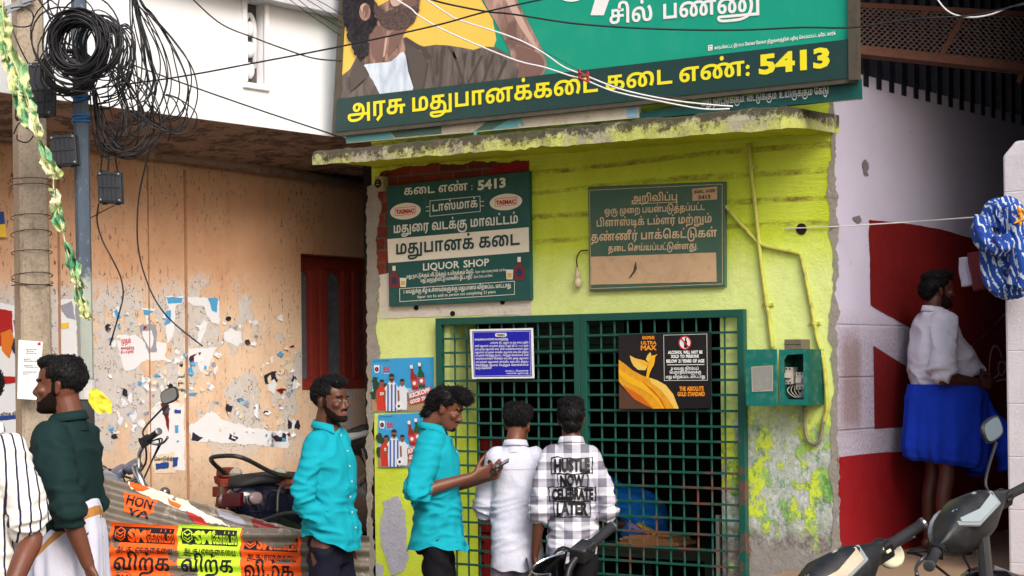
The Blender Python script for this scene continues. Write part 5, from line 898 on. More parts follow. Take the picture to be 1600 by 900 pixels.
P(mb, [(633, 66), (650, 74), (664, 86), (668, 98), (660, 146), (648, 147), (642, 108), (636, 84)], 9, 0.0084); P(mb, [(668, 98), (671, 98), (663, 146), (660, 146)], 6, 0.0087); P(mb, [(655, 70), (666, 74), (676, 90), (669, 93), (662, 82)], 6, 0.0088); P(mb, [(632, 60), (636, 58), (662, 74), (655, 76), (636, 68)], 6, 0.0089)
for q in ([(690, 78), (694, 78), (690, 142), (687, 142)], [(708, 82), (711, 80), (730, 138), (727, 139)], [(726, 84), (732, 80), (727, 110), (728, 136)], [(752, 88), (757, 86), (734, 130), (732, 129)], [(770, 86), (775, 84), (756, 130), (753, 131)], [(790, 92), (794, 96), (778, 128), (775, 128)], [(700, 72), (706, 73), (716, 92), (712, 92)], [(740, 80), (745, 80), (741, 104), (738, 104)]):
    P(mb, q, 6, 0.0085)
mb.obj('picture', mts, bill)
mb = MB(); P(mb, [(527, 207), (1333, 122), (1328, 62), (530, 155)], 0, 0.019); mb.obj('band', I_BAND, bill)
mb = MB()
for w, x0, x1 in (('அரசு', 547, 637), ('மதுபானக்கடை', 648, 938), ('கடை', 950, 1054), ('எண்:', 1065, 1175), ('5413', 1189, 1300)):
    yy = lambda x: 186.5 - (x - 547) * 0.1095
    FB.text(mb, w, x0, yy(x0), x1, yy(x1), 30 if w == '5413' else 23, 0, 0.022, bold=0.045)
mb.obj('shop_name_lettering', I_YEL, bill)
mb = MB()
FB.text(mb, 'சில்', 953, 38, 1020, 32, 23); FB.text(mb, 'பண்ணு', 1037, 30, 1187, 16.5, 24)
P(mb, [(930, 0), (936, -30), (966, -32), (953, -2), (944, 24), (923, 24)], 0, 0.003); P(mb, arc(893, -14, 24, 17), 0, 0.003)
FB.text(mb, 'கார்பனேட்டட் நீர் SPRITE. கோகா கோலா நிறுவனத்தின் பதிவு செய்யப்பட்ட டிரேட் மார்க்.', 1117, 77.5, 1307, 54, 4, 0)
frame_poly(FB, mb, (1107, 71), (1114, 70), (1114, 78.5), (1107, 79.5), 1.5); P(mb, arc(1110.5, 74.8, 1.8, 1.9, n=10), 0, 0.003)
mb.obj('white_lettering', I_WHT, bill)
mb = MB(); nb = FB.n
mb.beam(FB.p(524, 210.5, 0.0), FB.p(1338, 124.5, 0.0), 0.028, 0.03, nb); mb.beam(FB.p(1337, 126, 0.01), FB.p(1335, -140, 0.01), 0.05, 0.035, nb); mb.beam(FB.p(525, 212, 0.005), FB.p(544, -140, 0.005), 0.05, 0.012, nb)
mb.obj('frame', paint('billboard_frame', (86, 80, 68), 0.6, 0.2, dirt=0.7, dirtc=(40, 40, 34)), bill)
mb = MB()
for x in (600, 900, 1200): mb.beam(onY(x, 215 - (x - 527) * .105, -0.36), onY(x, -130, -0.36), 0.05, 0.05, (0, 1, 0)); mb.beam(onY(x, 150 - (x - 527) * .105, -0.36), onY(x, 150 - (x - 527) * .105, -0.36) + V((0, 0.9, -0.35)), 0.03, 0.03, (1, 0, 0))
mb.obj('strut', MATS['billboard_frame'], bill)

# the older warning board under it
FU = Face(lambda x, y: onY(x, y, -0.39), (0, -1, 0))
warn = thing('warning_board', 'narrow dark green warning board with white Tamil letters below the billboard', 'sign')
FU.slab('board_panel', [(1000, 176), (1000, 186), (1215, 166), (1342, 154), (1341, 122)], I_GRN, warn, 0.04)
mb = MB(); FU.text(mb, 'மது நாட்டுக்கும், வீட்டுக்கும், உயிருக்கும் கேடு', 1097, 166, 1295, 146, 9.5); mb.obj('lettering', ink('pale', (216, 220, 216)), warn)
old_ad = thing('faded_board', 'faded teal and cream painted board showing behind the canopy edge', 'sign')
FU.slab('board_panel', [(541, 200), (541, 224), (998, 184), (998, 150)], paint('faded_cream', (226, 218, 196), 0.6, dirt=0.6, dirtc=(196, 150, 96)), old_ad, 0.02)
mb = MB(); Q = FU.poly
for pts, k in (([(541, 202), (602, 196), (616, 216), (541, 223)], 0), ([(603, 198), (690, 188), (690, 209), (618, 215)], 1), ([(742, 214), (760, 186), (808, 180), (810, 199), (740, 205)], 0), ([(742, 205), (770, 184), (800, 184), (770, 202)], 1), ([(1010 - 14, 168), (1010 - 30, 166), (1010 - 30, 184), (1010 - 14, 183)], 2), ([(804, 181), (812, 180), (820, 196), (816, 198)], 0)):
    Q(mb, pts, k, 0.002 + 0.0004 * k)
mb.obj('painted_shape', [ink('aqua', (120, 196, 200)), ink('grey_green', (92, 132, 118)), ink('pale_blue', (150, 204, 226))], old_ad)

# the liquor shop sign
F1 = Face(lambda x, y: onY(x, y, -0.035), (0, -1, 0))
s1 = thing('liquor_shop_sign', 'dark green LIQUOR SHOP sign with a white Tamil band, oval badges and small bottles', 'sign')
F1.slab('board_panel', [(608, 479), (829, 468), (826, 267), (604, 291)], I_GRN, s1, 0.03, 0.003)
mb = MB(); F1.poly(mb, [(605.5, 373.7), (826.5, 355), (827, 393.5), (607, 411)], 0, 0.002); mb.obj('white_band', I_CRM, s1)
mb = MB(); T = lambda s, *a, **k: F1.text(mb, s, *a, **k)
T('கடை எண் :', 632, 305, 739, 296.5, 11); T('5413', 747, 297, 791, 292, 15, bold=0.04)
T('டாஸ்மாக்', 676.5, 330.7, 747, 323.5, 11)
frame_poly(F1, mb, (672, 313.5), (751, 306), (751.6, 330.7), (672, 338.6), 0.9)
for a, b in (((666, 323), (672, 322.4)), ((666, 329.5), (672, 329)), ((751, 314.5), (757, 314)), ((751, 321.5), (757, 321))): F1.poly(mb, [a, b, (b[0], b[1] + 1), (a[0], a[1] + 1)], 0, 0.004)
T('மதுரை வடக்கு மாவட்டம்', 616, 364.5, 810, 349, 12.5)
T('LIQUOR SHOP', 661.6, 422.6, 765, 415, 11.5, bold=0.02)
T('மது நாட்டுக்கும், வீட்டுக்கும், உயிருக்கும் கேடு - liquor ruins country family and line', 636, 434.8, 791, 423.3, 4.6)
T("மது அருந்திவிட்டு வாகனம் ஓட்டாதீர் - Don't Drink and Drive", 658, 441, 770, 432.5, 4.6)
frame_poly(F1, mb, (624.6, 450.8), (805, 438.9), (805, 460.4), (625, 471.8), 0.9)
T('21 வயதுக்கு கீழ் உள்ளவர்களுக்கு மதுபானம் விற்கப்பட மாட்டாது', 630.6, 458.6, 798.7, 448.6, 5.2)
T('liquor not be sold to person not completing 21 years', 653, 466, 775, 457.8, 4.8)
mb.obj('lettering', ink('sign_white', (226, 228, 216)), s1)
mb = MB(); F1.text(mb, 'மதுபானக் கடை', 620, 398, 813, 382.5, 17, lift=0.006); mb.obj('band_lettering', ink('deep_green', (14, 62, 66)), s1)
mb = MB()
for cx, cy, r in ((634, 330, 24), (791, 315.6, 25.5)):
    F1.poly(mb, [(x, y - (x - cx) * 0.08) for x, y in arc(cx, cy, r, 13)], 0, 0.003)
    frame_poly(F1, mb, (cx - r * .66, cy - 5), (cx + r * .66, cy - 8), (cx + r * .66, cy + 4.5), (cx - r * .66, cy + 7.5), 0.6, 1, 0.005)
    F1.text(mb, 'TASMAC', cx - r * 0.6, cy + 4.3, cx + r * 0.6, cy + 2.2, 6.3, 1, 0.006, bold=0.05)
mb.obj('oval_badge', [I_CRM, I_RED], s1)
def printed_bottle(f, mb, x, y, w, h, glass, k0=0):
    f.poly(mb, [(x - w * .5, y), (x - w * .5, y - h * .5), (x - w * .4, y - h * .6), (x - w * .14, y - h * .7), (x - w * .14, y - h), (x + w * .14, y - h), (x + w * .14, y - h * .7), (x + w * .4, y - h * .6), (x + w * .5, y - h * .5), (x + w * .5, y)], k0, 0.003)
    f.poly(mb, [(x - w * .17, y - h * .78), (x - w * .17, y - h), (x + w * .17, y - h), (x + w * .17, y - h * .78)], k0 + 1, 0.005)
    f.poly(mb, arc(x, y - h * .32, w * .3, h * .17, n=14), k0 + 2, 0.005)
    if glass:
        gx = x + glass * w * 0.95
        f.poly(mb, [(gx - w * .3, y - 1), (gx - w * .36, y - h * .45), (gx + w * .36, y - h * .45), (gx + w * .3, y - 1)], k0 + 3, 0.003)
        f.poly(mb, [(gx - w * .2, y - 4), (gx - w * .22, y - h * .3), (gx + w * .22, y - h * .3), (gx + w * .2, y - 4)], k0 + 4, 0.0045)
mb = MB(); printed_bottle(F1, mb, 616.5, 449.5, 14.5, 34, 1); printed_bottle(F1, mb, 812, 437.5, 16, 36, -1)
mb.obj('bottle_picture', [ink('rum', (120, 44, 50)), I_CRM, ink('label_blue', (30, 50, 96)), ink('tumbler', (222, 220, 200)), ink('amber', (220, 170, 90))], s1)

# the notice board
F2 = Face(lambda x, y: onY(x, y, -0.03), (0, -1, 0))
s2 = thing('notice_board', 'faded green notice board with cream Tamil lines and a bare cream panel at its foot', 'sign')
NB = paint('faded_green_board', (64, 100, 84), 0.55, var=0.25, scale=4, dirt=0.5, dirtc=(112, 106, 84))
F2.slab('board_panel', [(921, 455.5), (1132.5, 447.5), (1132, 283.5), (918.5, 292)], NB, s2, 0.026, 0.003)
mb = MB(); T = lambda s, *a, **k: F2.text(mb, s, *a, **k)
frame_poly(F2, mb, (921, 297), (1129, 287.3), (1129.5, 444), (923, 451.5), 0.7, 0, 0.002)
T('அறிவிப்பு', 987.5, 316, 1058.7, 312.8, 9.5); F2.poly(mb, [(987, 318.5), (1060, 315.2), (1060, 316.2), (987, 319.5)], 0, 0.004)
T('ஒரு முறை பயன்படுத்தப்பட்ட', 945, 335, 1102, 328, 8.2); T('பிளாஸ்டிக் டம்ளர் மற்றும்', 933, 354.3, 1112.5, 347.5, 10)
T('தண்ணீர் பாக்கெட்டுகள்', 924.5, 376.8, 1121, 370, 10.8); T('தடை செய்யப்பட்டுள்ளது.', 951, 393, 1091, 388.7, 8)
mb.obj('lettering', paint('worn_cream_letters', (222, 196, 160), 0.6, var=0.2, scale=40, dirt=0.4, dirtc=(120, 120, 96)), s2)
mb = MB(); F2.poly(mb, rag([(923.7, 401.3), (1119.5, 394.5), (1120.5, 440.3), (924, 445)], 0.3, 8, 2), 0, 0.003); F2.poly(mb, [(1082, 295), (1121, 291.3), (1121, 311.7), (1082.5, 314)], 0, 0.003)
mb.obj('blank_panel', paint('worn_cream_panel', (206, 172, 136), 0.7, var=0.15, scale=8, dirt=0.45, dirtc=(150, 116, 96)), s2)
mb = MB(); F2.text(mb, 'கடை எண்', 1085, 302.5, 1119, 300, 4.6, lift=0.006); F2.text(mb, '5413', 1092, 311.5, 1111, 310, 6, lift=0.006, bold=0.04)
F2.poly(mb, rag([(994, 408), (996, 420), (988, 432), (982, 436), (990, 424)], 0.6, 3, 3), 0, 0.005)
mb.obj('number_lettering', ink('dark_olive', (70, 66, 48)), s2)

# football posters: generic players in front of a sea horizon
PM = [ink('sky_blue', (52, 160, 222)), ink('haze', (150, 206, 232)), ink('sand', (172, 140, 104)), ink('palm', (30, 62, 44)), ink('brown_skin', (136, 92, 72)), ink('jersey_red', (206, 52, 40)),
      ink('jersey_white', (226, 232, 240)), ink('jersey_blue', (58, 100, 186)), I_HAIR, ink('bottle_red', (150, 40, 30)), ink('bottle_green', (22, 84, 50)), ink('slab_red', (206, 70, 74)), I_WHT, ink('navy', (24, 36, 84))]
def player(f, mb, x, y, h, shirt, stripes, num, L):
    w = h * 0.2
    f.poly(mb, [(x - w * .75, y), (x - w * .95, y - h * .62), (x - w * .3, y - h * .8), (x + w * .3, y - h * .8), (x + w * .95, y - h * .62), (x + w * .75, y)], shirt, L)
    if stripes:
        for k in (-0.5, 0, 0.5): f.poly(mb, [(x + w * (k - .11), y), (x + w * (k - .11), y - h * .72), (x + w * (k + .11), y - h * .72), (x + w * (k + .11), y)], 7, L + 0.0006)
    for sd in (-1, 1):
        f.poly(mb, [(x + sd * w * .78, y - h * .56), (x + sd * w * 1.0, y - h * .56), (x + sd * w * 1.06, y - h * .28), (x + sd * w * .82, y - h * .26)], 4, L + 0.0008)
    f.poly(mb, [(x - w * .2, y - h * .76), (x - w * .22, y - h * .86), (x + w * .22, y - h * .86), (x + w * .2, y - h * .76)], 4, L + 0.001)
    f.poly(mb, arc(x, y - h * .9, w * .36, h * .1, n=14), 4, L + 0.0014); f.poly(mb, arc(x, y - h * .925, w * .38, h * .085, 0, 180, 10), 8, L + 0.0018)
    if stripes: f.poly(mb, arc(x, y - h * .865, w * .3, h * .055, 180, 360, 10), 8, L + 0.0016)
    if num: f.text(mb, num, x - w * .32, y - h * .5, x + w * .32, y - h * .51, h * .09, 12, L + 0.002, bold=0.05)
def football_poster(x0, y0, x1, y1, seed, label):
    f = Face(lambda x, y: onY(x, y, -0.006 - 0.0004 * seed), (0, -1, 0)); t = thing('football_poster', label, 'poster', 'football beer posters on the lime pillar')
    W = x1 - x0; H = y1 - y0; X = lambda u: x0 + W * u
    Y = lambda u, v: y0 + H * v - 3 * u
    f.slab('paper', [(X(0), Y(0, 1)), (X(1), Y(1, 1) + 2), (X(1), Y(1, 0)), (X(0), Y(0, 0))], PM[0], t, 0.003)
    mb = MB()
    f.poly(mb, [(X(.005), Y(0, .99)), (X(.995), Y(1, 1)), (X(.995), Y(1, .62)), (X(.005), Y(0, .5))], 1, 0.0008)
    f.poly(mb, [(X(.005), Y(0, .99)), (X(.995), Y(1, 1)), (X(.995), Y(1, .86)), (X(.5), Y(.5, .76)), (X(.005), Y(0, .62))], 2, 0.0014)
    rnd = random.Random(seed)
    for k in range(6): cx, cy = X(.03 + .05 * k * rnd.random()), Y(0, .42 + .3 * rnd.random()); f.poly(mb, rag(arc(cx, cy, 5, 8, n=10), 2, 2, k), 3, 0.0018 + .0001 * k)
    player(f, mb, X(.17), Y(.1, .97), H * .58, 5, False, '23', 0.003); player(f, mb, X(.5), Y(.4, .97), H * .58, 6, False, '', 0.0035); player(f, mb, X(.335), Y(.3, .99), H * .7, 6, True, '', 0.006)
    f.poly(mb, arc(X(.46), Y(.4, .9), 5.5, 6), 12, 0.0095); f.poly(mb, arc(X(.455), Y(.4, .9), 2.2, 2.4, n=6), 13, 0.0098)
    for bx, by, c, tl in ((.72, .6, 9, -6), (.83, .56, 10, -4)):
        px, py = X(bx), Y(bx, by); h = H * .46
        f.poly(mb, [(px - 5, py), (px - 5 + tl * .5, py - h * .55), (px - 2 + tl * .8, py - h * .7), (px - 2 + tl, py - h), (px + 2 + tl, py - h), (px + 2 + tl * .8, py - h * .7), (px + 5 + tl * .5, py - h * .55), (px + 5, py)], c, 0.006)
        f.poly(mb, [(px - 5, py - h * .12), (px - 5 + tl * .4, py - h * .4), (px + 5 + tl * .4, py - h * .4), (px + 5, py - h * .12)], 11, 0.007); f.poly(mb, arc(px + tl * .25, py - h * .26, 2.6, 3, n=10), 12, 0.0075)
        f.poly(mb, [(px - 2.2 + tl, py - h * .86), (px - 2.2 + tl, py - h), (px + 2.2 + tl, py - h), (px + 2.2 + tl, py - h * .86)], 12, 0.0078)
    f.poly(mb, [(X(.62), Y(.6, .66)), (X(.97), Y(.9, .54)), (X(.97), Y(.9, .66)), (X(.62), Y(.6, .78))], 11, 0.008); f.poly(mb, [(X(.63), Y(.6, .8)), (X(.97), Y(.9, .68)), (X(.97), Y(.9, .8)), (X(.63), Y(.6, .88))], 11, 0.0082)
    f.text(mb, 'KICKOFF', X(.63), Y(.6, .755), X(.96), Y(.9, .65), H * .085, 12, 0.0095, bold=0.05); f.text(mb, 'GOOD TIMES', X(.64), Y(.6, .865), X(.96), Y(.9, .775), H * .07, 12, 0.0095, bold=0.05)
    # crest and emblem at the head
    cx, cy = X(.085), Y(.08, .19); f.poly(mb, [(cx - 4.2, cy - 6), (cx + 4.2, cy - 6), (cx + 4.2, cy + 2), (cx + 2.5, cy + 6), (cx - 2.5, cy + 6), (cx - 4.2, cy + 2)], 12, 0.003); f.poly(mb, arc(cx, cy + .5, 3.2, 3.8, n=12), 13, 0.0035); f.poly(mb, arc(cx, cy + .5, 1.3, 1.6, n=8), 5, 0.004)
    f.poly(mb, [(X(.165), Y(.16, .12)), (X(.169), Y(.16, .12)), (X(.169), Y(.16, .28)), (X(.165), Y(.16, .28))], 12, 0.003)
    for dx in (-3, 2): f.poly(mb, [(X(.24) + dx - 2, Y(.2, .16)), (X(.24) + dx + 1.6, Y(.2, .15)), (X(.24) + dx + 2.4, Y(.2, .2)), (X(.24) + dx - 1, Y(.2, .21))], 11, 0.003)
    f.poly(mb, [(X(.19), Y(.18, .23)), (X(.3), Y(.25, .22)), (X(.3), Y(.25, .245)), (X(.19), Y(.18, .255))], 11, 0.003); f.text(mb, 'good times', X(.2), Y(.2, .285), X(.29), Y(.25, .28), 2, 12, 0.003)
    f.text(mb, 'good times taste better together', X(.03), Y(.03, .05), X(.3), Y(.3, .045), 1.6, 13, 0.003)
    mb.obj('printed_picture', PM, t)
football_poster(581, 561, 677, 644, 1, 'upper football poster with beer bottles, whole and pasted beside the grille')
football_poster(591, 648, 668, 731, 2, 'lower football poster, half hidden behind the man reading his phone')

# posters tied to the grille
F3 = Face(lambda x, y: onY(x, y, -0.075), (0, -1, 0))
bn = thing('blue_notice', 'deep blue notice with white border and small Tamil lines tied to the grille', 'notice')
F3.slab('paper', [(737.5, 592), (834.5, 591), (832.5, 512.5), (734, 514.7)], I_WHT, bn, 0.004)
mb = MB(); BL = ink('deep_blue', (14, 22, 176)); F3.poly(mb, [(737.8, 517.5), (829.5, 515.6), (831.3, 588.2), (740.6, 589.2)], 0, 0.001); mb.obj('blue_field', BL, bn)
mb = MB(); frame_poly(F3, mb, (739.3, 518.6), (828.3, 517.2), (829.6, 586.8), (742, 587.8), 0.5, 0, 0.002)
F3.poly(mb, [(775, 520.5), (791, 520.2), (792.5, 523), (791, 526), (775, 526.2), (773.5, 523.3)], 0, 0.002)
F3.text(mb, 'வாடிக்கையாளர்கள் கவனத்திற்கு.', 742.5, 532, 795, 531, 2.6)
for i, (s, x0) in enumerate((('டாஸ்மாக் லிட், மதுரை வடக்கு மாவட்டத்தில்', 766), ('காலி மதுபானம் பாட்டில்கள் திரும்ப பெறும் திட்டம் 11.04.2025 முதல்', 742.6), ('நடைமுறை மதுபானக் கடை காலி வாடிக்கையாளர்கள் முதல்', 743), ('மதுபானம் பாட்டில்கள் வாங்கிய மதுபானக் கடையில் திரும்ப', 743), ('பாட்டில்கள் கொடுத்து ரூபாய் 10 பெற்றுக் கொள்ளலாம் காலி', 743.2), ('வாடிக்கையாளர்கள் வேண்டும் கடையில் முறை மதுபானம்', 743.4), ('பாட்டில்கள் மதுபானக் வாங்கிய கடையில் திரும்ப', 743.6), ('கொடுத்து ரூபாய் பெற்றுக் கொள்ளலாம்', 743.6), ('வேண்டும் வாடிக்கையாளர்கள்', 743.6))):
    yb = (537, 542, 547, 552, 556.8, 561.7, 567, 572, 576.8)[i]; F3.text(mb, s, x0, yb, 826 if i < 8 else 768.5, yb - .6, 2.4, 0, 0.002, gap=0.8)
F3.text(mb, 'மாவட்ட மேலாளர்', 790, 580.6, 826, 580.3, 1.8, 0, 0.002); F3.text(mb, 'டாஸ்மாக் லிட், மதுரை வடக்கு', 792, 584.4, 826, 584, 1.8, 0, 0.002)
mb.obj('lettering', I_WHT, bn)
mb = MB(); F3.text(mb, 'TASMAC', 776.5, 524.9, 789.8, 524.5, 3, 0, 0.004, bold=0.05); mb.obj('badge_lettering', I_BLK, bn)

gp = thing('beer_poster', 'black and gold ULTRA MAX poster with a golden bird tied to the grille', 'poster')
F4 = Face(lambda x, y: onY(x, y, -0.075), (0, -1, 0))
F4.slab('paper', [(967, 639.5), (1111.3, 638), (1111, 519), (966.6, 523)], paint('poster_black', (22, 20, 26), 0.35, var=0.3, scale=3), gp, 0.004)
GM = [paint('print_gold', (226, 158, 34), 0.4, var=0.35, scale=30), ink('pale_gold', (238, 196, 92)), ink('deep_orange', (206, 104, 16)), ink('gold_yellow', (240, 180, 30)), ink('brown_base', (84, 56, 44))]
mb = MB(); z4 = lambda L: [(960 + a / 6.925, 515 + b / 6.925) for a, b in L]
F4.poly(mb, z4([(52, 600), (140, 680), (300, 800), (420, 856), (54, 856)]), 4, 0.001)
F4.poly(mb, z4([(48, 325), (100, 360), (200, 440), (300, 495), (380, 520), (470, 555), (560, 620), (630, 720), (690, 854), (420, 856), (330, 815), (220, 755), (140, 670), (90, 610), (50, 560)]), 0, 0.002)
F4.poly(mb, z4([(380, 518), (470, 550), (560, 600), (640, 700), (700, 854), (650, 854), (590, 760), (500, 650), (400, 580)]), 1, 0.003)
F4.poly(mb, z4([(50, 420), (160, 500), (280, 560), (400, 610), (500, 720), (560, 854), (520, 854), (420, 720), (300, 640), (160, 580), (50, 480)]), 3, 0.0032)
F4.poly(mb, z4([(90, 600), (200, 660), (300, 720), (420, 850), (330, 812), (220, 752), (140, 668)]), 2, 0.0034)
F4.poly(mb, z4([(300, 560), (420, 640), (520, 760), (560, 854), (545, 854), (480, 740), (400, 660)]), 2, 0.0036)
F4.poly(mb, z4([(170, 280), (230, 310), (330, 335), (370, 360), (360, 400), (340, 440), (260, 435), (210, 390), (185, 340)]), 1, 0.004)
F4.poly(mb, z4([(245, 320), (340, 345), (372, 372), (350, 400), (300, 370)]), 3, 0.0045)
F4.poly(mb, z4([(345, 320), (360, 280), (392, 245), (405, 270), (395, 330), (370, 355)]), 1, 0.0042)
F4.poly(mb, z4([(380, 340), (410, 280), (440, 278), (475, 262), (446, 298), (442, 345), (430, 390), (405, 430), (385, 480), (375, 530), (345, 535), (355, 470), (362, 410)]), 3, 0.005)
mb.obj('golden_bird_picture', GM, gp)
mb = MB(); OR = ink('orange_letters', (240, 150, 40))
for s, x0, x1, y, h in (('KINGFISHER', 1004, 1023.5, 530, 4.8), ('ULTRA', 1002, 1026.5, 538.2, 5.2), ('MAX', 1001.7, 1026.5, 547, 7.6), ('THE ABSOLUTE', 1062, 1100, 610.4, 6.6), ('GOLD STANDARD', 1059, 1102, 618.8, 6.6)): F4.text(mb, s, x0, y, x1, y - .3, h, 0, 0.003, bold=0.045)
mb.obj('gold_lettering', OR, gp)
mb = MB(); frame_poly(F4, mb, (1037, 523.4), (1105, 521.5), (1106, 594.4), (1038, 594.8), 0.6, 0, 0.002)
for s, x0, x1, y, h in (('ALCOHOL WILL NOT BE', 1044, 1098, 552.8, 4.8), ('SOLD TO PERSONS', 1049, 1092.5, 559.2, 4.8), ('BELOW 21 YEARS OF AGE', 1041.6, 1101, 566.6, 5)): F4.text(mb, s, x0, y, x1, y - .5, h, 0, 0.003, bold=0.05)
for s, x0, x1, y in (('21 வயது நிரம்பப்', 1049, 1092, 578), ('பெறாதவர்களுக்கு', 1047, 1096, 583.8), ('மது விற்கப்பட மாட்டாது', 1041, 1102, 591)): F4.text(mb, s, x0, y, x1, y - .5, 3.8, 0, 0.003, bold=0.05)
F4.poly(mb, [(1043, 569.6), (1101, 569), (1101, 570), (1043, 570.6)], 0, 0.003); F4.poly(mb, arc(1071, 535.5, 8.6, 9.4), 0, 0.003)
mb.obj('white_lettering', I_WHT, gp)
mb = MB(); A = arc(1071, 535.5, 10.2, 11); B = arc(1071, 535.5, 8.4, 9.2)
for i in range(24): F4.poly(mb, [A[i], A[(i + 1) % 24], B[(i + 1) % 24], B[i]], 0, 0.005)
F4.poly(mb, [(1064.5, 529.5), (1066, 528), (1077.5, 541.5), (1076, 543)], 0, 0.006)
mb.obj('ban_ring', I_RED, gp)
mb = MB(); F4.poly(mb, [(1069.5, 543.5), (1069.5, 534), (1070.9, 531.5), (1070.9, 527.5), (1073, 527.5), (1073, 531.5), (1074.3, 534), (1074.3, 543.5)], 0, 0.0045); mb.obj('ban_bottle', I_BLK, gp)
# ------------------------------------------------------------------ grille gate
GATE = Mat('teal_gate_paint', 0.5)
def _g():
    m = GATE; n = m.noise(6, 8, 0.75); o = m.xyz()
    c = m.mix(n, lin(10, 68, 58), lin(20, 88, 76))
    r = m.mul(m.rng(m.op('ADD', m.noise(3.5, 6, 0.75), m.mul(m.rng(o[2], 1.55, 1.2), m.rng(o[0], 0.1, 0.5), 0.10)), 0.63, 0.68), m.rng(o[2], 1.75, 1.5))
    c = m.mix(m.mul(r, 0.9), c, m.mix(m.noise(30, 6, 0.8), lin(82, 48, 42), lin(120, 74, 62)))
    c = m.mix(m.mul(m.rng(m.noise(60, 4, 0.8), 0.68, 0.72), 0.6), c, lin(140, 150, 140))
    m.col(c)
_g(); GATE = GATE.m
zg = onY(925, 490.5).z; YG = -0.035
def gate_leaf(xl, xr, label):
    t = thing('grille_gate', label, 'gate', 'grille gate leaves of the shop')
    a, b = onY(xl, 600, YG).x, onY(xr, 600, YG).x; w = 0.042; z0 = 0.12
    mb = MB()
    mb.box((a, YG - .018, z0), (a + w, YG + .018, zg)); mb.box((b - w, YG - .018, z0), (b, YG + .018, zg))
    mb.box((a + w, YG - .017, zg - w), (b - w, YG + .017, zg)); mb.box((a + w, YG - .017, z0), (b - w, YG + .017, z0 + w))
    mb.obj('frame', GATE, t, bevel=0.003)
    mb = MB(); n = 11; rnd = random.Random(int(xl))
    for k in range(1, n):
        x = a + w + (b - a - 2 * w) * k / n + rnd.uniform(-.002, .002); mb.tube([(x, YG + .006, z0 + w), (x + rnd.uniform(-.003, .003), YG + .006, (z0 + zg) / 2), (x, YG + .006, zg - w)], 0.0062, 6)
    z = zg - w - 0.083; 
    while z > z0 + 0.08:
        dz = rnd.uniform(-.002, .002); mb.box((a + w, YG - .010, z - .0065 + dz), (b - w, YG - .002, z + .0065 + dz)); z -= 0.0845
    mb.obj('bars', GATE, t); return t
gate_leaf(684, 909, 'left teal grille gate leaf carrying the blue notice')
gate_leaf(909.6, 1165.5, 'right teal grille gate leaf with rusty lower bars carrying the black and gold poster')

# ------------------------------------------------------------------ things inside the shop
CARD = paint('cardboard', (170, 124, 84), 0.85, var=0.2, scale=14, dirt=0.3)
tb = thing('counter', 'dark steel counter standing behind the right grille leaf', 'counter')
y0, y1 = 0.5, 1.15; zt = onY(1000, 852, 0.55).z; xa, xb = onY(930, 850, 0.55).x, onY(1118, 850, 0.55).x
mb = MB(); mb.box((xa, y0, zt - 0.03), (xb, y1, zt)); mb.obj('counter_top', paint('dark_green_steel', (24, 44, 40), 0.5, dirt=0.5), tb)
for x in (xa + .03, xb - .03):
    for y in (y0 + .03, y1 - .03):
        mb = MB(); mb.box((x - .02, y - .02, 0.42), (x + .02, y + .02, zt - .03)); mb.obj('leg', MATS['dark_green_steel'], tb)
mb = MB(); mb.box((xa + .05, y0 + .01, 0.6), (xb - .05, y0 + .03, zt - .03)); mb.obj('front_panel', MATS['dark_green_steel'], tb)
mb = MB(); rnd = random.Random(3)
for k in range(5):
    c = onY(1022, 842 - k * 3.2, 0.62); mb.obox((c.x + rnd.uniform(-.02, .02), .66, zt + .008 + k * .0125), V((.22 - k * .02, rnd.uniform(-.02, .02), rnd.uniform(0, .01))), V((0, .1, 0)), V((0, 0, .006)))
tag(mb.obj('cardboard_stack', CARD), 'stack of flattened brown cardboard lying on the counter inside the grille', 'cardboard')
for i, (nm, px, py, rgb, lab) in enumerate((('packet', 1014, 824, (196, 160, 30), 'yellow packet lying on the cardboard behind the grille'), ('packet', 1000, 820, (150, 120, 190), 'purple and white packet lying beside the yellow one on the cardboard'))):
    c = onY(px, py, 0.6); c.z = zt + 0.09 + i * 0.004
    mb = MB(); mb.obox(c, V((.07, .01, -.035 + .01 * i)), V((-.01, .03, 0)), V((.004, 0, .008))); tag(mb.obj('packet', paint('wrap_%d' % i, rgb, 0.3, var=0.3, scale=30), bevel=0.004), lab, 'packet', 'packets on the counter')
CRT = paint('crate_red', (128, 30, 28), 0.5, var=0.2, dirt=0.4, dirtc=(60, 30, 24))
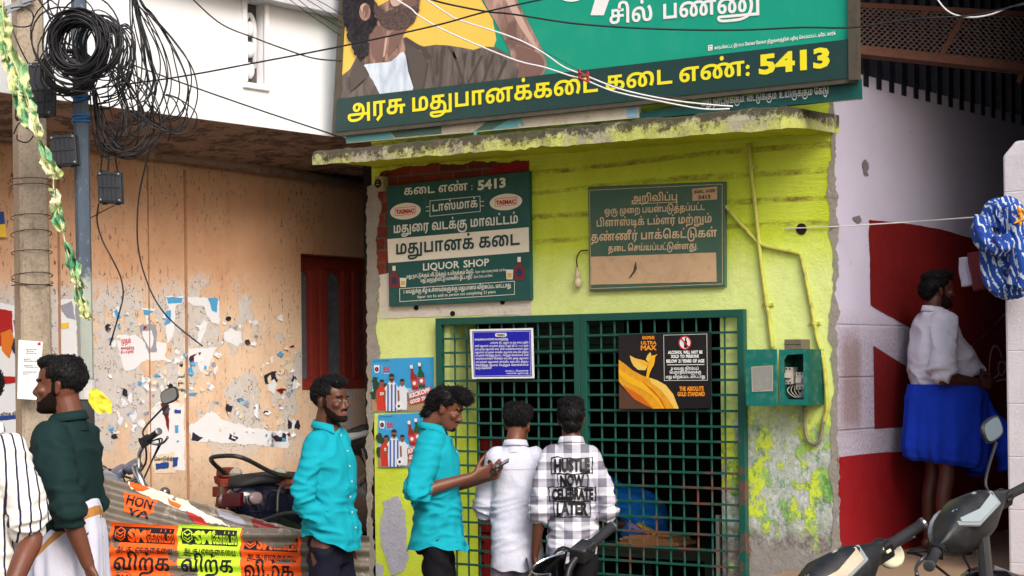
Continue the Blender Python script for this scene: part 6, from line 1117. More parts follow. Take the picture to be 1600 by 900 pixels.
def crate(c, w, d, h, label):
    t = thing('bottle_crate', label, 'crate', 'red crates stacked inside the shop', loc=c); mb = MB(); s = 0.012
    for x in (-w / 2, w / 2 - s): mb.box((x, -d / 2, 0), (x + s, d / 2, h))
    for y in (-d / 2, d / 2 - s):
        for z, q in ((0, .07), (.1, .05), (.18, .04), (h - .05, .05)): mb.box((-w / 2 + s, y, z), (w / 2 - s, y + s, z + q))
        for x in (-.25, 0, .25): mb.box((x * w - .012, y + .001, .07), (x * w + .012, y + s - .001, h - .05))
    mb.box((-w / 2 + s, -d / 2 + s, 0), (w / 2 - s, d / 2 - s, .01)); mb.obj('shell', CRT, t, bevel=0.002)
    mb = MB()
    for i in range(3): cx = -w / 3 + i * w / 3; letter(mb, 'S', (cx - .02, -d / 2 - .0005, .03), (cx + .02, -d / 2 - .0005, .03), .04, (0, -1, 0), lift=0.0015)
    mb2 = MB()
    for i in range(4):
        for j in range(3): mb2.lathe((-w / 2 + .06 + i * (w - .12) / 3, -d / 2 + .06 + j * (d - .12) / 2, .012), [(.03, 0), (.032, .02), (.032, .14), (.014, .2), (.013, .26), (.001, .262)], n=10)
    mb2.obj('bottles', paint('brown_bottle', (60, 28, 18), 0.15), t, smooth=True)
cb = onY(742, 845, 0.55); cb.z = 0.42
for k, lab in enumerate(('red bottle crate at the bottom of the stack behind the left grille leaf', 'red bottle crate in the middle of the stack behind the left grille leaf', 'topmost red bottle crate of the stack behind the left grille leaf')):
    crate(cb + V((0.02 * (k % 2), 0, .29 * k)), .4, .3, .28, lab)
mb = MB(); c = onY(1121, 805, 0.3); mb.box((c.x - .012, .3, .42), (c.x + .012, .32, c.z)); tag(mb.obj('plank', paint('white_plank', (200, 200, 196), 0.6, dirt=0.3)), 'narrow white plank standing just inside the right grille leaf', 'plank')
mb = MB(); a, b = onY(745, 545, .42), onY(975, 520, .42)
for k in range(6): mb.box((XA + .05, .5, a.z - .04 + .055 * k), (onY(975, 520, .5).x, .52 + .01 * (k % 2), a.z + .01 + .055 * k))
tag(mb.obj('rolling_shutter', paint('shutter_teal', (20, 60, 56), 0.5, dirt=0.4)), 'dull teal slatted shutter rolled down a little behind the left grille leaf', 'shutter')

# ------------------------------------------------------------------ fittings on the shop wall
TEALB = paint('box_teal', (8, 108, 98), 0.45, var=0.14, scale=7, dirt=0.35, dirtc=(150, 160, 140))
eb = thing('meter_box', 'open teal electricity box beside the grille with its door swung left and white breakers inside', 'electricity box')
yf = -0.17; G = lambda x, y, d=0.0: onY(x, y, yf + d)
x0, x1 = G(1218, 600).x, G(1263, 600).x; z0, z1 = G(1240, 633).z, G(1240, 546).z
mb = MB(); w = .008
mb.box((x0, yf, z0), (x0 + w, 0, z1)); mb.box((x1 - w, yf, z0), (x1, 0, z1)); mb.box((x0 + w, yf, z0), (x1 - w, 0, z0 + w)); mb.box((x0 + w, yf, z1 - w), (x1 - w, 0, z1)); mb.box((x0 + w, -.012, z0 + w), (x1 - w, -.004, z1 - w))
mb.obj('shell', paint('box_green', (8, 86, 74), 0.45, var=0.15, scale=7, dirt=0.3, dirtc=(150, 160, 140)), eb)
hx0, hx1, hz0, hz1 = G(1226, 600).x, G(1256, 600).x, G(1240, 624).z, G(1240, 553).z
mb = MB(); fy = yf - .004
O = [(x0, z0), (x1, z0), (x1, z1), (x0, z1)]; H = [(hx0, hz0 + .03), (hx0 + .025, hz0), (hx1, hz0), (hx1, hz1), (hx0 + .02, hz1 - .005), (hx0, hz1 - .03)]
vs, fs = fill([O, H[::-1]])
k = len(mb.v); mb.add([(v.x, fy, v.y) for v in vs], fs); mb.add([(v.x, fy + .003, v.y) for v in vs], fs)
mb.obj('face_plate', TEALB, eb)
mb = MB(); da, db = G(1168, 600).x, x0 - .004
mb.box((da, yf - .02, z0 - .004), (db, yf - .012, z1 + .003)); mb.box((da, yf - .012, z0), (da + .008, yf + .02, z1)); 
dr = mb.obj('door', TEALB, eb, bevel=0.002)
a, b = G(1175, 610, -.02), G(1207, 573, -.02)
mb = MB(); mb.box((a.x, yf - .0225, a.z), (b.x, yf - .0205, b.z)); mb.obj('window', paint('dusty_window', (142, 142, 138), 0.35, var=0.12, scale=12, dirt=0.4, dirtc=(180, 180, 176)), dr)
mb = MB(); frame_poly(Face(lambda x, y: onY(x, y, yf - .0226), (0, -1, 0)), mb, (1174, 573), (1208, 571), (1208, 611), (1175, 612), 1.4, 0, 0.001); mb.obj('window_trim', paint('bare_edge', (176, 172, 150), 0.7), dr)
for px, py in ((1236, 587), (1254, 595)):
    c = onY(px, py, -.09); mb = MB(); mb.box((c.x - .024, -.12, c.z - .045), (c.x + .024, -.06, c.z + .045)); mb.box((c.x - .018, -.135, c.z - .012), (c.x + .018, -.12, c.z + .014)); br = mb.obj('breaker', paint('breaker_white', (206, 200, 190), 0.5, dirt=0.3), eb, bevel=0.002)
    mb = MB()
    for dz in (-.036, .036):
        for dx in (-.01, .01): mb.box((c.x + dx - .004, -.1215, c.z + dz - .004), (c.x + dx + .004, -.1195, c.z + dz + .004))
    mb.obj('terminal', I_BLK, br)
for i in range(4):
    mb = MB(); a = onY(1236 + i * 3, 602, -.1); b = onY(1246 + 3 * i, 618, -.11); mb.tube(catmull([a, a + V((.01 * i - .01, -.02, -.03)), b + V((0, -.01, -.01)), onY(1256, 606 + 2 * i, -.09)], 5), .0022, 5); mb.obj('wire', paint('wire_pale', (200, 190, 180), 0.5), eb)
mb = MB(); a, b = onY(1227, 546, -.12), onY(1253, 530, -.12); mb.box((a.x, -.13, z1 + .001), (b.x, -.03, b.z)); mb.box((a.x - .003, -.133, (a.z + b.z) / 2), (b.x + .003, -.13, (a.z + b.z) / 2 + .006)); tag(mb.obj('cable_duct', paint('duct_grey', (112, 104, 88), 0.7, dirt=0.5), bevel=0.004), 'grey plastic duct piece sitting on top of the teal electricity box', 'duct')
LP = paint('overpainted_pipe', (186, 186, 84), 0.6, var=0.2, scale=9, dirt=0.8, dirtc=(112, 96, 48))
def conduit(pts, r, label, clamps=()):
    t = thing('conduit_pipe', label, 'pipe', 'conduits on the shop wall'); mb = MB(); mb.tube(catmull([onY(x, y, -r - .004) for x, y in pts], 5), r, 8); mb.obj('pipe', LP, t, smooth=True)
    for x, y in clamps:
        mb = MB(); c = onY(x, y, -r - .004); mb.box((c.x - .034, -.012, c.z - .007), (c.x + .034, -.0005, c.z + .007)); mb.tube([c - V((0, 0, .008)), c + V((0, 0, .008))], r + .004, 10); mb.obj('clamp', LP, t)
conduit([(1170, 224), (1173, 262), (1180, 320), (1188, 400), (1196, 462), (1202, 500), (1207, 546)], .012, 'straight lime painted conduit running down from the canopy to the electricity box', ((1174, 262), (1199, 476)))
conduit([(1134, 322), (1147, 338), (1163, 356), (1188, 381), (1215, 389), (1247, 396), (1252, 402), (1262, 450), (1272, 502), (1277, 530), (1286, 560), (1291, 610), (1292, 640), (1287, 660)], .011, 'bent lime painted conduit running from the notice board round the electricity box', ((1272, 505),))
mb = MB(); mb.tube(catmull([onY(x, y, -.018) for x, y in ((1256, 634), (1257, 655), (1259, 676), (1264, 690), (1273, 694), (1281, 688), (1284, 674), (1287, 650))], 6), .009, 8)
for k in range(14):
    pass
tag(mb.obj('flexible_hose', paint('ribbed_grey', (128, 122, 104), 0.6, dirt=0.6), smooth=True), 'grey flexible hose looping in a U under the teal electricity box', 'hose')
bulb = thing('bulb_holder', 'dusty light bulb hanging from a twisted wire left of the notice board', 'light bulb')
mb = MB(); mb.tube(catmull([onY(x, y, -.02) for x, y in ((918, 391), (908, 392), (903, 398), (901, 406), (902, 418))], 5), .004, 6); mb.obj('cord', paint('cord_dark', (60, 50, 36), 0.8), bulb)
c = onY(902.5, 428, -.03); mb = MB(); mb.lathe(c + V((0, 0, .035)), [(.006, .0), (.012, -.006), (.014, -.03), (.018, -.04), (.018, -.055), (.014, -.06)], n=14); mb.obj('socket', paint('socket_white', (196, 180, 150), 0.5, dirt=0.5), bulb, smooth=True)
mb = MB(); mb.ell(c + V((0.004, 0, -.05)), (.024, .024, .032), 14, 10); mb.obj('glass_bulb', paint('dusty_bulb', (206, 190, 150), 0.4, dirt=0.4), bulb, smooth=True)
jb = thing('wall_socket', 'small beige socket box with a dark face under the left end of the canopy', 'socket box')
c = onY(593, 287, -.05); mb = MB(); mb.box((c.x - .036, -.06, c.z - .045), (c.x + .036, -.002, c.z + .045)); mb.obj('casing', paint('beige_casing', (170, 160, 124), 0.6, dirt=0.6), jb, bevel=0.006)
mb = MB(); mb.lathe((c.x - .001, -.061, c.z), [(.026, 0), (.028, .004), (.02, .006)], (0, -1, 0), 18); fcx = mb.obj('socket_face', I_BLK, jb, smooth=False)
mb = MB()
for dx, dz in ((-.008, -.006), (.008, -.006), (0, .01)): mb.lathe((c.x + dx, -.0675, c.z + dz), [(.003, 0), (.003, .001)], (0, -1, 0), 8)
mb.obj('pins', I_CRM, fcx)
tg = thing('rope', None, None)
bpy.data.objects.remove(tg)
mb = MB(); pR = onY(1570, 336, -.2); mb.tube([onY(1228, 357, -.01), onY(1300, 354.5, -.012), onY(1420, 347, .1), pR], .0035, 6)
tag(mb.obj('washing_line', paint('line_white', (200, 200, 200), 0.7)), 'thin pale line stretched from the lime wall to the white pillar', 'rope')

# cloth hung at the pillar
def mat_sari():
    m = Mat('blue_leaf_print_cloth', 0.85)
    v = m.scale(1, 1, 1); n = m.noise(7, 3, 0.5, v)
    w = m.wave(5.5, m.scale(3, 3, 1.2), 9, 'DIAGONAL', 3)
    t = m.rng(m.mul(m.rng(w, 0.66, 0.8), m.rng(m.noise(34, 4, 0.7), 0.42, 0.5)), 0.4, 0.6)
    c = m.mix(m.mul(t, .8), m.mix(n, lin(14, 50, 128), lin(26, 76, 160)), lin(206, 216, 226))
    c = m.mix(m.rng(m.noise(4.5, 3, 0.5, m.scale(1, 1, 1, None, (4, 4, 4))), 0.56, 0.58), c, lin(16, 40, 120))
    return m.col(c).bump(m.noise(40, 4, 0.7), 0.2, 0.01).m
SARI = mat_sari()
def fold(name, pts, w0, th, mat, seed, parent=None, wy=(0.35, 0.94)):
    """a thick folded band of cloth following a path seen at pixels"""
    P = catmull(pts, 8); R = []; side = V((0.45, -0.1, 0)).normalized()
    for i, p in enumerate(P):
        t = (P[min(i + 1, len(P) - 1)] - P[max(i - 1, 0)]).normalized(); a = side.copy(); a = (a - t * a.dot(t)).normalized(); b = t.cross(a)
        ring = []
        for k in range(28):
            ph = 2 * math.pi * k / 28; r = 1 + .12 * noise.noise(V((math.cos(ph) * 1.6, math.sin(ph) * 1.6, i * .16 + seed))) + .10 * math.sin(ph * 5 + seed + i * .12)
            ring.append(p + a * (w0 * r * math.cos(ph)) + b * (th * r * math.sin(ph)))
        R.append(ring)
    mb = MB(); mb.rings(R); return mb.obj(name, mat, parent, smooth=True)
cl = thing('hanging_cloth', 'blue cloth with white leaf print folded over the line at the white pillar', 'cloth')
q = lambda x, y, d=0.05: onY(x, y, d - .36)
fold('upper_fold', [q(1548, 350), q(1556, 334), q(1566, 328), q(1578, 334), q(1580, 356), q(1572, 384)], .07, .045, SARI, 1.0, cl)
fold('left_fold', [q(1538, 342, .0), q(1534, 360, -.02), q(1545, 378, -.04), q(1565, 384, -.04), q(1584, 376, -.02)], .05, .05, SARI, 5.0, cl)
fold('lower_fold', [q(1553, 372, .06), q(1549, 410, .05), q(1556, 440, .05), q(1580, 452, .06), q(1598, 436, .08)], .06, .05, SARI, 9.0, cl)
fold('right_fold', [q(1588, 340, .0), q(1594, 380, -.01), q(1597, 420, -.01), q(1592, 446, .0)], .06, .045, SARI, 13.0, cl)
fold('back_fold', [q(1560, 392, .12), q(1570, 400, .1), q(1582, 420, .1)], .11, .09, SARI, 3.3, cl)
mb = MB(); rnd = random.Random(8)
for k in range(46):
    c = onY(1598 + rnd.uniform(-9, 14), 336 + rnd.uniform(-9, 12), rnd.uniform(-.42, -.3)); mb.tube([c, c + V((rnd.uniform(-.03, .03), rnd.uniform(-.03, .01), rnd.uniform(-.03, .03)))], [.008, .002], 5)
tag(mb.obj('flower_garland', paint('marigold', (226, 150, 20), 0.7, var=0.4, scale=40)), 'bit of orange yellow flower garland above the blue cloth on the pillar', 'garland')
fold('maroon_towel', [q(1526, 394, .5), q(1529, 420, .5), q(1534, 452, .5)], .05, .03, paint('maroon_cloth', (92, 24, 34), 0.9, var=0.4, scale=14), 2.0)
tag(bpy.data.objects['maroon_towel'], 'maroon towel hanging in the passage beside the blue cloth', 'towel')
fold('grey_towel', [q(1512, 402, .55), q(1513, 425, .55), q(1516, 446, .55)], .045, .03, paint('pale_cloth', (176, 172, 190), 0.9, var=0.3, scale=14), 6.0)
tag(bpy.data.objects['grey_towel'], 'pale grey towel hanging left of the maroon one in the passage', 'towel')

# ------------------------------------------------------------------ utility poles
SP = 322.0
def mat_pole():
    m = Mat('weathered_pole_concrete', 0.9); n = m.noise(7, 9, 0.78); f = m.noise(60, 6, 0.85)
    c = m.mix(n, lin(158, 142, 124), lin(204, 188, 166)); c = m.mix(m.mul(m.rng(f, 0.5, 0.66), 0.6), c, lin(96, 78, 62))
    c = m.mix(m.mul(m.rng(m.noise(5, 9, 0.8, m.scale(1, 1, .3)), 0.5, 0.66), .75), c, lin(92, 74, 60))
    return m.col(c).bump(m.op('ADD', n, m.mul(f, .5)), 0.8, 0.015).m
pole = thing('concrete_pole', 'weathered square concrete utility pole wound with thin wire at the left', 'pole')
ct = lambda py: (onS(46.5 + 0.018 * (py - 225), py, SP))
top, botm = ct(-200), ct(1000); botm = top + (botm - top) * (top.z / (top.z - botm.z)) * 1.0
def sq(c, w, a=rad(-8)):
    u = (RGT0 * math.cos(a) + FWD * math.sin(a)); v = u.cross(UP0); k = .16
    return [c + u * (w * x) + v * (w * y) for x, y in ((-1 + k, -1), (1 - k, -1), (1, -1 + k), (1, 1 - k), (1 - k, 1), (-1 + k, 1), (-1, 1 - k), (-1, -1 + k))]
mb = MB(); mb.rings([sq(top + (botm - top) * t, .060 + .026 * t, rad(28)) for t in (0, .25, .5, .75, 1)]); mb.obj('shaft', mat_pole(), pole)
mb = MB(); rnd = random.Random(5); WIRE = paint('thin_rusty_wire', (70, 50, 42), 0.7)
for py in (282, 292, 340, 366, 395, 432, 440, 446):
    c = ct(py); r = .098; sl_ = rnd.uniform(-.02, .02); mb.tube([c + RGT0 * (r * math.cos(t * math.pi / 8)) + FWD * (r * math.sin(t * math.pi / 8)) + UP0 * (sl_ * math.cos(t * math.pi / 8 + 1)) for t in range(17)], .0022, 5)
mb.obj('binding_wire', WIRE, pole)
mb = MB(); c = ct(18); mb.beam(c + RGT0 * -.12 - FWD * .1 + UP0 * -.03, c + RGT0 * .04 - FWD * .1 + UP0 * .035, .035, .012, FWD); mb.beam(c + RGT0 * .0 - FWD * .1 + UP0 * .03, c + RGT0 * .06 - FWD * .1 + UP0 * .05, .03, .03, FWD); mb.obj('steel_clamp', paint('galvanised', (150, 152, 156), 0.45, 0.6, dirt=0.4), pole)
SS = 338.0
def mat_steel_pole():
    m = Mat('painted_steel_pole', 0.5); z = m.xyz()[2]; n = m.noise(9, 8, 0.75)
    c = m.mix(n, lin(62, 74, 90), lin(84, 98, 112)); c = m.mix(m.mul(m.rng(m.noise(50, 5, 0.8, m.scale(1, 1, .4)), .58, .66), .55), c, lin(150, 158, 162))
    pale = m.mul(m.rng(m.op('ADD', z, m.mul(m.noise(8, 8, .8), .3)), 2.37, 2.32), m.rng(z, 1.7, 1.72))
    c = m.mix(m.mul(pale, .85), c, m.mix(n, lin(150, 160, 150), lin(196, 200, 190))); c = m.mix(m.rng(z, 1.71, 1.69), c, lin(58, 60, 62))
    return m.col(c).m
sp = thing('steel_pole', 'blue grey steel pole carrying the big coil of black cable', 'pole')
st_ = lambda py: onS(125.5 + .0195 * (py - 130), py, SS)
top, botm = st_(-200), st_(1000); botm = top + (botm - top) * (top.z / (top.z - botm.z))
mb = MB(); ax = (botm - top).normalized(); u = RGT0; v = ax.cross(u).normalized(); u = v.cross(ax)
mb.rings([[p + u * (.036 * math.cos((k + .5) * math.pi / 4)) + v * (.036 * math.sin((k + .5) * math.pi / 4)) for k in range(8)] for p in (top, botm)]); mb.obj('shaft', mat_steel_pole(), sp)
BLT = paint('blue_twine', (36, 110, 176), 0.6)
for py, k in ((152, 0), (158, .4), (181, 0), (186, .2), (190, 0)):
    c = st_(py); mb = MB(); mb.tube([c + RGT0 * (.041 * math.cos(t * math.pi / 8)) + FWD * (.041 * math.sin(t * math.pi / 8)) + UP0 * (.03 * k * math.cos(t * math.pi / 8)) for t in range(17)], .004, 5); mb.obj('twine', BLT, sp)
mb = MB(); c = st_(600); mb.tube([c + UP0 * .02, c - UP0 * .07], [.045, .043], 14); mb.obj('tape_band', paint('pale_tape', (190, 190, 186), 0.6, var=0.2, dirt=0.3), sp)

JB = paint('junction_black', (38, 42, 50), 0.55, var=0.2, scale=12, dirt=0.2, dirtc=(80, 80, 84))
def jbox(pts, s, depth, label, ribs=True, yaw=0):
    t = thing('junction_box', label, 'junction box', 'cable junction boxes on the poles')
    P = [onS(x, y, s) for x, y in pts]; c = sum(P, V()) / 4; ux = ((P[1] - P[0]) + (P[2] - P[3])) / 4; uy = ((P[0] - P[3]) + (P[1] - P[2])) / 4
    n = ux.cross(uy).normalized(); 
    if n.dot(FWD) > 0: n = -n
    ux = (ux - n * 0) ; mb = MB(); mb.obox(c - n * depth / 2, ux, uy, n * depth / 2); mb.obox(c - n * depth * .62, ux * 1.05, uy * 1.04, n * depth * .06); mb.obj('case', JB, t, bevel=0.006)
    if ribs:
        mb = MB()
        for k in (-.66, -.22, .22, .66): mb.obox(c + ux * k * .8 + n * .003, ux * .02, uy * .88, n * .003)
        for k in (-.85, 0, .85): mb.obox(c + uy * k + n * .0026, ux * .85, uy * .02, n * .0022)
        mb.obj('lid_ribs', JB, t)
    mb = MB()
    for a in (-.8, .8):
        for b in (-.85, .85): mb.lathe(c + ux * a + uy * b + n * .001, [(.006, 0), (.006, .006), (.003, .007)], n, 8)
    mb.obj('screws', paint('screw_grey', (120, 122, 126), .4, .6), t)
    mb = MB()
    for a in (-.55, .55): mb.tube([c + ux * a - n * depth / 2 - uy * 1.0, c + ux * a - n * depth / 2 - uy * 1.12], .012, 8); mb.tube([c + ux * a - n * depth / 2 + uy * 1.0, c + ux * a - n * depth / 2 + uy * 1.12], .012, 8)
    mb.obj('cable_glands', JB, t); return t
jbox([(41, 97), (83, 106), (74, 150), (46, 142)], 330, .05, 'plain tilted black junction box, topmost on the poles', False)
jbox([(23, 141), (84, 135), (82, 178), (23, 187)], 338, .07, 'wide ribbed black junction box under the plain tilted one')
jbox([(74, 213), (119, 209), (119, 257), (82, 260)], 344, .07, 'ribbed black junction box strapped to the left of the steel pole')
jbox([(152, 267), (188, 270), (191, 316), (153, 317)], 336, .06, 'black junction box hanging alone on cables right of the steel pole')

# ------------------------------------------------------------------ cables
CAB = paint('black_cable', (22, 22, 28), 0.45, var=0.3)
def coil(cx, cy, rx, ry, n, spread, s, label, seed, tilt=0.0):
    rnd = random.Random(seed); mb = MB()
    for k in range(n):
        f = 1 - spread * rnd.random(); ox, oy = rnd.gauss(0, 2.2), rnd.gauss(0, 2.2); ph = rnd.uniform(0, 6.3); dz = rnd.uniform(-.05, .05); wob = rnd.uniform(.01, .06); P = []
        if k > n * .8: f = rnd.uniform(.85, 1.35); ox, oy = rnd.gauss(0, 7), rnd.gauss(4, 8); wob = .09
        for i in range(29):
            a = 2 * math.pi * i / 28 + ph; r = f * (1 + wob * math.sin(2 * a + k) + wob * .6 * math.sin(3 * a + k * 2))
            P.append(onS(cx + ox + rx * r * math.cos(a), cy + oy + ry * r * math.sin(a), s) + FWD * (dz + .02 * math.sin(a + k)))
        mb.tube(P, rnd.choice((.0032, .004, .0048)), 5, cap=False)
    tag(mb.obj('cable_coil', CAB, smooth=True), label, 'cable coil', 'coils of black cable on the steel pole')
coil(122, 68, 47, 52, 46, .42, 352, 'thick round coil of black cable tied to the front of the steel pole', 1)
coil(156, 72, 38, 50, 16, .3, 346, 'looser coil of black cable behind the thick one', 2)
coil(108, 112, 44, 38, 12, .35, 343, 'sagging lower coil of black cable hanging below the thick one', 7)
def hang(name, loops, label, s, r=.0045, mat=None, cat='cable', group=None):
    mb = MB(); rnd = random.Random(len(label))
    for L in loops: mb.tube(catmull([onS(p[0], p[1], s) + FWD * rnd.uniform(-.03, .03) for p in L], 7), r, 6)
    return tag(mb.obj(name, mat or CAB, smooth=True), label, cat, group)
def loops(base, n, seed, s0, s1, j=2.0):
    """n copies of a loop, each stretched about its first point by its own factors"""
    rnd = random.Random(seed); out = []; x0, y0 = base[0]
    for k in range(n):
        sx, sy = rnd.uniform(s0, s1), rnd.uniform(s0 * .5 + .5, s1 * .5 + .5); sk = rnd.uniform(-.12, .12); w = rnd.uniform(0, 6)
        out.append([(x0 + (x - x0) * sx + (y - y0) * sk + j * math.sin(i * 1.7 + w), y0 + (y - y0) * sy + j * math.cos(i * 2.1 + w)) for i, (x, y) in enumerate(base)])
    return out
LL = loops([(207, -30), (213, 8), (222, 40), (236, 90), (241, 130), (230, 163), (212, 176), (199, 158), (190, 120), (196, 80)], 9, 31, .75, 1.25) + loops([(208, -30), (216, 6), (236, 30), (262, 68), (279, 110), (282, 150), (268, 190), (245, 205), (225, 192), (212, 172)], 8, 5, .8, 1.12) + loops([(206, -30), (212, 30), (224, 90), (238, 150), (244, 210), (236, 236)], 4, 8, .8, 1.1)
hang('cable_loops', LL, 'long black cable loops hanging in front of the white wall right of the steel pole', 330, .0034)
LL = loops([(142, 118), (150, 160), (162, 205), (182, 230), (208, 228), (228, 200), (222, 160), (200, 125), (172, 100)], 13, 12, .6, 1.35) + loops([(160, 60), (190, 40), (202, 66), (198, 110), (180, 150), (150, 160)], 8, 3, .8, 1.3) + loops([(214, 176), (240, 196), (272, 206), (296, 200), (302, 180), (286, 158), (262, 148)], 3, 6, .8, 1.1) + loops([(150, 205), (168, 236), (200, 244), (232, 236), (250, 215)], 4, 9, .8, 1.1)
hang('cable_loops', LL, 'tangle of black cable loops drooping below the coils beside the steel pole', 338, .0032)
LL = []
for k in range(6):
    j = lambda a: rnd.uniform(-a, a)
    LL.append([(70 + j(30), -20), (85 + j(14), 20 + j(8)), (100 + j(20), 60 + j(15)), (80 + j(20), 95 + j(6)), (55 + j(10), 100 + j(10))])
LL += [[(15, 12), (35, 10), (52, 22), (45, 38), (22, 40), (10, 30), (12, 15)], [(18, 40), (30, 70), (42, 98)], [(24, 210), (28, 192), (45, 190), (52, 205), (44, 222), (30, 220), (24, 210)]]
hang('cable_loops', LL, 'thin black cables crossing between the concrete pole and the coil', 336, .0035)
for pts, lab in (([(155, 318), (152, 345), (160, 375), (176, 405), (188, 432), (193, 460), (188, 490), (172, 540)], 'black cable dangling from the lone junction box'), ([(234, 236), (226, 265), (217, 310), (215, 360), (218, 400), (230, 440), (248, 475), (272, 505), (318, 541)], 'long black cable drooping across the peach wall'), ([(118, 356), (121, 348), (140, 341), (160, 332), (188, 313), (193, 309)], 'thin black wire tied across the steel pole below the lone junction box')):
    hang('dangling_cable', [pts], lab, 330, .0038 if 'thin' not in lab else .0025, group='cables dangling at the steel pole')
LL = [[(158 + 12 * k, 268), (160 + 10 * k, 245), (166 + 8 * k, 215 - 8 * k), (165, 190)] for k in range(3)]
hang('dangling_cable', LL, 'three short cables holding up the lone junction box', 335, .004, group='cables dangling at the steel pole')
def wire(pts, s0, s1, label, r=.004, mat=None):
    m = len(pts); mb = MB(); mb.tube(catmull([onS(x, y, s0 + (s1 - s0) * i / (m - 1)) for i, (x, y) in enumerate(pts)], 8), r, 6)
    tag(mb.obj('overhead_wire', mat or CAB, smooth=True), label, 'wire', 'overhead wires')
WWH = paint('white_cable', (214, 214, 216), 0.5, var=0.1)
wire([(150, 138), (280, 120), (400, 98), (535, 72), (680, 40), (765, 17), (900, -12)], 330, 345, 'straight black wire rising from the coil across the white wall and the billboard')
wire([(196, 97), (280, 128), (400, 170), (538, 216)], 332, 290, 'black wire sloping down from the coil to the left end of the canopy')
wire([(296, -6), (345, 37), (400, 60), (440, 75), (490, 91), (534, 95)], 300, 292, 'black wire dipping over the vent window to the billboard edge')
for k, L in enumerate(([(446, -6), (480, 20), (533, 56)], [(460, -6), (490, 18), (534, 44)], [(470, -6), (500, 12), (535, 36)], [(484, -6), (510, 8), (536, 24)])):
    wire(L, 300, 292, ('lowest', 'second lowest', 'second highest', 'highest')[k] + ' of four thin wires converging on the billboard top left corner', .0022)
wire([(650, -10), (690, 4), (760, 18), (800, 22), (900, 37), (1020, 45), (1150, 47), (1250, 43), (1330, 43), (1400, 33), (1450, 28), (1510, 25), (1560, 16), (1610, 2)], 318, 340, 'dark wire sagging right across the green billboard and the mesh frame', .0045)
wire([(600, -12), (640, 12), (655, 25), (700, 50), (800, 92), (850, 105), (890, 118), (912, 124), (960, 143), (1030, 158), (1097, 170), (1140, 170)], 318, 316, 'lower of two twisted white cables in front of the billboard', .004, WWH)
wire([(650, -12), (700, 22), (720, 32), (800, 58), (845, 80), (880, 104), (912, 117), (960, 136), (1000, 147), (1060, 158), (1115, 164), (1145, 166)], 318, 316, 'upper of two twisted white cables in front of the billboard', .004, WWH)
wire([(795, 60), (845, 78), (930, 122), (1000, 146), (1060, 152), (1100, 158)], 317, 315, 'hair thin dark wire beside the white cables', .0015)
wire([(1460, -8), (1475, 12), (1492, 23), (1520, 27), (1550, 22), (1575, 12), (1612, 3)], 322, 330, 'white cable dipping in front of the mesh frame', .0042, WWH)
mb = MB()
for x, y in ((905, 117), (918, 121)): mb.tube([onS(x, y - 9, 318.4), onS(x + 1, y + 9, 318.4)], .008, 6)
mb.tube([onS(905, 113, 318.8), onS(918, 118, 318.8)], .005, 6); mb.tube([onS(905, 122, 318.8), onS(918, 127, 318.8)], .005, 6)
tag(mb.obj('cable_spacer', paint('spacer_red', (150, 34, 44), 0.5)), 'small red spacer clipped on the two white cables', 'cable spacer')

# ------------------------------------------------------------------ streamer, scraps and papers
def mat_streamer():
    m = Mat('printed_plastic_streamer', 0.45); n = m.noise(6, 3, 0.5, None, 0.6); k = m.noise(22, 5, 0.7, m.scale(1, 1, 1, None, (3, 3, 3)), 1.0)
    c = m.ramp(n, [(0.3, lin(40, 128, 110)), (0.42, lin(120, 180, 130)), (0.5, lin(206, 214, 150)), (0.62, lin(226, 224, 196)), (0.74, lin(60, 140, 140))])
    c = m.mix(m.rng(k, .58, .6), c, lin(26, 100, 88)); m.col(c).bump(m.noise(30, 4, .7), .5, .01)
    m.b.inputs['Transmission Weight'].default_value = 0.0; return m.m
STRM = mat_streamer()
sm = thing('streamer', 'ragged green and yellow plastic streamer hanging from the top left past the steel pole', 'streamer')
def pennant(path, widths, seed, s0=352):
    P = catmull([onS(x, y, s0) for x, y in path], 6); mb = MB(); rnd = random.Random(seed); R = []; m = len(P); nn = 12
    for i, p in enumerate(P):
        t = i / (m - 1); f = t * (len(widths) - 1); a = int(min(f, len(widths) - 2)); w = widths[a] + (widths[a + 1] - widths[a]) * (f - a)
        w = w / s0 * (1 + .3 * noise.noise(V((i * .7, seed, 0)))); row = []
        for k in range(nn + 1):
            q = k / nn - .5; dv = .045 * noise.noise(V((q * 4, i * .55, seed * 3.1))) + .02 * math.sin(q * 14 + i * .8 + seed)
            row.append(p + RGT0 * (q * w * (1 + .12 * noise.noise(V((i * .6, k * .3, seed))))) + FWD * dv + UP0 * (.010 * noise.noise(V((k * .4, i * .6, seed)))))
        R.append(row)
    mb.rings(R, False, closed=False); return mb.obj('pennant', STRM, sm, smooth=True)
pennant([(-4, 0), (3, 30), (8, 62), (10, 95)], [14, 26, 22, 10], 1); pennant([(4, 60), (22, 100), (32, 140), (40, 152)], [20, 34, 36, 16], 2); pennant([(26, 130), (38, 165), (50, 195), (64, 215)], [14, 34, 30, 12], 3)
pennant([(60, 218), (72, 246), (84, 270), (88, 280)], [8, 22, 26, 22], 4); pennant([(84, 295), (89, 318), (90, 345), (98, 362)], [8, 18, 22, 12], 5); pennant([(103, 380), (112, 405), (118, 430), (130, 450)], [6, 17, 20, 12], 6); pennant([(120, 445), (126, 470), (134, 492), (140, 500)], [10, 20, 18, 6], 7)
mb = MB(); mb.tube(catmull([onS(x, y, 352) for x, y in ((2, -20), (9, 60), (30, 120), (58, 210), (82, 275), (84, 296), (97, 355), (103, 384), (118, 440), (136, 500))], 5), .0035, 5); mb.obj('string', paint('string_pale', (206, 200, 160), 0.8), sm)
mb = MB(); R = []
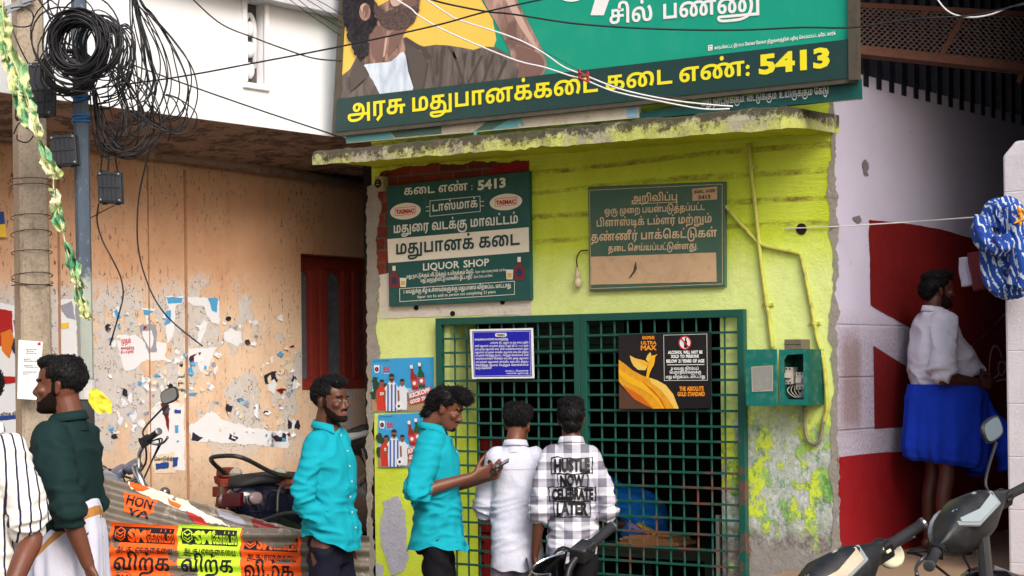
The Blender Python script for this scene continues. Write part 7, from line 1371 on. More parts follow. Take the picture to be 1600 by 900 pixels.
for i in range(9):
    t = i / 8; c = onS(148 + 16 * t, 606 + 38 * t, 346); w = (.02 + .03 * math.sin(t * 3)) * 1.0
    R.append([c + RGT0 * (w * (k / 6 - .5) * 2) + FWD * (.03 * noise.noise(V((k, i * .7, 2)))) + UP0 * (-.02 * abs(k / 6 - .5)) for k in range(7)])
mb.rings(R, False, closed=False); tag(mb.obj('plastic_scrap', paint('yellow_plastic', (226, 214, 60), 0.4, var=0.2, scale=20), smooth=True), 'crumpled yellow plastic scrap tied to the foot of the steel pole', 'plastic scrap')
# letter-sized notice on the concrete pole
FN = Face(lambda x, y: onS(x, y, SP + 6.5), -FWD)
pn = thing('pole_notice', 'white letter sized notice with small printed lines stuck on the concrete pole', 'notice')
FN.slab('paper', [(27, 623), (60, 625), (67, 534), (29, 531)], I_WHT, pn, .002); mb = MB()
for y, x0, x1, h in ((547, 40, 58, 1.6), (550, 42, 54, 1.4), (553, 40, 58, 1.4), (562, 37, 48, 1.8), (565, 37, 60, 1.5), (572, 37, 52, 1.6), (574.5, 40, 60, 1.3), (582, 36, 58, 1.5), (585, 36, 46, 1.4)): FN.text(mb, 'மதுபானக் கடை முதல் திரும்ப பெறும் திட்டம்' if x1 - x0 > 18 else 'மதுபானம் கடை', x0, y, x1, y, h, 0, .0012, bold=.0)
mb.obj('lettering', I_BLK, pn); mb = MB(); FN.poly(mb, [(58, 537), (63, 534), (64, 539), (60, 540)], 0, .0012); mb.obj('corner_mark', I_RED, pn)

FP = Face(lambda x, y: onX(x, y, XPW), (1, 0, 0))
PC = {'w': ink('paper_white', (226, 226, 230)), 'b': ink('paper_blue', (80, 156, 206)), 'k': ink('paper_dark', (44, 42, 52)), 'r': ink('paper_red', (170, 30, 34)), 'm': ink('paper_maroon', (120, 26, 30)), 'g': ink('paper_grey', (150, 150, 164)), 'y': ink('paper_yellow', (232, 190, 60)), 'o': ink('paper_orange', (214, 118, 40)), 's': I_SKIND, 'd': ink('paper_navy', (40, 70, 140)), 'c': ink('paper_cream', (226, 206, 180))}
scr_n = [0]
def scrap(label, shapes, texts=(), amp=2.2, step=5):
    scr_n[0] += 1; base = .002 + .0005 * (scr_n[0] % 3); t = thing('torn_poster', label, 'torn poster', 'torn posters on the peach wall')
    for i, (k, pts) in enumerate(shapes):
        mb = MB(); FP.poly(mb, rag(pts, amp if i == 0 else amp * .6, step, scr_n[0] * 7 + i), 0, base + i * .001); mb.obj('paper' if i == 0 else 'print', PC[k], t)
    if texts:
        mb = MB()
        for s, x0, y0, x1, y1, h in texts: FP.text(mb, s, x0, y0, x1, y1, h, 0, base + .001 * len(shapes) + .001, bold=.04)
        mb.obj('lettering', I_BLK if 'red' not in label else I_RED, t)
scrap('torn portrait poster in red and orange behind the concrete pole', [('w', [(-30, 468), (34, 480), (36, 560), (30, 660), (-30, 660)]), ('r', [(-20, 480), (18, 486), (20, 520), (5, 540), (-20, 545)]), ('o', [(0, 520), (16, 514), (22, 530), (14, 560), (2, 548)]), ('s', [(20, 500), (33, 498), (34, 516), (22, 518)]), ('k', [(20, 530), (30, 522), (28, 560), (16, 545)]), ('r', [(-20, 588), (28, 588), (28, 598), (-20, 600)])], amp=1.6)
scrap('white poster with a teal stripe at the far left near the ground', [('w', [(-30, 640), (40, 645), (41, 700), (-30, 705)]), ('d', [(-30, 652), (40, 648), (40, 653), (-30, 660)])], (('விற்க திரும்ப', 0, 650, 38, 647, 4),), amp=1)
scrap('grey and white newspaper poster between the two poles', [('w', [(92, 470), (118, 468), (122, 560), (108, 565), (92, 556)]), ('g', [(92, 478), (112, 470), (118, 500), (104, 496)]), ('y', [(92, 505), (107, 504), (107, 512), (92, 513)])])
scrap('dark grey strip of poster right behind the steel pole', [('g', [(118, 476), (128, 476), (136, 500), (134, 580), (122, 580)])])
scrap('small blue and white shred high on the wall, nearest to the steel pole', [('w', [(176, 484), (186, 478), (188, 496), (190, 502), (184, 500), (176, 494)]), ('b', [(177, 486), (182, 482), (188, 498), (184, 499)])])
scrap('white shred with a blue head shaped like a letter Y', [('w', [(221, 481), (243, 482), (236, 492), (231, 495), (232, 506), (228, 506), (227, 494)]), ('b', [(223, 484), (240, 486), (232, 493), (224, 491)])], amp=1.2)
scrap('tall blue poster remains left of the wall joint', [('w', [(257, 462), (286, 463), (284, 474), (276, 478), (270, 520), (262, 540), (258, 512), (262, 480)]), ('b', [(259, 464), (286, 465), (284, 474), (262, 474)]), ('b', [(258, 486), (266, 484), (266, 505), (258, 508)])])
scrap('white poster corner with a blue edge right of the wall joint', [('w', [(292, 464), (343, 466), (342, 508), (332, 506), (326, 496), (318, 478), (300, 476), (292, 472)]), ('b', [(324, 466), (340, 467), (338, 488), (330, 486)])])
scrap('white strip curling down right of the wall joint', [('w', [(318, 500), (324, 504), (318, 522), (312, 540), (306, 538), (310, 518)])], amp=1.2)
scrap('white poster with red and black lines in the middle of the wall', [('w', [(182, 524), (212, 522), (224, 532), (258, 536), (262, 566), (230, 562), (216, 572), (196, 580), (186, 556)])], (('முதல்', 189, 537, 204, 536, 7), ('கவனத்திற்கு', 188, 546, 209, 545, 3.4), ('திட்டம் முறை', 188, 552, 208, 551, 3.4)))
scrap('grey photo poster with a white torn edge beside the written one', [('g', [(219, 508), (245, 507), (244, 550), (232, 552), (222, 530)]), ('w', [(221, 518), (236, 516), (240, 530), (234, 548), (224, 528)])])
scrap('white peeled poster lying along the lower wall joint', [('w', [(292, 545), (338, 542), (332, 560), (318, 590), (308, 566), (294, 578)]), ('m', [(296, 556), (314, 550), (304, 566), (297, 574)])])
scrap('pale rectangle of poster high and far right of the joint', [('w', [(348, 520), (360, 512), (376, 518), (378, 534), (370, 542), (352, 532)])])
scrap('narrow newspaper column left of the wall joint', [('c', [(276, 558), (288, 558), (288, 625), (280, 640), (276, 600)]), ('k', [(280, 560), (285, 560), (284, 574), (280, 572)])], (('முதல்', 277, 590, 287, 590, 3), ('கடை', 277, 600, 287, 600, 3), ('மது', 277, 610, 287, 610, 3)))
scrap('tall white poster with a maroon flag edge and blue side letters', [('w', [(248, 628), (288, 630), (288, 735), (240, 735), (230, 690), (234, 640)]), ('m', [(250, 630), (264, 632), (263, 676), (258, 656)]), ('d', [(272, 640), (282, 640), (282, 646), (272, 646)]), ('b', [(272, 664), (278, 664), (278, 676), (272, 676)]), ('d', [(269, 716), (277, 714), (276, 728), (269, 730)])], amp=1.4)
scrap('wide white poster band with black torn patches on the lower right wall', [('w', [(292, 668), (330, 640), (356, 660), (392, 668), (450, 676), (450, 698), (380, 694), (300, 690)]), ('k', [(300, 676), (318, 684), (308, 690), (298, 688)]), ('k', [(358, 676), (372, 684), (366, 690), (356, 686)])], amp=2.6)
scrap('small black and white shred with torn letters on the right of the wall', [('k', [(413, 586), (430, 580), (434, 596), (424, 604), (414, 600)]), ('c', [(417, 590), (422, 586), (424, 600), (418, 598)])], amp=1.8, step=3)
scrap('black shred low on the wall beside the man in turquoise', [('k', [(449, 655), (456, 660), (466, 656), (467, 669), (450, 670)])], amp=1.8, step=3)
scrap('white poster foot with a dark photo at its corner', [('w', [(424, 676), (449, 674), (448, 700), (412, 698)]), ('k', [(424, 682), (446, 676), (446, 690), (430, 690)])], amp=1)
scrap('newspaper patch with blue letters low in the middle of the wall', [('c', [(238, 712), (272, 706), (274, 738), (240, 740)]), ('d', [(242, 724), (262, 722), (262, 732), (242, 734)])], (('கொடுத்து', 240, 720, 270, 718, 4),))
# the countless small shreds left between the posters, their edges lifting off the wall
mb = MB(); rnd = random.Random(77)
for k in range(300):
    cx, cy = rnd.uniform(165, 462), 478 + 215 * rnd.betavariate(1.6, 1.3)
    if noise.noise(V((cx * .012, cy * .014, 3))) < -.12: continue
    r = rnd.choice((2, 2.5, 3, 4, 5, 7)); n = rnd.randint(5, 9); a0 = rnd.uniform(0, 6); st = rnd.uniform(.5, 1.9); mi = rnd.choices(range(6), (10, 3, 2, 1.2, .5, 3))[0]
    vs = [FP.p(cx + r * rnd.uniform(.35, 1.3) * math.cos(a0 + 6.283 * i / n), cy + r * st * rnd.uniform(.35, 1.3) * math.sin(a0 + 6.283 * i / n), .004 + (.012 * rnd.random() if rnd.random() < .3 else 0)) for i in range(n)]
    mb.add([FP.p(cx, cy, .004)] + vs, [(0, 1 + i, 1 + (i + 1) % n) for i in range(n)], mi)
tag(mb.obj('paper_scraps', [PC[q] for q in 'wbgkmc']), 'small torn shreds of posters left all over the peach wall', 'paper scraps', kind='stuff')
mb = MB(); FP.poly(mb, [(-20, 330), (2, 331), (7, 371), (-20, 371)], 0, .02); pt = mb.obj('wall_plate', PC['y']); tag(pt, 'corner of a yellow and blue plate at the left edge of the wall', 'sign')
mb = MB(); FP.poly(mb, [(-20, 330), (2, 331), (4, 350), (-20, 352)], 0, .022); mb.obj('blue_half', PC['d'], pt)
# ------------------------------------------------------------------ people
import numpy as np
def fuse(mb, voxel, smooth=3, fac=0.5):
    """join overlapping closed pieces into one continuous surface"""
    me = bpy.data.meshes.new('tmp'); me.from_pydata(mb.v, [], mb.f); o = bpy.data.objects.new('tmp', me); COL.objects.link(o)
    r = o.modifiers.new('r', 'REMESH'); r.mode = 'VOXEL'; r.voxel_size = voxel; r.use_smooth_shade = True
    if smooth: q = o.modifiers.new('s', 'SMOOTH'); q.iterations = smooth; q.factor = fac
    out = bpy.data.meshes.new_from_object(o.evaluated_get(bpy.context.evaluated_depsgraph_get()))
    bpy.data.objects.remove(o); bpy.data.meshes.remove(me); return out
def link(me, name, mats, parent):
    me.name = name; me.materials.clear()
    for m in mats: me.materials.append(m)
    o = bpy.data.objects.new(name, me); COL.objects.link(o); o.parent = parent; return o
def coords(me):
    a = np.empty(len(me.vertices) * 3, 'f'); me.vertices.foreach_get('co', a); return a.reshape(-1, 3)
def centers(me):
    a = np.empty(len(me.polygons) * 3, 'f'); me.polygons.foreach_get('center', a); return a.reshape(-1, 3)
def limb(mb, pts, radii, n=14, flat=1.0, up=None, sub=5):
    P = catmull(pts, sub); m = len(pts) - 1; R = []
    for i in range(len(P)):
        f = i / sub; a = min(int(f), m - 1); t = f - a; t = t * t * (3 - 2 * t); R.append(radii[a] + (radii[a + 1] - radii[a]) * t)
    mb.tube(P, R, n, flat=flat, up=up); mb.ell(P[0], (R[0],) * 3, 12, 8); mb.ell(P[-1], (R[-1] * .96,) * 3, 12, 8)
def sring(z, hw, hd, cy=0.0, cx=0.0, e=2.5, n=36):
    out = []
    for i in range(n):
        a = 2 * math.pi * i / n; c, s = math.cos(a), math.sin(a)
        out.append(V((cx + hw * math.copysign(abs(c) ** (2 / e), c), cy + hd * math.copysign(abs(s) ** (2 / e), s), z)))
    return out
def stack(mb, rows, e=2.5, n=36):
    """rows (z, half width, half depth, centre y), smoothed between"""
    R = []
    for i in range(len(rows) - 1):
        for k in range(4):
            t = k / 4; p = [rows[max(i - 1, 0)], rows[i], rows[i + 1], rows[min(i + 2, len(rows) - 1)]]
            q = [0.5 * (2 * b + (c - a) * t + (2 * a - 5 * b + 4 * c - d) * t * t + (3 * b - a - 3 * c + d) * t ** 3) for a, b, c, d in zip(*p)]
            R.append(sring(q[0], q[1], q[2], q[3], 0, e, n))
    R.append(sring(*rows[-1], 0, e, n)); mb.rings(R)
def hand(mb, w, f, p, side, curl=(0.35, 0.5, 0.35), k=1.0, thumb=0.35, spread=0.0):
    f = V(f).normalized(); p = V(p); p = (p - f * p.dot(f)).normalized(); t = f.cross(p) if side > 0 else p.cross(f)
    R = []
    for d, hw, ht in ((-.02, .024, .019), (.0, .026, .019), (.03, .034, .017), (.065, .041, .015), (.09, .041, .0125), (.1, .036, .010)):
        R.append([w + f * (d * k) + t * (hw * k * math.cos(2 * math.pi * i / 14)) + p * (ht * k * math.sin(2 * math.pi * i / 14)) for i in range(14)])
    mb.rings(R)
    for j, (o, L, r) in enumerate(((.030, .93, .0088), (.0105, 1.0, .009), (-.0095, .94, .0087), (-.0285, .76, .0076))):
        b = w + f * ((.092 - .004 * abs(j - 1)) * k) + t * (o * k); a = 0; P = [b - f * .02 * k, b]; d = f
        for s_, c in zip((.043, .027, .021), curl):
            a += c * (1 + .12 * j); d = f * math.cos(a) + p * math.sin(a) + t * (spread * (1.5 - j)); b = b + d.normalized() * (s_ * L * k); P.append(b)
        rr = [r * 1.05, r, r * .95, r * .86, r * .7]
        mb.tube(P, [x * k for x in rr], 8); mb.ell(P[-1], (rr[-1] * k,) * 3, 8, 6)
        for q in (1, 2, 3): mb.ell(P[q], (rr[q] * k * 1.04,) * 3, 8, 6)
    b = w + f * .022 * k + t * .024 * k + p * .006 * k; d = (t * .72 + f * .72 + p * thumb).normalized(); P = [b]
    for s_, bend in ((.045, 0), (.033, .5), (.026, .35)): d = (d + f * bend + p * bend * thumb).normalized(); b = b + d * s_ * k; P.append(b)
    mb.tube(P, [.0145 * k, .0115 * k, .0105 * k, .008 * k], 8)
    for q, r in zip(P, (.0145, .0115, .0105, .008)): mb.ell(q, (r * k,) * 3, 8, 6)
HEADROWS = [(-.118, .020, .080, .040), (-.107, .034, .092, .0), (-.088, .047, .0945, -.03), (-.06, .056, .0925, -.055), (-.03, .0625, .0905, -.075), (0, .0675, .083, -.088), (.03, .0705, .0905, -.095), (.06, .0725, .086, -.097), (.088, .064, .066, -.09), (.106, .046, .034, -.07), (.116, .022, .0, -.045)]
def head_parts(M, jaw=1.0):
    mb = MB(); stack(mb, [(z, w * (jaw if z < -.02 else 1), (f - b) / 2, (f + b) / 2) for z, w, f, b in HEADROWS], 2.25, 30)
    mb.tube([(0, .084, .008), (0, .094, -.008), (0, .107, -.030), (0, .104, -.040)], [.008, .0095, .0125, .010], 10); mb.ell((0, .094, -.039), (.0185, .014, .0095))
    for s in (-1, 1):
        mb.ell((s * .031, .083, .021), (.026, .010, .0075), rot=Matrix.Rotation(-s * .12, 3, 'Y')); mb.ell((s * .0315, .0745, -.001), (.0165, .0125, .0115)); mb.ell((s * .047, .064, -.022), (.022, .022, .02))
        mb.ell((s * .0745, -.006, -.008), (.009, .0185, .031), rot=Matrix.Rotation(s * .25, 3, 'Z')); mb.ell((s * .077, -.012, .006), (.009, .017, .019), rot=Matrix.Rotation(s * .45, 3, 'Z'))
    mb.ell((0, .0905, -.0625), (.023, .0095, .0062)); mb.ell((0, .0895, -.0725), (.020, .0098, .0068)); mb.ell((0, .083, -.1), (.022, .016, .015))
    return mb.xf(M)
def skin_mat(name, rgb):
    m = Mat(name, 0.45); n = m.noise(9, 5, .6)
    m.col(m.mix(n, lin(*[int(c * .86) for c in rgb]), lin(*[min(255, int(c * 1.1)) for c in rgb]))); m.bump(m.noise(170, 3, .6), .12, .002)
    m.b.inputs['Subsurface Weight'].default_value = .06; m.b.inputs['Subsurface Radius'].default_value = (.02, .008, .004); return m.m
HAIRM = Mat('black_hair', 0.5); HAIRM.b.inputs['Specular IOR Level'].default_value = .2; HAIRM.col(HAIRM.mix(HAIRM.noise(60, 3, .6), lin(10, 9, 11), lin(26, 23, 26))); HAIRM = HAIRM.m
BEARDM = Mat('short_beard', .75); BEARDM.b.inputs['Specular IOR Level'].default_value = .1; BEARDM.col(BEARDM.mix(BEARDM.rng(BEARDM.noise(260, 2, .6), .35, .7), lin(12, 9, 8), lin(46, 29, 23))); BEARDM = BEARDM.m
LIPM = paint('lip', (112, 66, 60), .45); SCLERA = paint('sclera', (170, 158, 148), .25, var=.03); IRIS = paint('iris', (22, 12, 8), .12)
def cloth(name, rgb, rough=.85, weave=.0, var=.07):
    if name in MATS: return MATS[name]
    m = Mat(name, rough); n = m.noise(5, 5, .6); w = m.noise(300, 2, .5)
    m.col(m.mix(n, lin(*[int(c * (1 - var)) for c in rgb]), lin(*[min(255, int(c * (1 + var))) for c in rgb])))
    m.bump(m.op('ADD', m.mul(m.noise(26, 6, .65, m.scale(1, 1, .7), 1.2), 1.0), m.mul(w, .12)), .35 + weave, .006); 
    m.b.inputs['Specular IOR Level'].default_value = .2; MATS[name] = m.m; return m.m
def crease(me, seed, amp=1.0, hot=(), k=1.0):
    """press folds into cloth: soft drape, ridges, tighter creases round the hot spots (point, radius, strength)"""
    n = len(me.vertices); co = coords(me); nr = np.empty(n * 3, 'f'); me.vertices.foreach_get('normal', nr); nr = nr.reshape(-1, 3); out = co.copy(); N = noise.noise
    for i in range(n):
        x, y, z = (float(q) for q in co[i]); d = .0075 * N(V((x * 9 + seed, y * 9, z * 2.6)))
        w = .5 * N(V((x * 4, y * 4 + seed, z * 5))); r = 1 - abs(N(V((x * 6 + z * 3.5 + w, y * 6 - z * 2 + seed, z * 7 + w))))
        d += .012 * max(0, r - .66) / .34 - .0028
        for (hx, hy, hz), R, s in hot:
            q = 1 - ((x - hx) ** 2 + (y - hy) ** 2 + (z - hz) ** 2) / (R * R)
            if q > 0: r = 1 - abs(N(V((x * 9 + w * 2, y * 9 + seed, z * 24 + w * 2)))); d += s * q * (.017 * max(0, r - .55) / .45 - .005)
        out[i] += nr[i] * (d * amp)
    me.vertices.foreach_set('co', out.reshape(-1)); me.update()
def trim(me, keep, snap):
    """cut a cloth away where keep(co) fails and pull the cut edge onto the hem"""
    import bmesh
    bm = bmesh.new(); bm.from_mesh(me); dead = [v for v in bm.verts if not keep(v.co)]; bmesh.ops.delete(bm, geom=dead, context='VERTS')
    for v in bm.verts:
        if v.is_boundary: v.co = snap(v.co.copy())
    bm.to_mesh(me); bm.free(); me.update()
    for p in me.polygons: p.use_smooth = True
def bvh(me): return BVHTree.FromPolygons([v.co.copy() for v in me.vertices], [tuple(p.vertices) for p in me.polygons])
def wrap(tree, vs, y_from, lift):
    d = V((0, -math.copysign(1, y_from), 0)); out = []; last = 0
    for v in vs:
        h = tree.ray_cast(V((v[0], y_from, v[1])), d)
        if h[0] is not None: last = h[0].y
        out.append((v[0], last - d.y * lift, v[1]))
    return out
def hair_obj(parent, M, seed, blobs, keep, flow, n=900, L=.03, lumps=.004):
    mb = MB()
    for c, r in blobs: mb.ell(c, r, 18, 12)
    me = fuse(mb, .006, 3); rnd = random.Random(seed)
    for v in me.vertices:
        p = v.co; d = lumps * (noise.noise(p * 34 + V((seed, 0, 0))) + .6 * noise.noise(p * 75)); v.co = p + v.normal * d
    trim(me, lambda c: keep(c.x, c.y, c.z), lambda c: c * .985)
    mb = MB(); mb.add([v.co for v in me.vertices], [tuple(p.vertices) for p in me.polygons]); vs = [v for v in me.vertices]
    if vs:
        for _ in range(n * 2):
            v = rnd.choice(vs); p = v.co.copy(); fl = V(flow(p.x, p.y, p.z)); t = (fl - v.normal * fl.dot(v.normal) * .8 + v.normal * .06 + V((rnd.gauss(0, .2), rnd.gauss(0, .2), rnd.gauss(0, .16)))).normalized()
            l = L * rnd.uniform(.6, 1.3); a = p - t * .006; b = p + t * l * .5 + v.normal * .003; c = p + t * l - v.normal * .002
            mb.tube([a, b, c], [.0022, .002, .0004], 3, cap=False)
    bpy.data.meshes.remove(me); mb.xf(M); o = mb.obj('hair', HAIRM, parent, smooth=True); return o

def person(label, place, face, H, skin, arms, hair, lean=0.0, hyaw=0.0, hpitch=0.0, beard=0, thin=1.0, belly=0.0, shirt=None, legs=None, lower=None, group=None, jaw=1.0, seed=1, deep=None):
    k = H / 1.72; S = skin; deep = deep or thin ** .5; tq = thin ** .7; wx = lambda w: w * k * (thin if w > .09 else 1); rz = YAW - rad(face)
    t = thing('person', label, 'person', group, place, rz)
    bendM = lambda p: p
    hipz = .90 * k
    if lean:
        def bendM(p):
            p = V(p); q = min(1, max(0, (p.z - hipz) / (.25 * k))); a = -lean * q
            return V((p.x, p.y * math.cos(a) - (p.z - hipz) * math.sin(a), hipz + p.y * math.sin(a) + (p.z - hipz) * math.cos(a)))
    J = lambda x, y, z: V((x * k * thin, y * k, z * k))
    nk = J(0, -.022, 1.47); HM = Matrix.Translation(nk) @ Matrix.Rotation(-hyaw, 4, 'Z') @ Matrix.Rotation(-hpitch, 4, 'X') @ Matrix.Translation(V((0, .034, .128)) * k) @ Matrix.Scale(k * .91, 4)
    mb = MB()
    tr = [(.84, .108, .07), (.95, .112, .078), (1.05, .116, .085), (1.2, .142, .098), (1.32, .152, .096), (1.39, .142, .078), (1.435, .092, .062), (1.475, .056, .053)]
    stack(mb, [(z * k, wx(w), d * k * deep, -.005 * k) for z, w, d in tr], 2.3, 28)
    Mh = head_parts(HM, jaw); mb.add(Mh.v, Mh.f)
    limb(mb, [nk + V((0, -.008, -.03)) * k, nk + V((0, 0, .03)) * k, HM @ V((0, -.02, -.05))], [.062 * k, .054 * k, .053 * k])
    lg = legs or {-1: ((-.092, 0, .90), (-.10, .01, .49), (-.105, -.02, .09)), 1: ((.092, 0, .90), (.10, .01, .49), (.105, -.02, .09))}
    for s in (-1, 1):
        h, n_, a = (J(*q) for q in lg[s]); limb(mb, [h, (h + n_) / 2, n_, (n_ * .62 + a * .38) + V((0, -.012, 0)), a], [.064 * k, .062 * k, .05 * k, .048 * k, .034 * k])
        mb.ell(a + V((0, -.01, -.04)) * k, (.034 * k, .042 * k, .04 * k)); limb(mb, [a + V((0, .0, -.045)) * k, a + V((s * .008, .09, -.062)) * k, a + V((s * .012, .16, -.07)) * k], [.036 * k, .034 * k, .022 * k], flat=1.0)
    A = {}
    for s, spec in arms.items():
        sh = J(s * .165, -.012, 1.4); e, w = J(*spec['e']), J(*spec['w']); A[s] = (sh, e, w)
        limb(mb, [sh + V((-s * .012, 0, -.022)), (sh + e) / 2, e, e + (w - e) * .35, w], [q * k * thin ** .5 for q in (.040, .041, .037, .038, .0265)])
        spec.get('hide') or hand(mb, w + (w - e).normalized() * .012, spec.get('f', (w - e)), spec.get('p', (-s, 0, 0)), s, spec.get('curl', (.3, .4, .3)), k * .97, spec.get('th', .35))
    if lean: mb.v = [tuple(bendM(p)) for p in mb.v]
    me = fuse(mb, .0056, 2, .45)
    # face colouring
    HI = (Matrix.Translation((0, 0, 0)) if not lean else None)
    c = centers(me); idx = np.zeros(len(c), 'i')
    if not lean:
        inv = np.array(HM.inverted()); h = c @ inv[:3, :3].T + inv[:3, 3]; x, y, z = h[:, 0], h[:, 1], h[:, 2]; ax = np.abs(x); nz = np.array([noise.noise(V((float(a) * 60, float(b) * 60, float(q) * 60))) if -.15 < q < .12 else 0 for a, b, q in h]) * .006
        hd = (z > -.135) & (z < .12) & (ax < .1) & (y > -.13)
        if beard:
            g_ = np.clip((.075 - y) / .06, 0, 1) * .05 + (.014 if beard == 2 else 0)
            ja = hd & (z < -.082 + g_ + nz) & (y > -.002 + nz) & (z > -.128)
            side = hd & (ax > .05) & (y > -.004 + nz) & (y < .018 + nz) & (z < .03) & (z > -.06)
            mus = hd & (z < -.046 + nz * .3) & (z > -.0595) & (y > .074) & (ax < .032)
            lipz = hd & (ax < .021) & (z < -.0585) & (z > -.0785) & (y > .083)
            idx[((ja | side | mus) & ~lipz) if beard >= 2 else (mus | (ja & (z < -.088) & (ax < .026)))] = 1
        brow = hd & (z > .0165 + nz * .3) & (z < .0275) & (ax > .011) & (ax < .05) & (y > .06); idx[brow] = 1
        lip = hd & (ax < .0205) & (z < -.058) & (z > -.0785) & (y > .088); idx[lip] = 2
        fade = hd & (z > .03) & (y < .045) & (z < .075); idx[fade & (ax > .055)] = 1
    body = link(me, 'body', [S, BEARDM, LIPM], t); me.polygons.foreach_set('material_index', idx); me.polygons.foreach_set('use_smooth', [True] * len(idx))
    if not lean:
        for s in (-1, 1):
            em = MB(); em.ell((s * .0315, .0825, -.0015), (.0112, .0052, .0052), 14, 9); em.xf(HM); ey = em.obj('eye', SCLERA, t, smooth=True)
            em = MB(); em.ell((s * .0315 + .001, .0868, -.001), (.0052, .0016, .0044), 12, 7); em.xf(HM); em.obj('iris', IRIS, ey, smooth=True)
            em = MB(); em.tube(catmull([(s * .0315 + q * .0145, .0855 - .006 * q * q, .0045 - .004 * q * q) for q in (-1, -.4, .3, 1)], 3), .0022, 6); em.xf(HM); em.obj('eyelid', S, ey, smooth=True)
    BM = HM
    if lean:
        a = -lean; BM = Matrix.Translation((0, 0, hipz)) @ Matrix.Rotation(a, 4, 'X') @ Matrix.Translation((0, 0, -hipz)) @ HM
    hair_obj(t, BM, seed, *hair)
    # shirt
    out = {'t': t, 'k': k, 'HM': HM, 'body': body}
    if shirt:
        sm_ = MB(); g = shirt; hz = g['hem']
        rows = [(hz - .05, g.get('wb', .186), g.get('db', .14), .0), (hz + .12, .178, .132 + belly * .5, belly * .6), (1.08, .164, .118 + belly, belly), (1.2, .172, .120 + belly * .6, belly * .5), (1.31, .182, .117, 0), (1.385, .172, .098, -.008), (1.43, .112, .078, -.014), (1.462, .069, .066, -.018), (1.474, .064, .062, -.02)]
        stack(sm_, [(z * k, wx(w), d * k * deep, y * k) for z, w, d, y in rows], 2.35, 40)
        hot = []
        for s, (sh, e, w) in A.items():
            f = g['sleeve'].get(s, .3) if isinstance(g['sleeve'], dict) else g['sleeve']; r = g.get('r', 1.0)
            if f < 0: end = sh + (e - sh) * (1 + f); P = [sh + V((-s * .03, 0, -.004)), (sh + end) / 2, end]; R = [.079, .070 * r, .068 * r]
            else: end = e + (w - e) * f; P = [sh + V((-s * .03, 0, -.005)), sh + (e - sh) * .55, e, end]; R = [.079, .064 * r, .057 * r, .050 * r]
            R = [q * tq for q in R]; limb(sm_, P, [q * k for q in R], 18)
            d = (P[-1] - P[-2]).normalized(); cw = g.get('cuff', .05) * k
            if cw: sm_.tube([end - d * cw, end - d * cw * .5, end + d * .006], [R[-1] * k + .007] * 3, 18)
            sm_.tube([end - d * .02, end + d * .008], [R[-1] * k + .001] * 2, 18)
            hot += [(tuple(e), .15, 1.1), (tuple(sh + (e - sh) * .25), .11, .6), (tuple(end - d * .06), .09, .7)]
        hot += [((0, .1, .98 * k), .26, .5), ((.12, 0, 1.02 * k), .2, .5), ((-.12, 0, 1.02 * k), .2, .5), ((0, -.12, 1.0 * k), .25, .35)]
        if lean: sm_.v = [tuple(bendM(p)) for p in sm_.v]
        sme = fuse(sm_, .0075, 3, .5); crease(sme, seed * 3.7, g.get('amp', 1.0), hot)
        if not lean:
            hc = g.get('curve', .05)
            def hem(c):
                a = math.atan2(c.x, c.y); return (hz + hc * (1 - abs(math.cos(a)) ** 1.5) + g.get('tilt', 0) * c.y + .006 * math.sin(a * 7 + seed)) * k
            armtop = [(w, e) for (sh, e, w) in A.values()]
            def nearest_arm(c):
                return min((c - (e + (w - e) * max(0, min(1, (c - e).dot(w - e) / max((w - e).length_squared, 1e-6))))).length for w, e in armtop) < .078 * k * tq
            trim(sme, lambda c: c.z > hem(c) or (nearest_arm(c) and (abs(c.x) > .19 * k * thin or c.z > hz * k + .1)), lambda c: V((c.x, c.y, hem(c))) if abs(c.z - hem(c)) < .03 else c)
        so = link(sme, 'shirt', [g['mat']], t); sme.polygons.foreach_set('use_smooth', [True] * len(sme.polygons)); out['shirt'] = so; out['tree'] = bvh(sme)
        if not lean:
            # collar
            cm = MB(); R = []; gap = rad(g.get('gap', 24)); n = 40; c0 = V((0, -.02, 1.463)) * k
            for i in range(n + 1):
                a = gap + (2 * math.pi - 2 * gap) * i / n; fr = math.cos(a); dx, dy = math.sin(a), math.cos(a); pt = max(0, fr) ** 3
                r0, r1, r2 = .0625, .060, .0765 + .012 * pt; zz = -.010 * fr
                R.append([c0 + V((dx * r * k, dy * r * k * 1.02, (h + zz) * k)) for r, h in ((r0 + .012, -.040), (r0 - .001, .018), (r1, .033 - .012 * pt), (r1 + .006, .036 - .012 * pt), (r2, .004 - .030 * pt), (r2 - .002, .001 - .030 * pt), (r1 + .004, .024 - .012 * pt))])
            cm.rings(R, False, closed=False); cm.obj('collar', g['mat'], so, smooth=True)
            if g.get('placket', 1):
                zs = [hz * k + .03 + (1.43 * k - hz * k - .03) * i / 40 for i in range(41)]; vs = []
                for z in zs: vs += [(-.016, z), (.016, z)]
                pm = MB(); w = wrap(out['tree'], vs, 1.0, .0022); pm.add(w, [(2 * i, 2 * i + 1, 2 * i + 3, 2 * i + 2) for i in range(40)]); pm.obj('placket', g['mat'], so, smooth=True)
                bm_ = MB()
                for z in zs[4::6]: q = wrap(out['tree'], [(0, z)], 1.0, .004)[0]; bm_.lathe(q, [(.0055, 0), (.0055, .002), (.001, .0025)], (0, 1, 0), 10)
                bm_.obj('buttons', paint('button', (190, 200, 200), .3), so)
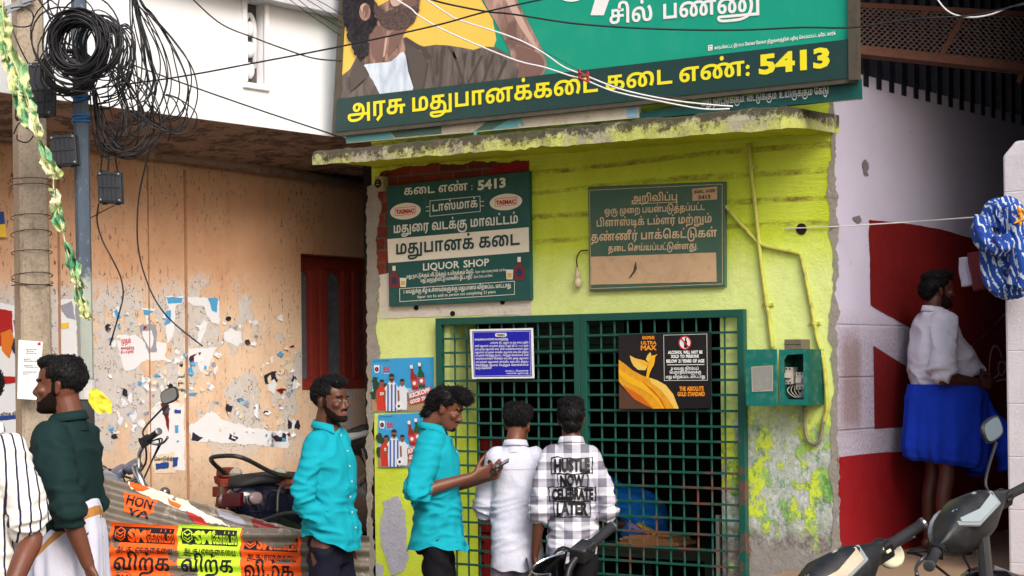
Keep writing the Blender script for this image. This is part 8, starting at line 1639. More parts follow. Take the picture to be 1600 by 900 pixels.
    # trousers
    if lower and lower[0] == 'trousers':
        tm = MB(); stack(tm, [(.80 * k, .146 * k * thin, .100 * k * deep, -.01 * k), (.90 * k, .144 * k * thin, .100 * k * deep, -.008 * k), (1.0 * k, .124 * k * thin, .09 * k * deep, 0)], 2.4, 30)
        for s in (-1, 1):
            h, n_, a = (J(*q) for q in lg[s]); limb(tm, [h + V((0, 0, .0)), (h + n_) / 2, n_, (n_ + a) / 2, a + V((0, 0, -.03))], [q * k * tq for q in (.074, .084, .072, .066, .060)], 18)
        if lean: pass
        tme = fuse(tm, .008, 3); crease(tme, seed * 1.3, 1.1, [(tuple(J(*lg[s][1])), .16, 1.0) for s in (-1, 1)]); link(tme, 'trousers', [lower[1]], t); tme.polygons.foreach_set('use_smooth', [True] * len(tme.polygons))
        for s in (-1, 1):
            a = J(*lg[s][2]); m2 = MB(); limb(m2, [a + V((0, -.04, -.065)) * k, a + V((s * .006, .06, -.066)) * k, a + V((s * .012, .155, -.072)) * k], [.042 * k, .042 * k, .028 * k]); m2.obj('shoe', paint('black_shoe', (24, 22, 22), .5), t, smooth=True)
    return out
def upto(px, s, z=0.0, dy=0.0):
    p = onS(px, 700, s); return V((p.x, p.y, z))
DARKSKIN = skin_mat('deep_brown_skin', (92, 56, 42)); MIDSKIN = skin_mat('brown_skin', (108, 64, 47)); REDSKIN = skin_mat('dark_brown_skin', (80, 44, 34))
CYAN = cloth('turquoise_shirt_cloth', (12, 152, 170)); NAVY = cloth('navy_trouser_cloth', (16, 18, 34)); BLKT = cloth('black_trouser_cloth', (14, 14, 20)); GREYT = cloth('grey_trouser_cloth', (128, 122, 138), var=.15)
cap = ((0, -.014, .042), (.082, .100, .084))
hl = lambda x, y, z: z > (.060 if y > .045 else .060 - (.045 - y) * 1.15 if y > -.055 else -.055) and not (y > .045 and z < .06 + abs(x) * .1)
upback = lambda x, y, z: (x * 2, -.3 + y, .7)

p2 = person('man in a turquoise shirt with one hand in his pocket, facing right', upto(516, 320), 116, 1.705, DARKSKIN,
    {1: dict(e=(.235, -.045, 1.13), w=(.085, .045, .93), hide=1), -1: dict(e=(-.2, -.08, 1.12), w=(-.19, -.02, .9))},
    ([cap, ((0, .03, .100), (.060, .062, .034)), ((.02, .06, .094), (.042, .034, .028)), ((-.02, -.02, .103), (.053, .06, .028))], lambda x, y, z: hl(x, y, z) and (z > .03 or y < -.05), upback, 900, .022, .005), beard=3, thin=.77, deep=.92,
    hyaw=rad(2), hpitch=rad(-2), shirt=dict(mat=CYAN, hem=.90, sleeve={1: .86, -1: .75}, curve=.04, tilt=-.25, cuff=.06, wb=.196, db=.145, gap=30), lower=('trousers', NAVY), seed=2)
p3 = person('man in a turquoise shirt looking down at a phone held in both hands', upto(682, 300), 97, 1.67, MIDSKIN,
    {1: dict(e=(.25, -.07, 1.14), w=(.105, .20, 1.215), f=(-.45, .8, .25), p=(-.7, -.35, .35), curl=(.5, .8, .5)), -1: dict(e=(-.24, -.02, 1.13), w=(-.10, .24, 1.19), f=(.35, .85, .3), p=(.5, -.2, .8), curl=(.55, .7, .5))},
    ([cap, ((0, .045, .10), (.070, .072, .046)), ((.03, .082, .088), (.045, .035, .03)), ((0, -.07, .02), (.072, .055, .075)), ((0, -.085, -.05), (.058, .04, .04)), ((-.03, .03, .1), (.05, .06, .04))], lambda x, y, z: (z > (.058 if y > .04 else .058 - (.04 - y) * 1.6 if y > -.04 else -.1)), lambda x, y, z: (x * 3, .8 if y > 0 else -.7, .15 if y > 0 else -.8), 1300, .034, .006), beard=1, thin=.82, deep=.98,
    hpitch=rad(22), hyaw=rad(4), shirt=dict(mat=CYAN, hem=.81, sleeve={1: .10, -1: .12}, curve=.035, cuff=.075, r=1.18, wb=.226, db=.178), lower=('trousers', BLKT), seed=3)
ph = MB(); ph.obox(V((0, 0, 0)), V((.036, 0, 0)), V((0, .074, 0)), V((0, 0, .004)))
pho = ph.obj('phone', paint('phone_black', (26, 28, 34), .15), bevel=.003); kk = p3['k']
pho.matrix_world = Matrix.Translation(p3['t'].location) @ Matrix.Rotation(p3['t'].rotation_euler.z, 4, 'Z') @ Matrix.Translation(V((.012, .325, 1.262)) * kk) @ Matrix.Rotation(rad(28), 4, 'X') @ Matrix.Rotation(rad(12), 4, 'Y')
tag(pho, 'black phone held by the man looking down in the turquoise shirt', 'phone', 'phones')
WHT4 = cloth('white_linen', (200, 202, 218), weave=.35)
p4 = person('man in a long white shirt seen from behind at the grille', upto(806, 296), 6, 1.555, MIDSKIN,
    {1: dict(e=(.225, .03, 1.10), w=(.15, .25, 1.06)), -1: dict(e=(-.235, .02, 1.10), w=(-.17, .24, 1.12))},
    ([cap, ((0, -.02, .094), (.076, .085, .040)), ((.04, .0, .08), (.046, .07, .042)), ((-.04, .0, .08), (.046, .07, .042)), ((0, -.075, .045), (.068, .036, .05))], lambda x, y, z: z > (.05 if y > .04 else .05 - (.04 - y) * .9 if y > -.05 else -.035), lambda x, y, z: (x * 8, y * 2, .6), 1300, .026, .007), thin=.84, deep=.95, hpitch=rad(12), hyaw=rad(8),
    shirt=dict(mat=WHT4, hem=.745, sleeve={1: .35, -1: .35}, curve=.02, cuff=.05, amp=.7, wb=.182, db=.135, r=1.05), lower=('trousers', GREYT), seed=4)
def mat_check():
    m = Mat('grey_white_check', .85); o = m.xyz(); W = 1 / .088
    def band(v, off): return m.rng(m.op('ABSOLUTE', m.op('SUBTRACT', m.op('FRACT', m.op('ADD', m.mul(v, W), off)), .5)), .24, .26)
    def thin_(v, off): return m.rng(m.op('ABSOLUTE', m.op('SUBTRACT', m.op('FRACT', m.op('ADD', m.mul(v, W), off)), .5)), .485, .492)
    a, b = band(o[0], .2), band(o[2], .0); f = m.mul(m.op('ADD', a, b), .5)
    c = m.ramp(f, [(0.0, lin(236, 236, 246)), (.5, lin(176, 174, 188)), (1.0, lin(112, 110, 124))])
    c = m.mix(m.mul(m.op('MAXIMUM', thin_(o[0], .45), thin_(o[2], .25)), .5), c, lin(96, 94, 108))
    m.col(c); m.bump(m.noise(26, 6, .65), .3, .006); return m.m
CHK = mat_check()
p5 = person('man in a grey checked shirt with black lettering on the back, seen from behind', upto(893, 302), 3, 1.58, DARKSKIN,
    {1: dict(e=(.25, -.03, 1.08), w=(.17, .2, 1.12)), -1: dict(e=(-.235, -.03, 1.07), w=(-.275, .03, .835), f=(.1, .12, -1), p=(1, .25, 0), curl=(.5, .6, .4))},
    ([cap, ((0, -.02, .098), (.076, .085, .036)), ((0, -.078, .03), (.066, .04, .06)), ((0, -.08, -.03), (.058, .035, .045))], lambda x, y, z: z > (.05 if y > .04 else .05 - (.04 - y) * 1.1 if y > -.05 else -.085), lambda x, y, z: (x * 5, y * 1.5, .6 if z > .05 else -.8), 1200, .020, .005), thin=.78, deep=.92, hyaw=rad(-3),
    shirt=dict(mat=CHK, hem=.80, sleeve={1: .12, -1: .10}, curve=.06, cuff=.06, amp=.8, r=1.15, wb=.18, db=.135, placket=0), lower=('trousers', BLKT), seed=5)
so = p5['shirt']; tree5 = p5['tree']; k5 = p5['k']
def dice(vs, fs, st=.011):
    """cut flat letters finely so that they can follow the folds of a shirt"""
    import bmesh
    bm = bmesh.new(); q = [bm.verts.new((v[0], v[1], 0)) for v in vs]
    for f in fs:
        try: bm.faces.new([q[i] for i in f])
        except ValueError: pass
    for ax in (0, 1):
        lo_, hi_ = min(v[ax] for v in vs), max(v[ax] for v in vs); c = lo_ + st
        while c < hi_: bmesh.ops.bisect_plane(bm, geom=bm.verts[:] + bm.edges[:] + bm.faces[:], plane_co=(c, c, 0), plane_no=(1 - ax, ax, 0)); c += st
    bm.verts.index_update(); out = [(v.co.x, v.co.y) for v in bm.verts], [tuple(v.index for v in f.verts) for f in bm.faces]; bm.free(); return out
def backprint(items, mat, name):
    mb = MB()
    for s, x0, x1, z, h, bold in items:
        vs, fs, w = line(s, bold, .0, .3); xs = [v.x for v in vs]; a, b = min(xs), max(xs)
        V2, F2_ = dice([((x0 + (v.x - a) / (b - a) * (x1 - x0)), z + v.y * h + .006 * math.sin((v.x - a) / (b - a) * 3.1)) for v in vs], fs)
        mb.add(wrap(tree5, V2, -1.0, .005), F2_)
    return mb
bw = .103; z0 = 1.33 * k5
rowsT = (('HUSTLE', -.088, .096, z0 - .02, .064), ('NOW', -.058, .066, z0 - .094, .056), ('CELEBRATE', -.102, .112, z0 - .164, .056), ('LATER', -.078, .084, z0 - .242, .064))
pm = MB()
for i, (s, x0, x1, z, h) in enumerate(rowsT):      # jagged outline bands round the words
    e = .016; P = rag([(x0 - e, z - e * .7), (x1 + e, z - e * .7), (x1 + e, z + h + e * .6), (x0 - e, z + h + e * .6)], .007, .026, i + 4)
    Q = [(x * (1 - .0) , y) for x, y in P]; cx = (x0 + x1) / 2; cz = z + h / 2
    q_in = [(cx + (x - cx) * .95, cz + (y - cz) * .88) for x, y in P]
    for j in range(len(P)):
        a, b = P[j], P[(j + 1) % len(P)]; c, d = q_in[(j + 1) % len(P)], q_in[j]; V2, F2_ = dice([a, b, c, d], [(0, 1, 2, 3)]); pm.add(wrap(tree5, V2, -1.0, .0035), F2_)
pr = pm.obj('print_outline', I_BLK, so)
backprint([(s, x0, x1, z, h, .055) for s, x0, x1, z, h in rowsT], I_BLK, 'print').obj('print_lettering', I_BLK, so)
bpy.context.view_layer.update()
mb = MB(); mb.obox((0, 0, 0), (.0045, 0, 0), (0, .034, 0), (0, 0, .07)); p = mb.obj('phone', MATS['phone_black'], bevel=.003)
p.matrix_world = p5['t'].matrix_world @ Matrix.Translation(V((-.245, .045, .74)) * k5) @ Matrix.Rotation(rad(-14), 4, 'Y') @ Matrix.Rotation(rad(-8), 4, 'X')
tag(p, 'black phone in the lowered left hand of the man in the checked shirt', 'phone', 'phones')
# yoke seam on the white shirt
def seam(P, mat):
    zs = [(-.16 + .32 * i / 30) * P['k'] for i in range(31)]; z = 1.335 * P['k']; vs = []
    for x in zs: vs += [(x, z - .002), (x, z + .002)]
    mb = MB(); mb.add(wrap(P['tree'], vs, -1.0, .0025), [(2 * i, 2 * i + 1, 2 * i + 3, 2 * i + 2) for i in range(30)]); mb.obj('yoke_seam', mat, P['shirt'])
seam(p4, cloth('seam_grey', (176, 178, 196)))
GRN = cloth('bottle_green_shirt_cloth', (20, 44, 44)); WHD = cloth('white_dhoti_cloth', (206, 206, 222))
p1 = person('man in a bottle green shirt and white dhoti with a gold border, facing left', upto(99, 392), 283, 1.815, MIDSKIN,
    {-1: dict(e=(-.25, -.13, 1.14), w=(-.205, -.185, .945), f=(.1, -.35, -1), p=(.8, -.5, 0), curl=(.45, .55, .4)), 1: dict(e=(.24, 0, 1.12), w=(.22, .1, .9))},
    ([((0, -.014, .042), (.081, .099, .083)), ((0, .035, .092), (.062, .058, .028)), ((0, -.02, .098), (.066, .07, .026))], lambda x, y, z: hl(x, y, z), upback, 1000, .014, .004), beard=2, thin=.9, deep=1.0, hyaw=rad(-10), hpitch=rad(-2), jaw=1.06,
    shirt=dict(mat=GRN, hem=.99, wb=.158, db=.112, sleeve={1: .15, -1: .12}, curve=.0, cuff=.07, r=1.12, amp=1.1), seed=6)
def wrap_skirt(P, name, mat, rows, seed, nf=11, amp=.014, border=None, tail=0.0, mats=None):
    k = P['k']; R = []; n = 90; m = len(rows)
    for i in range(m * 5 - 4):
        f = i / 5; a = min(int(f), m - 2); t = f - a; z, w, d, cy, tl = [rows[a][q] + (rows[a + 1][q] - rows[a][q]) * t for q in range(5)]; g = i / (m * 5 - 5)
        ring = []
        for j in range(n):
            an = 2 * math.pi * j / n; c, s = math.cos(an), math.sin(an); fo = amp * g * (math.sin(nf * an + seed + 2 * math.sin(an * 2)) + .7 * math.sin(nf * 1.9 * an + seed * 2)) + .008 * noise.noise(V((c * 5, s * 5, i * .25 + seed)))
            ring.append(V(((w + fo) * c, cy + (d + fo) * s, z + tl * s + tail * g * max(0, s) ** 4)) * k)
        R.append(ring)
    mb = MB(); mb.rings(R, False)
    if border: mb.mi = [1 if border[0] <= (q // n) < border[1] else 0 for q in range(len(mb.f))]
    return mb.obj(name, mats or [mat], P['t'], smooth=True)
GOLD = cloth('gold_border', (176, 124, 66))
wrap_skirt(p1, 'dhoti', WHD, [(1.045, .165, .125, .0, -.13), (1.0, .178, .138, .0, -.13), (.95, .185, .145, .0, -.10), (.8, .188, .15, 0, -.03), (.5, .185, .155, 0, 0), (.12, .19, .16, 0, 0)], 1.0, border=(3, 6), mats=[WHD, GOLD])
fold2 = MB(); P = catmull([V((-.08, .14, .93)), V((-.07, .18, .88)), V((-.05, .20, .80)), V((-.05, .21, .68))], 6); fold2.tube([q * p1['k'] for q in P], [.05 + .02 * math.sin(i * 1.3) for i in range(len(P))], 12, flat=.6); fold2.obj('dhoti_knot', WHD, p1['t'], smooth=True)
WSH = cloth('white_shirt_cloth', (206, 204, 218)); BLU = cloth('blue_lungi_cloth', (22, 60, 190), weave=.2)
pz = onZ(1462, 862, ZF)
p6 = person('man in a white short sleeved shirt and blue lungi by the red wall', V((onS(1466, 700, 289).x, onS(1466, 700, 289).y, ZF)), 80, 1.53, REDSKIN,
    {1: dict(e=(.235, -.08, 1.07), w=(.17, .17, 1.04), f=(-.2, 1, -.1)), -1: dict(e=(-.235, 0, 1.08), w=(-.12, .2, 1.05))},
    ([cap, ((0, .03, .098), (.070, .072, .036)), ((0, -.075, .01), (.074, .052, .075)), ((0, -.02, .09), (.08, .09, .04))], lambda x, y, z: z > (.055 if y > .04 else .055 - (.04 - y) * 1.3 if y > -.04 else -.08), lambda x, y, z: (x, -.8, -.1), 900, .022), beard=2, thin=1.05, deep=1.25, belly=.07, hyaw=rad(0),
    shirt=dict(mat=WSH, hem=1.0, sleeve=-.12, curve=.0, cuff=.03, r=1.0, wb=.15, db=.12), seed=7)
wrap_skirt(p6, 'lungi', BLU, [(1.03, .215, .235, .058, .0), (.95, .232, .255, .058, .0), (.85, .238, .255, .05, 0), (.72, .245, .262, .045, -.01), (.62, .242, .26, .04, -.03), (.565, .225, .242, .04, -.03), (.54, .19, .205, .04, -.03)], 2.4, 9, .022, tail=-.05)
fm_ = MB(); P = catmull([V((.06, .25, .94)), V((.07, .33, .80)), V((.08, .40, .66)), V((.09, .45, .53))], 6); fm_.tube([q * p6['k'] for q in P], [.045 + .0055 * i + .012 * math.sin(i * 1.1) for i in range(len(P))], 14, flat=.55, up=(0, 1, 0)); fm_.obj('lungi_fold', BLU, p6['t'], smooth=True)
def mat_stripe():
    m = Mat('cream_navy_stripe', .85); o = m.xyz(); u = m.op('ADD', o[1], m.mul(o[0], .55))
    f = m.op('FRACT', m.mul(u, 1 / .041)); ln = m.rng(m.op('ABSOLUTE', m.op('SUBTRACT', f, .5)), .115, .085)
    m.col(m.mix(ln, m.mix(m.noise(5), lin(226, 222, 214), lin(240, 236, 230)), lin(28, 24, 56))); m.bump(m.noise(26, 6, .65), .3, .006); return m.m
p0 = person('man in a cream shirt with navy stripes at the left edge of the photo', upto(-34, 436), 214, 1.79, MIDSKIN,
    {-1: dict(e=(-.245, -.03, 1.12), w=(-.285, .12, .92)), 1: dict(e=(.24, -.02, 1.12), w=(.24, .08, .88))},
    ([cap, ((0, .02, .1), (.066, .07, .03))], hl, upback, 500, .02), beard=1, thin=.95, shirt=dict(mat=mat_stripe(), hem=.84, sleeve=-.18, curve=.02, cuff=.02, r=1.05), lower=('trousers', cloth('pale_grey_jean', (176, 176, 184))), seed=8)
bl = onY(1003, 800, .95)
p7 = person('shopkeeper in a bright blue shirt bent over behind the grille', V((bl.x, .98, -.12)), 292, 1.68, REDSKIN,
    {1: dict(e=(.24, .16, 1.12), w=(.15, .34, 1.0)), -1: dict(e=(-.24, .16, 1.12), w=(-.15, .34, 1.0))},
    ([cap, ((0, .0, .09), (.07, .08, .04))], hl, upback, 500, .02), lean=rad(58), shirt=dict(mat=cloth('bright_blue_shirt_cloth', (20, 120, 214)), hem=.86, sleeve=.1, r=1.1, cuff=.05),
    legs={-1: ((-.09, 0, .9), (-.12, .40, .92), (-.12, .42, .64)), 1: ((.09, 0, .9), (.12, .40, .92), (.12, .42, .64))}, seed=9)
# ------------------------------------------------------------------ vehicles
RUB = paint('tyre_rubber', (26, 26, 28), .85, var=.2); CHR = paint('chrome', (190, 192, 196), .18, .95, var=.05); BPL = paint('black_plastic', (30, 31, 34), .42, var=.25, dirt=.25, dirtc=(96, 92, 86)); GRP = paint('grip_rubber', (36, 36, 40), .7, bump=.4, bscale=300)
LENS = paint('clear_lens', (150, 160, 164), .1, var=.08); MIR = paint('mirror_glass', (150, 158, 160), .04, .9); AMB = paint('amber_lens', (214, 110, 20), .2); TAIL = paint('red_lens', (60, 8, 16), .2); STEEL = paint('bare_steel', (120, 122, 126), .35, .8, dirt=.4); CREAMP = paint('cream_plastic', (226, 218, 186), .4, dirt=.2)
def steer_m(ang, y, z): return Matrix.Translation((0, y, z)) @ Matrix.Rotation(rad(24), 4, 'X') @ Matrix.Rotation(ang, 4, 'Z') @ Matrix.Rotation(rad(-24), 4, 'X') @ Matrix.Translation((0, -y, -z))
def park(name, label, cat, group, heading, lean, anchor, px, py, z0=0.0, s=None, size=1.0):
    """stand the machine so that its point anchor shows at the pixel"""
    t = thing(name, label, cat, group); t.scale = (size,) * 3; t.rotation_euler = (0, -rad(lean), YAW - rad(heading)); bpy.context.view_layer.update()
    a = t.matrix_world.to_3x3() @ V(anchor); p = onS(px, py, s) if s else onZ(px, py, a.z + z0); z0 = p.z - a.z; t.location = (p.x - a.x, p.y - a.y, z0); return t
def wheel(t, y, r, w, M=None, spokes=5):
    mb = MB(); R = [(r - .075, -w * .5), (r - .02, -w * .62), (r, -w * .25), (r, w * .25), (r - .02, w * .62), (r - .075, w * .5)]
    mb.lathe((0, y, r), [(a, h) for a, h in R] + [(r - .09, 0)], (1, 0, 0), 32); M and mb.xf(M); wo = mb.obj('wheel', RUB, t, smooth=True)
    mb = MB(); mb.lathe((0, y, r), [(r - .085, -w * .42), (r - .07, -w * .44), (r - .07, w * .44), (r - .085, w * .42)], (1, 0, 0), 32, cap=False); mb.lathe((0, y, r), [(.05, -w * .5), (.05, w * .5)], (1, 0, 0), 14)
    for k in range(spokes): a = 2 * math.pi * k / spokes; d = V((0, math.cos(a), math.sin(a))); mb.beam(V((0, y, r)) + d * .045, V((0, y, r)) + d * (r - .075), .03, .03, (1, 0, 0))
    M and mb.xf(M); mb.obj('rim', STEEL, wo)
def section(mb, rows, e=3.0, n=20, M=None):
    """rings along y: (y, half width, z low, z high)"""
    mb.rings([[V((p.x, y, p.y)) for p in [V((w * math.copysign(abs(math.cos(a)) ** (2 / e), math.cos(a)), (lo + hi) / 2 + (hi - lo) / 2 * math.copysign(abs(math.sin(a)) ** (2 / e), math.sin(a)))) for a in [2 * math.pi * i / n for i in range(n)]]] for y, w, lo, hi in rows]); return mb
def grips(t, M, x0, x1, y, z, mirror=True, hot=None, cream=False, drop=0.0, back=.05, mir=(1, -1)):
    for s in (-1, 1):
        for q in (0, .02): mb = MB(); mb.tube(catmull([(s * (x0 - .04), y + .03, z - .01), (s * (x0 - .02 + q), y + .12, z + .01), (s * (x0 - .14), y + .17, z - .07), (s * .05, y + .12, z - .2)], 5), .0045, 6); mb.xf(M); mb.obj('brake_cable', RUB, t, smooth=True)
        a, b = V((s * x0, y, z)), V((s * x1, y - back, z - drop)); d = (b - a).normalized()
        mb = MB(); mb.tube([a, a + d * .012, a + d * .014, b - d * .014, b - d * .012, b], [.021, .021, .0175, .0175, .02, .02], 14); mb.xf(M); g = mb.obj('grip', GRP, t, smooth=True)
        mb = MB(); mb.lathe(b, [(.0205, -.004), (.0205, .004), (.012, .006)], d, 14); mb.xf(M); mb.obj('bar_end', STEEL, g, smooth=False)
        mb = MB(); mb.obox(a - d * .04, d * .035, V((0, .026, .012)), V((0, -.012, .026))); mb.xf(M); sb = mb.obj('switch_box', BPL, t, bevel=.007)
        mb = MB()
        for k, (q, h) in enumerate(((-.014, .011), (.012, .008))): mb.obox(a - d * .04 + V((s * q * .8, -.034, .012 - .02 * k)), d * .008, V((0, .004, 0)), V((0, 0, h * .6)))
        mb.xf(M); mb.obj('switch', CREAMP if cream and s > 0 else BPL, sb, bevel=.002)
        mb = MB(); c = catmull([a - d * .03 + V((0, .035, -.01)), a + V((0, .075, -.025)), a + d * .06 + V((0, .085, -.03)), b + V((0, .065, -.03))], 5); mb.tube(c, [.006] * (len(c) - 1) + [.008], 8, flat=1.3); mb.xf(M); mb.obj('lever', STEEL, t, smooth=True)
        if mirror and s in mir:
            m0 = a - d * .05 + V((0, .01, .02)); m1 = m0 + V((s * .17, .03, .15)); mb = MB(); mb.tube(catmull([m0, m0 + V((0, .01, .06)), m1], 5), .0055, 8); mb.xf(M); st = mb.obj('mirror', BPL, t, smooth=True)
            mb = MB(); R = []
            for sc, q in ((.75, .022), (1, .010), (1.02, 0), (.94, -.002)): R.append([m1 + V((s * .02 + .062 * sc * math.copysign(abs(math.cos(u)) ** .6, math.cos(u)), q + .01, .045 + .042 * sc * math.copysign(abs(math.sin(u)) ** .6, math.sin(u)))) for u in [2 * math.pi * i / 24 for i in range(24)]])
            mb.rings(R); mb.xf(M); mb.obj('mirror_shell', BPL, st, smooth=True)
            mb = MB(); mb.sheet([m1 + V((s * .02 + .055 * math.copysign(abs(math.cos(u)) ** .6, math.cos(u)), .0065, .045 + .036 * math.copysign(abs(math.sin(u)) ** .6, math.sin(u)))) for u in [2 * math.pi * i / 24 for i in range(24)]]); mb.xf(M); mb.obj('mirror_glass', MIR, st)
def scooter(t, paintm, steer, cream=False, word=None, mir=(1, -1), rack=False, lens=None):
    M = steer_m(steer, .42, .8)
    wheel(t, .62, .235, .1, M); wheel(t, -.58, .235, .1)
    mb = section(MB(), [(-.98, .03, .66, .74), (-.94, .09, .58, .77), (-.8, .15, .48, .79), (-.55, .185, .40, .78), (-.3, .19, .36, .74), (-.12, .17, .34, .68), (.0, .12, .32, .5)]); mb.obj('rear_body', paintm, t, smooth=True)
    mb = section(MB(), [(-.93, .05, .77, .80), (-.86, .12, .77, .845), (-.6, .15, .765, .85), (-.3, .145, .73, .82), (-.02, .12, .69, .79), (.06, .07, .69, .75)], 2.6); mb.obj('seat', GRP, t, smooth=True)
    mb = MB(); mb.box((-.17, -.05, .27), (.17, .46, .32)); mb.obj('floorboard', BPL, t, bevel=.015)
    mb = section(MB(), [(.36, .16, .30, .58), (.40, .18, .34, .72), (.47, .17, .42, .80), (.52, .11, .50, .82), (.55, .05, .6, .78)]); mb.obj('front_apron', paintm, t, smooth=True)
    mb = section(MB(), [(.40, .05, .38, .42), (.5, .075, .42, .5), (.65, .08, .42, .52), (.82, .05, .34, .42)], 2.5); mb.xf(M); mb.obj('front_fender', paintm, t, smooth=True)
    mb = MB(); mb.tube([(0, .40, .95), (0, .60, .26)], .026, 10); mb.xf(M); mb.obj('fork', STEEL, t)
    mb = MB(); R = []
    for x, dy, z0, z1, yb in ((-.235, .02, .985, 1.015, .42), (-.17, .035, .965, 1.045, .42), (-.10, .06, .92, 1.085, .43), (0, .075, .90, 1.10, .44), (.10, .06, .92, 1.085, .43), (.17, .035, .965, 1.045, .42), (.235, .02, .985, 1.015, .42)):
        R.append([V((x, yb + dy * math.cos(u) * (1.25 if math.cos(u) > 0 else 1) + (.03 if math.cos(u) > 0 else 0), (z0 + z1) / 2 + (z1 - z0) / 2 * math.sin(u) - .02 * math.cos(u))) for u in [2 * math.pi * i / 18 for i in range(18)]])
    mb.rings(R); mb.xf(M); cw = mb.obj('handlebar_cowl', BPL, t, smooth=True)
    nrm = V((0, -.72, .70)); c = V((0, .383, 1.052)); ux, uy = V((1, 0, 0)), V((0, .70, .72)); hexp = [(-.115, -.006), (-.082, .042), (.055, .050), (.115, .016), (.092, -.034), (-.055, -.048)]
    for sc, l, nm, mm in ((1.16, .004, 'cluster_rim', paint('rim_grey', (136, 142, 144), .3)), (1.0, .010, 'instrument_lens', lens or LENS)):
        mb = MB(); mb.prism([c + ux * x * sc + uy * y * sc + nrm * l for x, y in hexp], nrm * -.012); mb.xf(M); mb.obj(nm, mm, cw, bevel=.003)
    mb = MB(); mb.ell((0, .545, .99), (.10, .035, .07), 16, 9); mb.xf(M); mb.obj('headlight', LENS, t, smooth=True)
    for s in (-1, 1): mb = MB(); mb.ell((s * .12, .51, .64), (.04, .03, .035), 12, 8); mb.obj('indicator', AMB, t, smooth=True)
    mb = MB(); mb.obox((0, -.975, .70), (.07, 0, 0), (0, .02, .0), (0, .01, .04)); mb.obj('tail_light', TAIL, t, bevel=.008)
    for s in (-1, 1): mb = MB(); mb.ell((s * .115, -.90, .70), (.022, .06, .04), 12, 8); mb.obj('indicator', paint('pale_lens', (128, 112, 116), .15), t, smooth=True)
    mb = MB(); mb.tube(catmull([(-.15, -.42, .80), (-.165, -.75, .83), (-.12, -1.0, .94), (0, -1.04, .96), (.12, -1.0, .94), (.165, -.75, .83), (.15, -.42, .80)], 5), .014, 8); mb.obj('grab_rail', BPL, t, smooth=True)
    if rack:
        for s in (-1, 1): mb = MB(); mb.tube(catmull([(s * .2, .0, .36), (s * .235, -.3, .50), (s * .235, -.72, .60), (s * .17, -1.02, .56), (0, -1.07, .55)], 5), .011, 8); mb.tube(catmull([(s * .235, -.62, .585), (s * .22, -.64, .74), (s * .2, -.78, .75), (s * .215, -.84, .60)], 5), .009, 8); mb.obj('crash_guard', BPL, t, smooth=True)
    if word:
        mb = MB(); letter(mb, word, (.186, -.62, .605), (.198, -.24, .575), .05, (1, .05, 0), bold=.03, shear=.25, lift=.008); mb.obj('lettering', paint('silver_letters', (206, 206, 214), .3), t)
    grips(t, M, .25, .37, .42, 1.0, True, cream=cream, mir=mir)
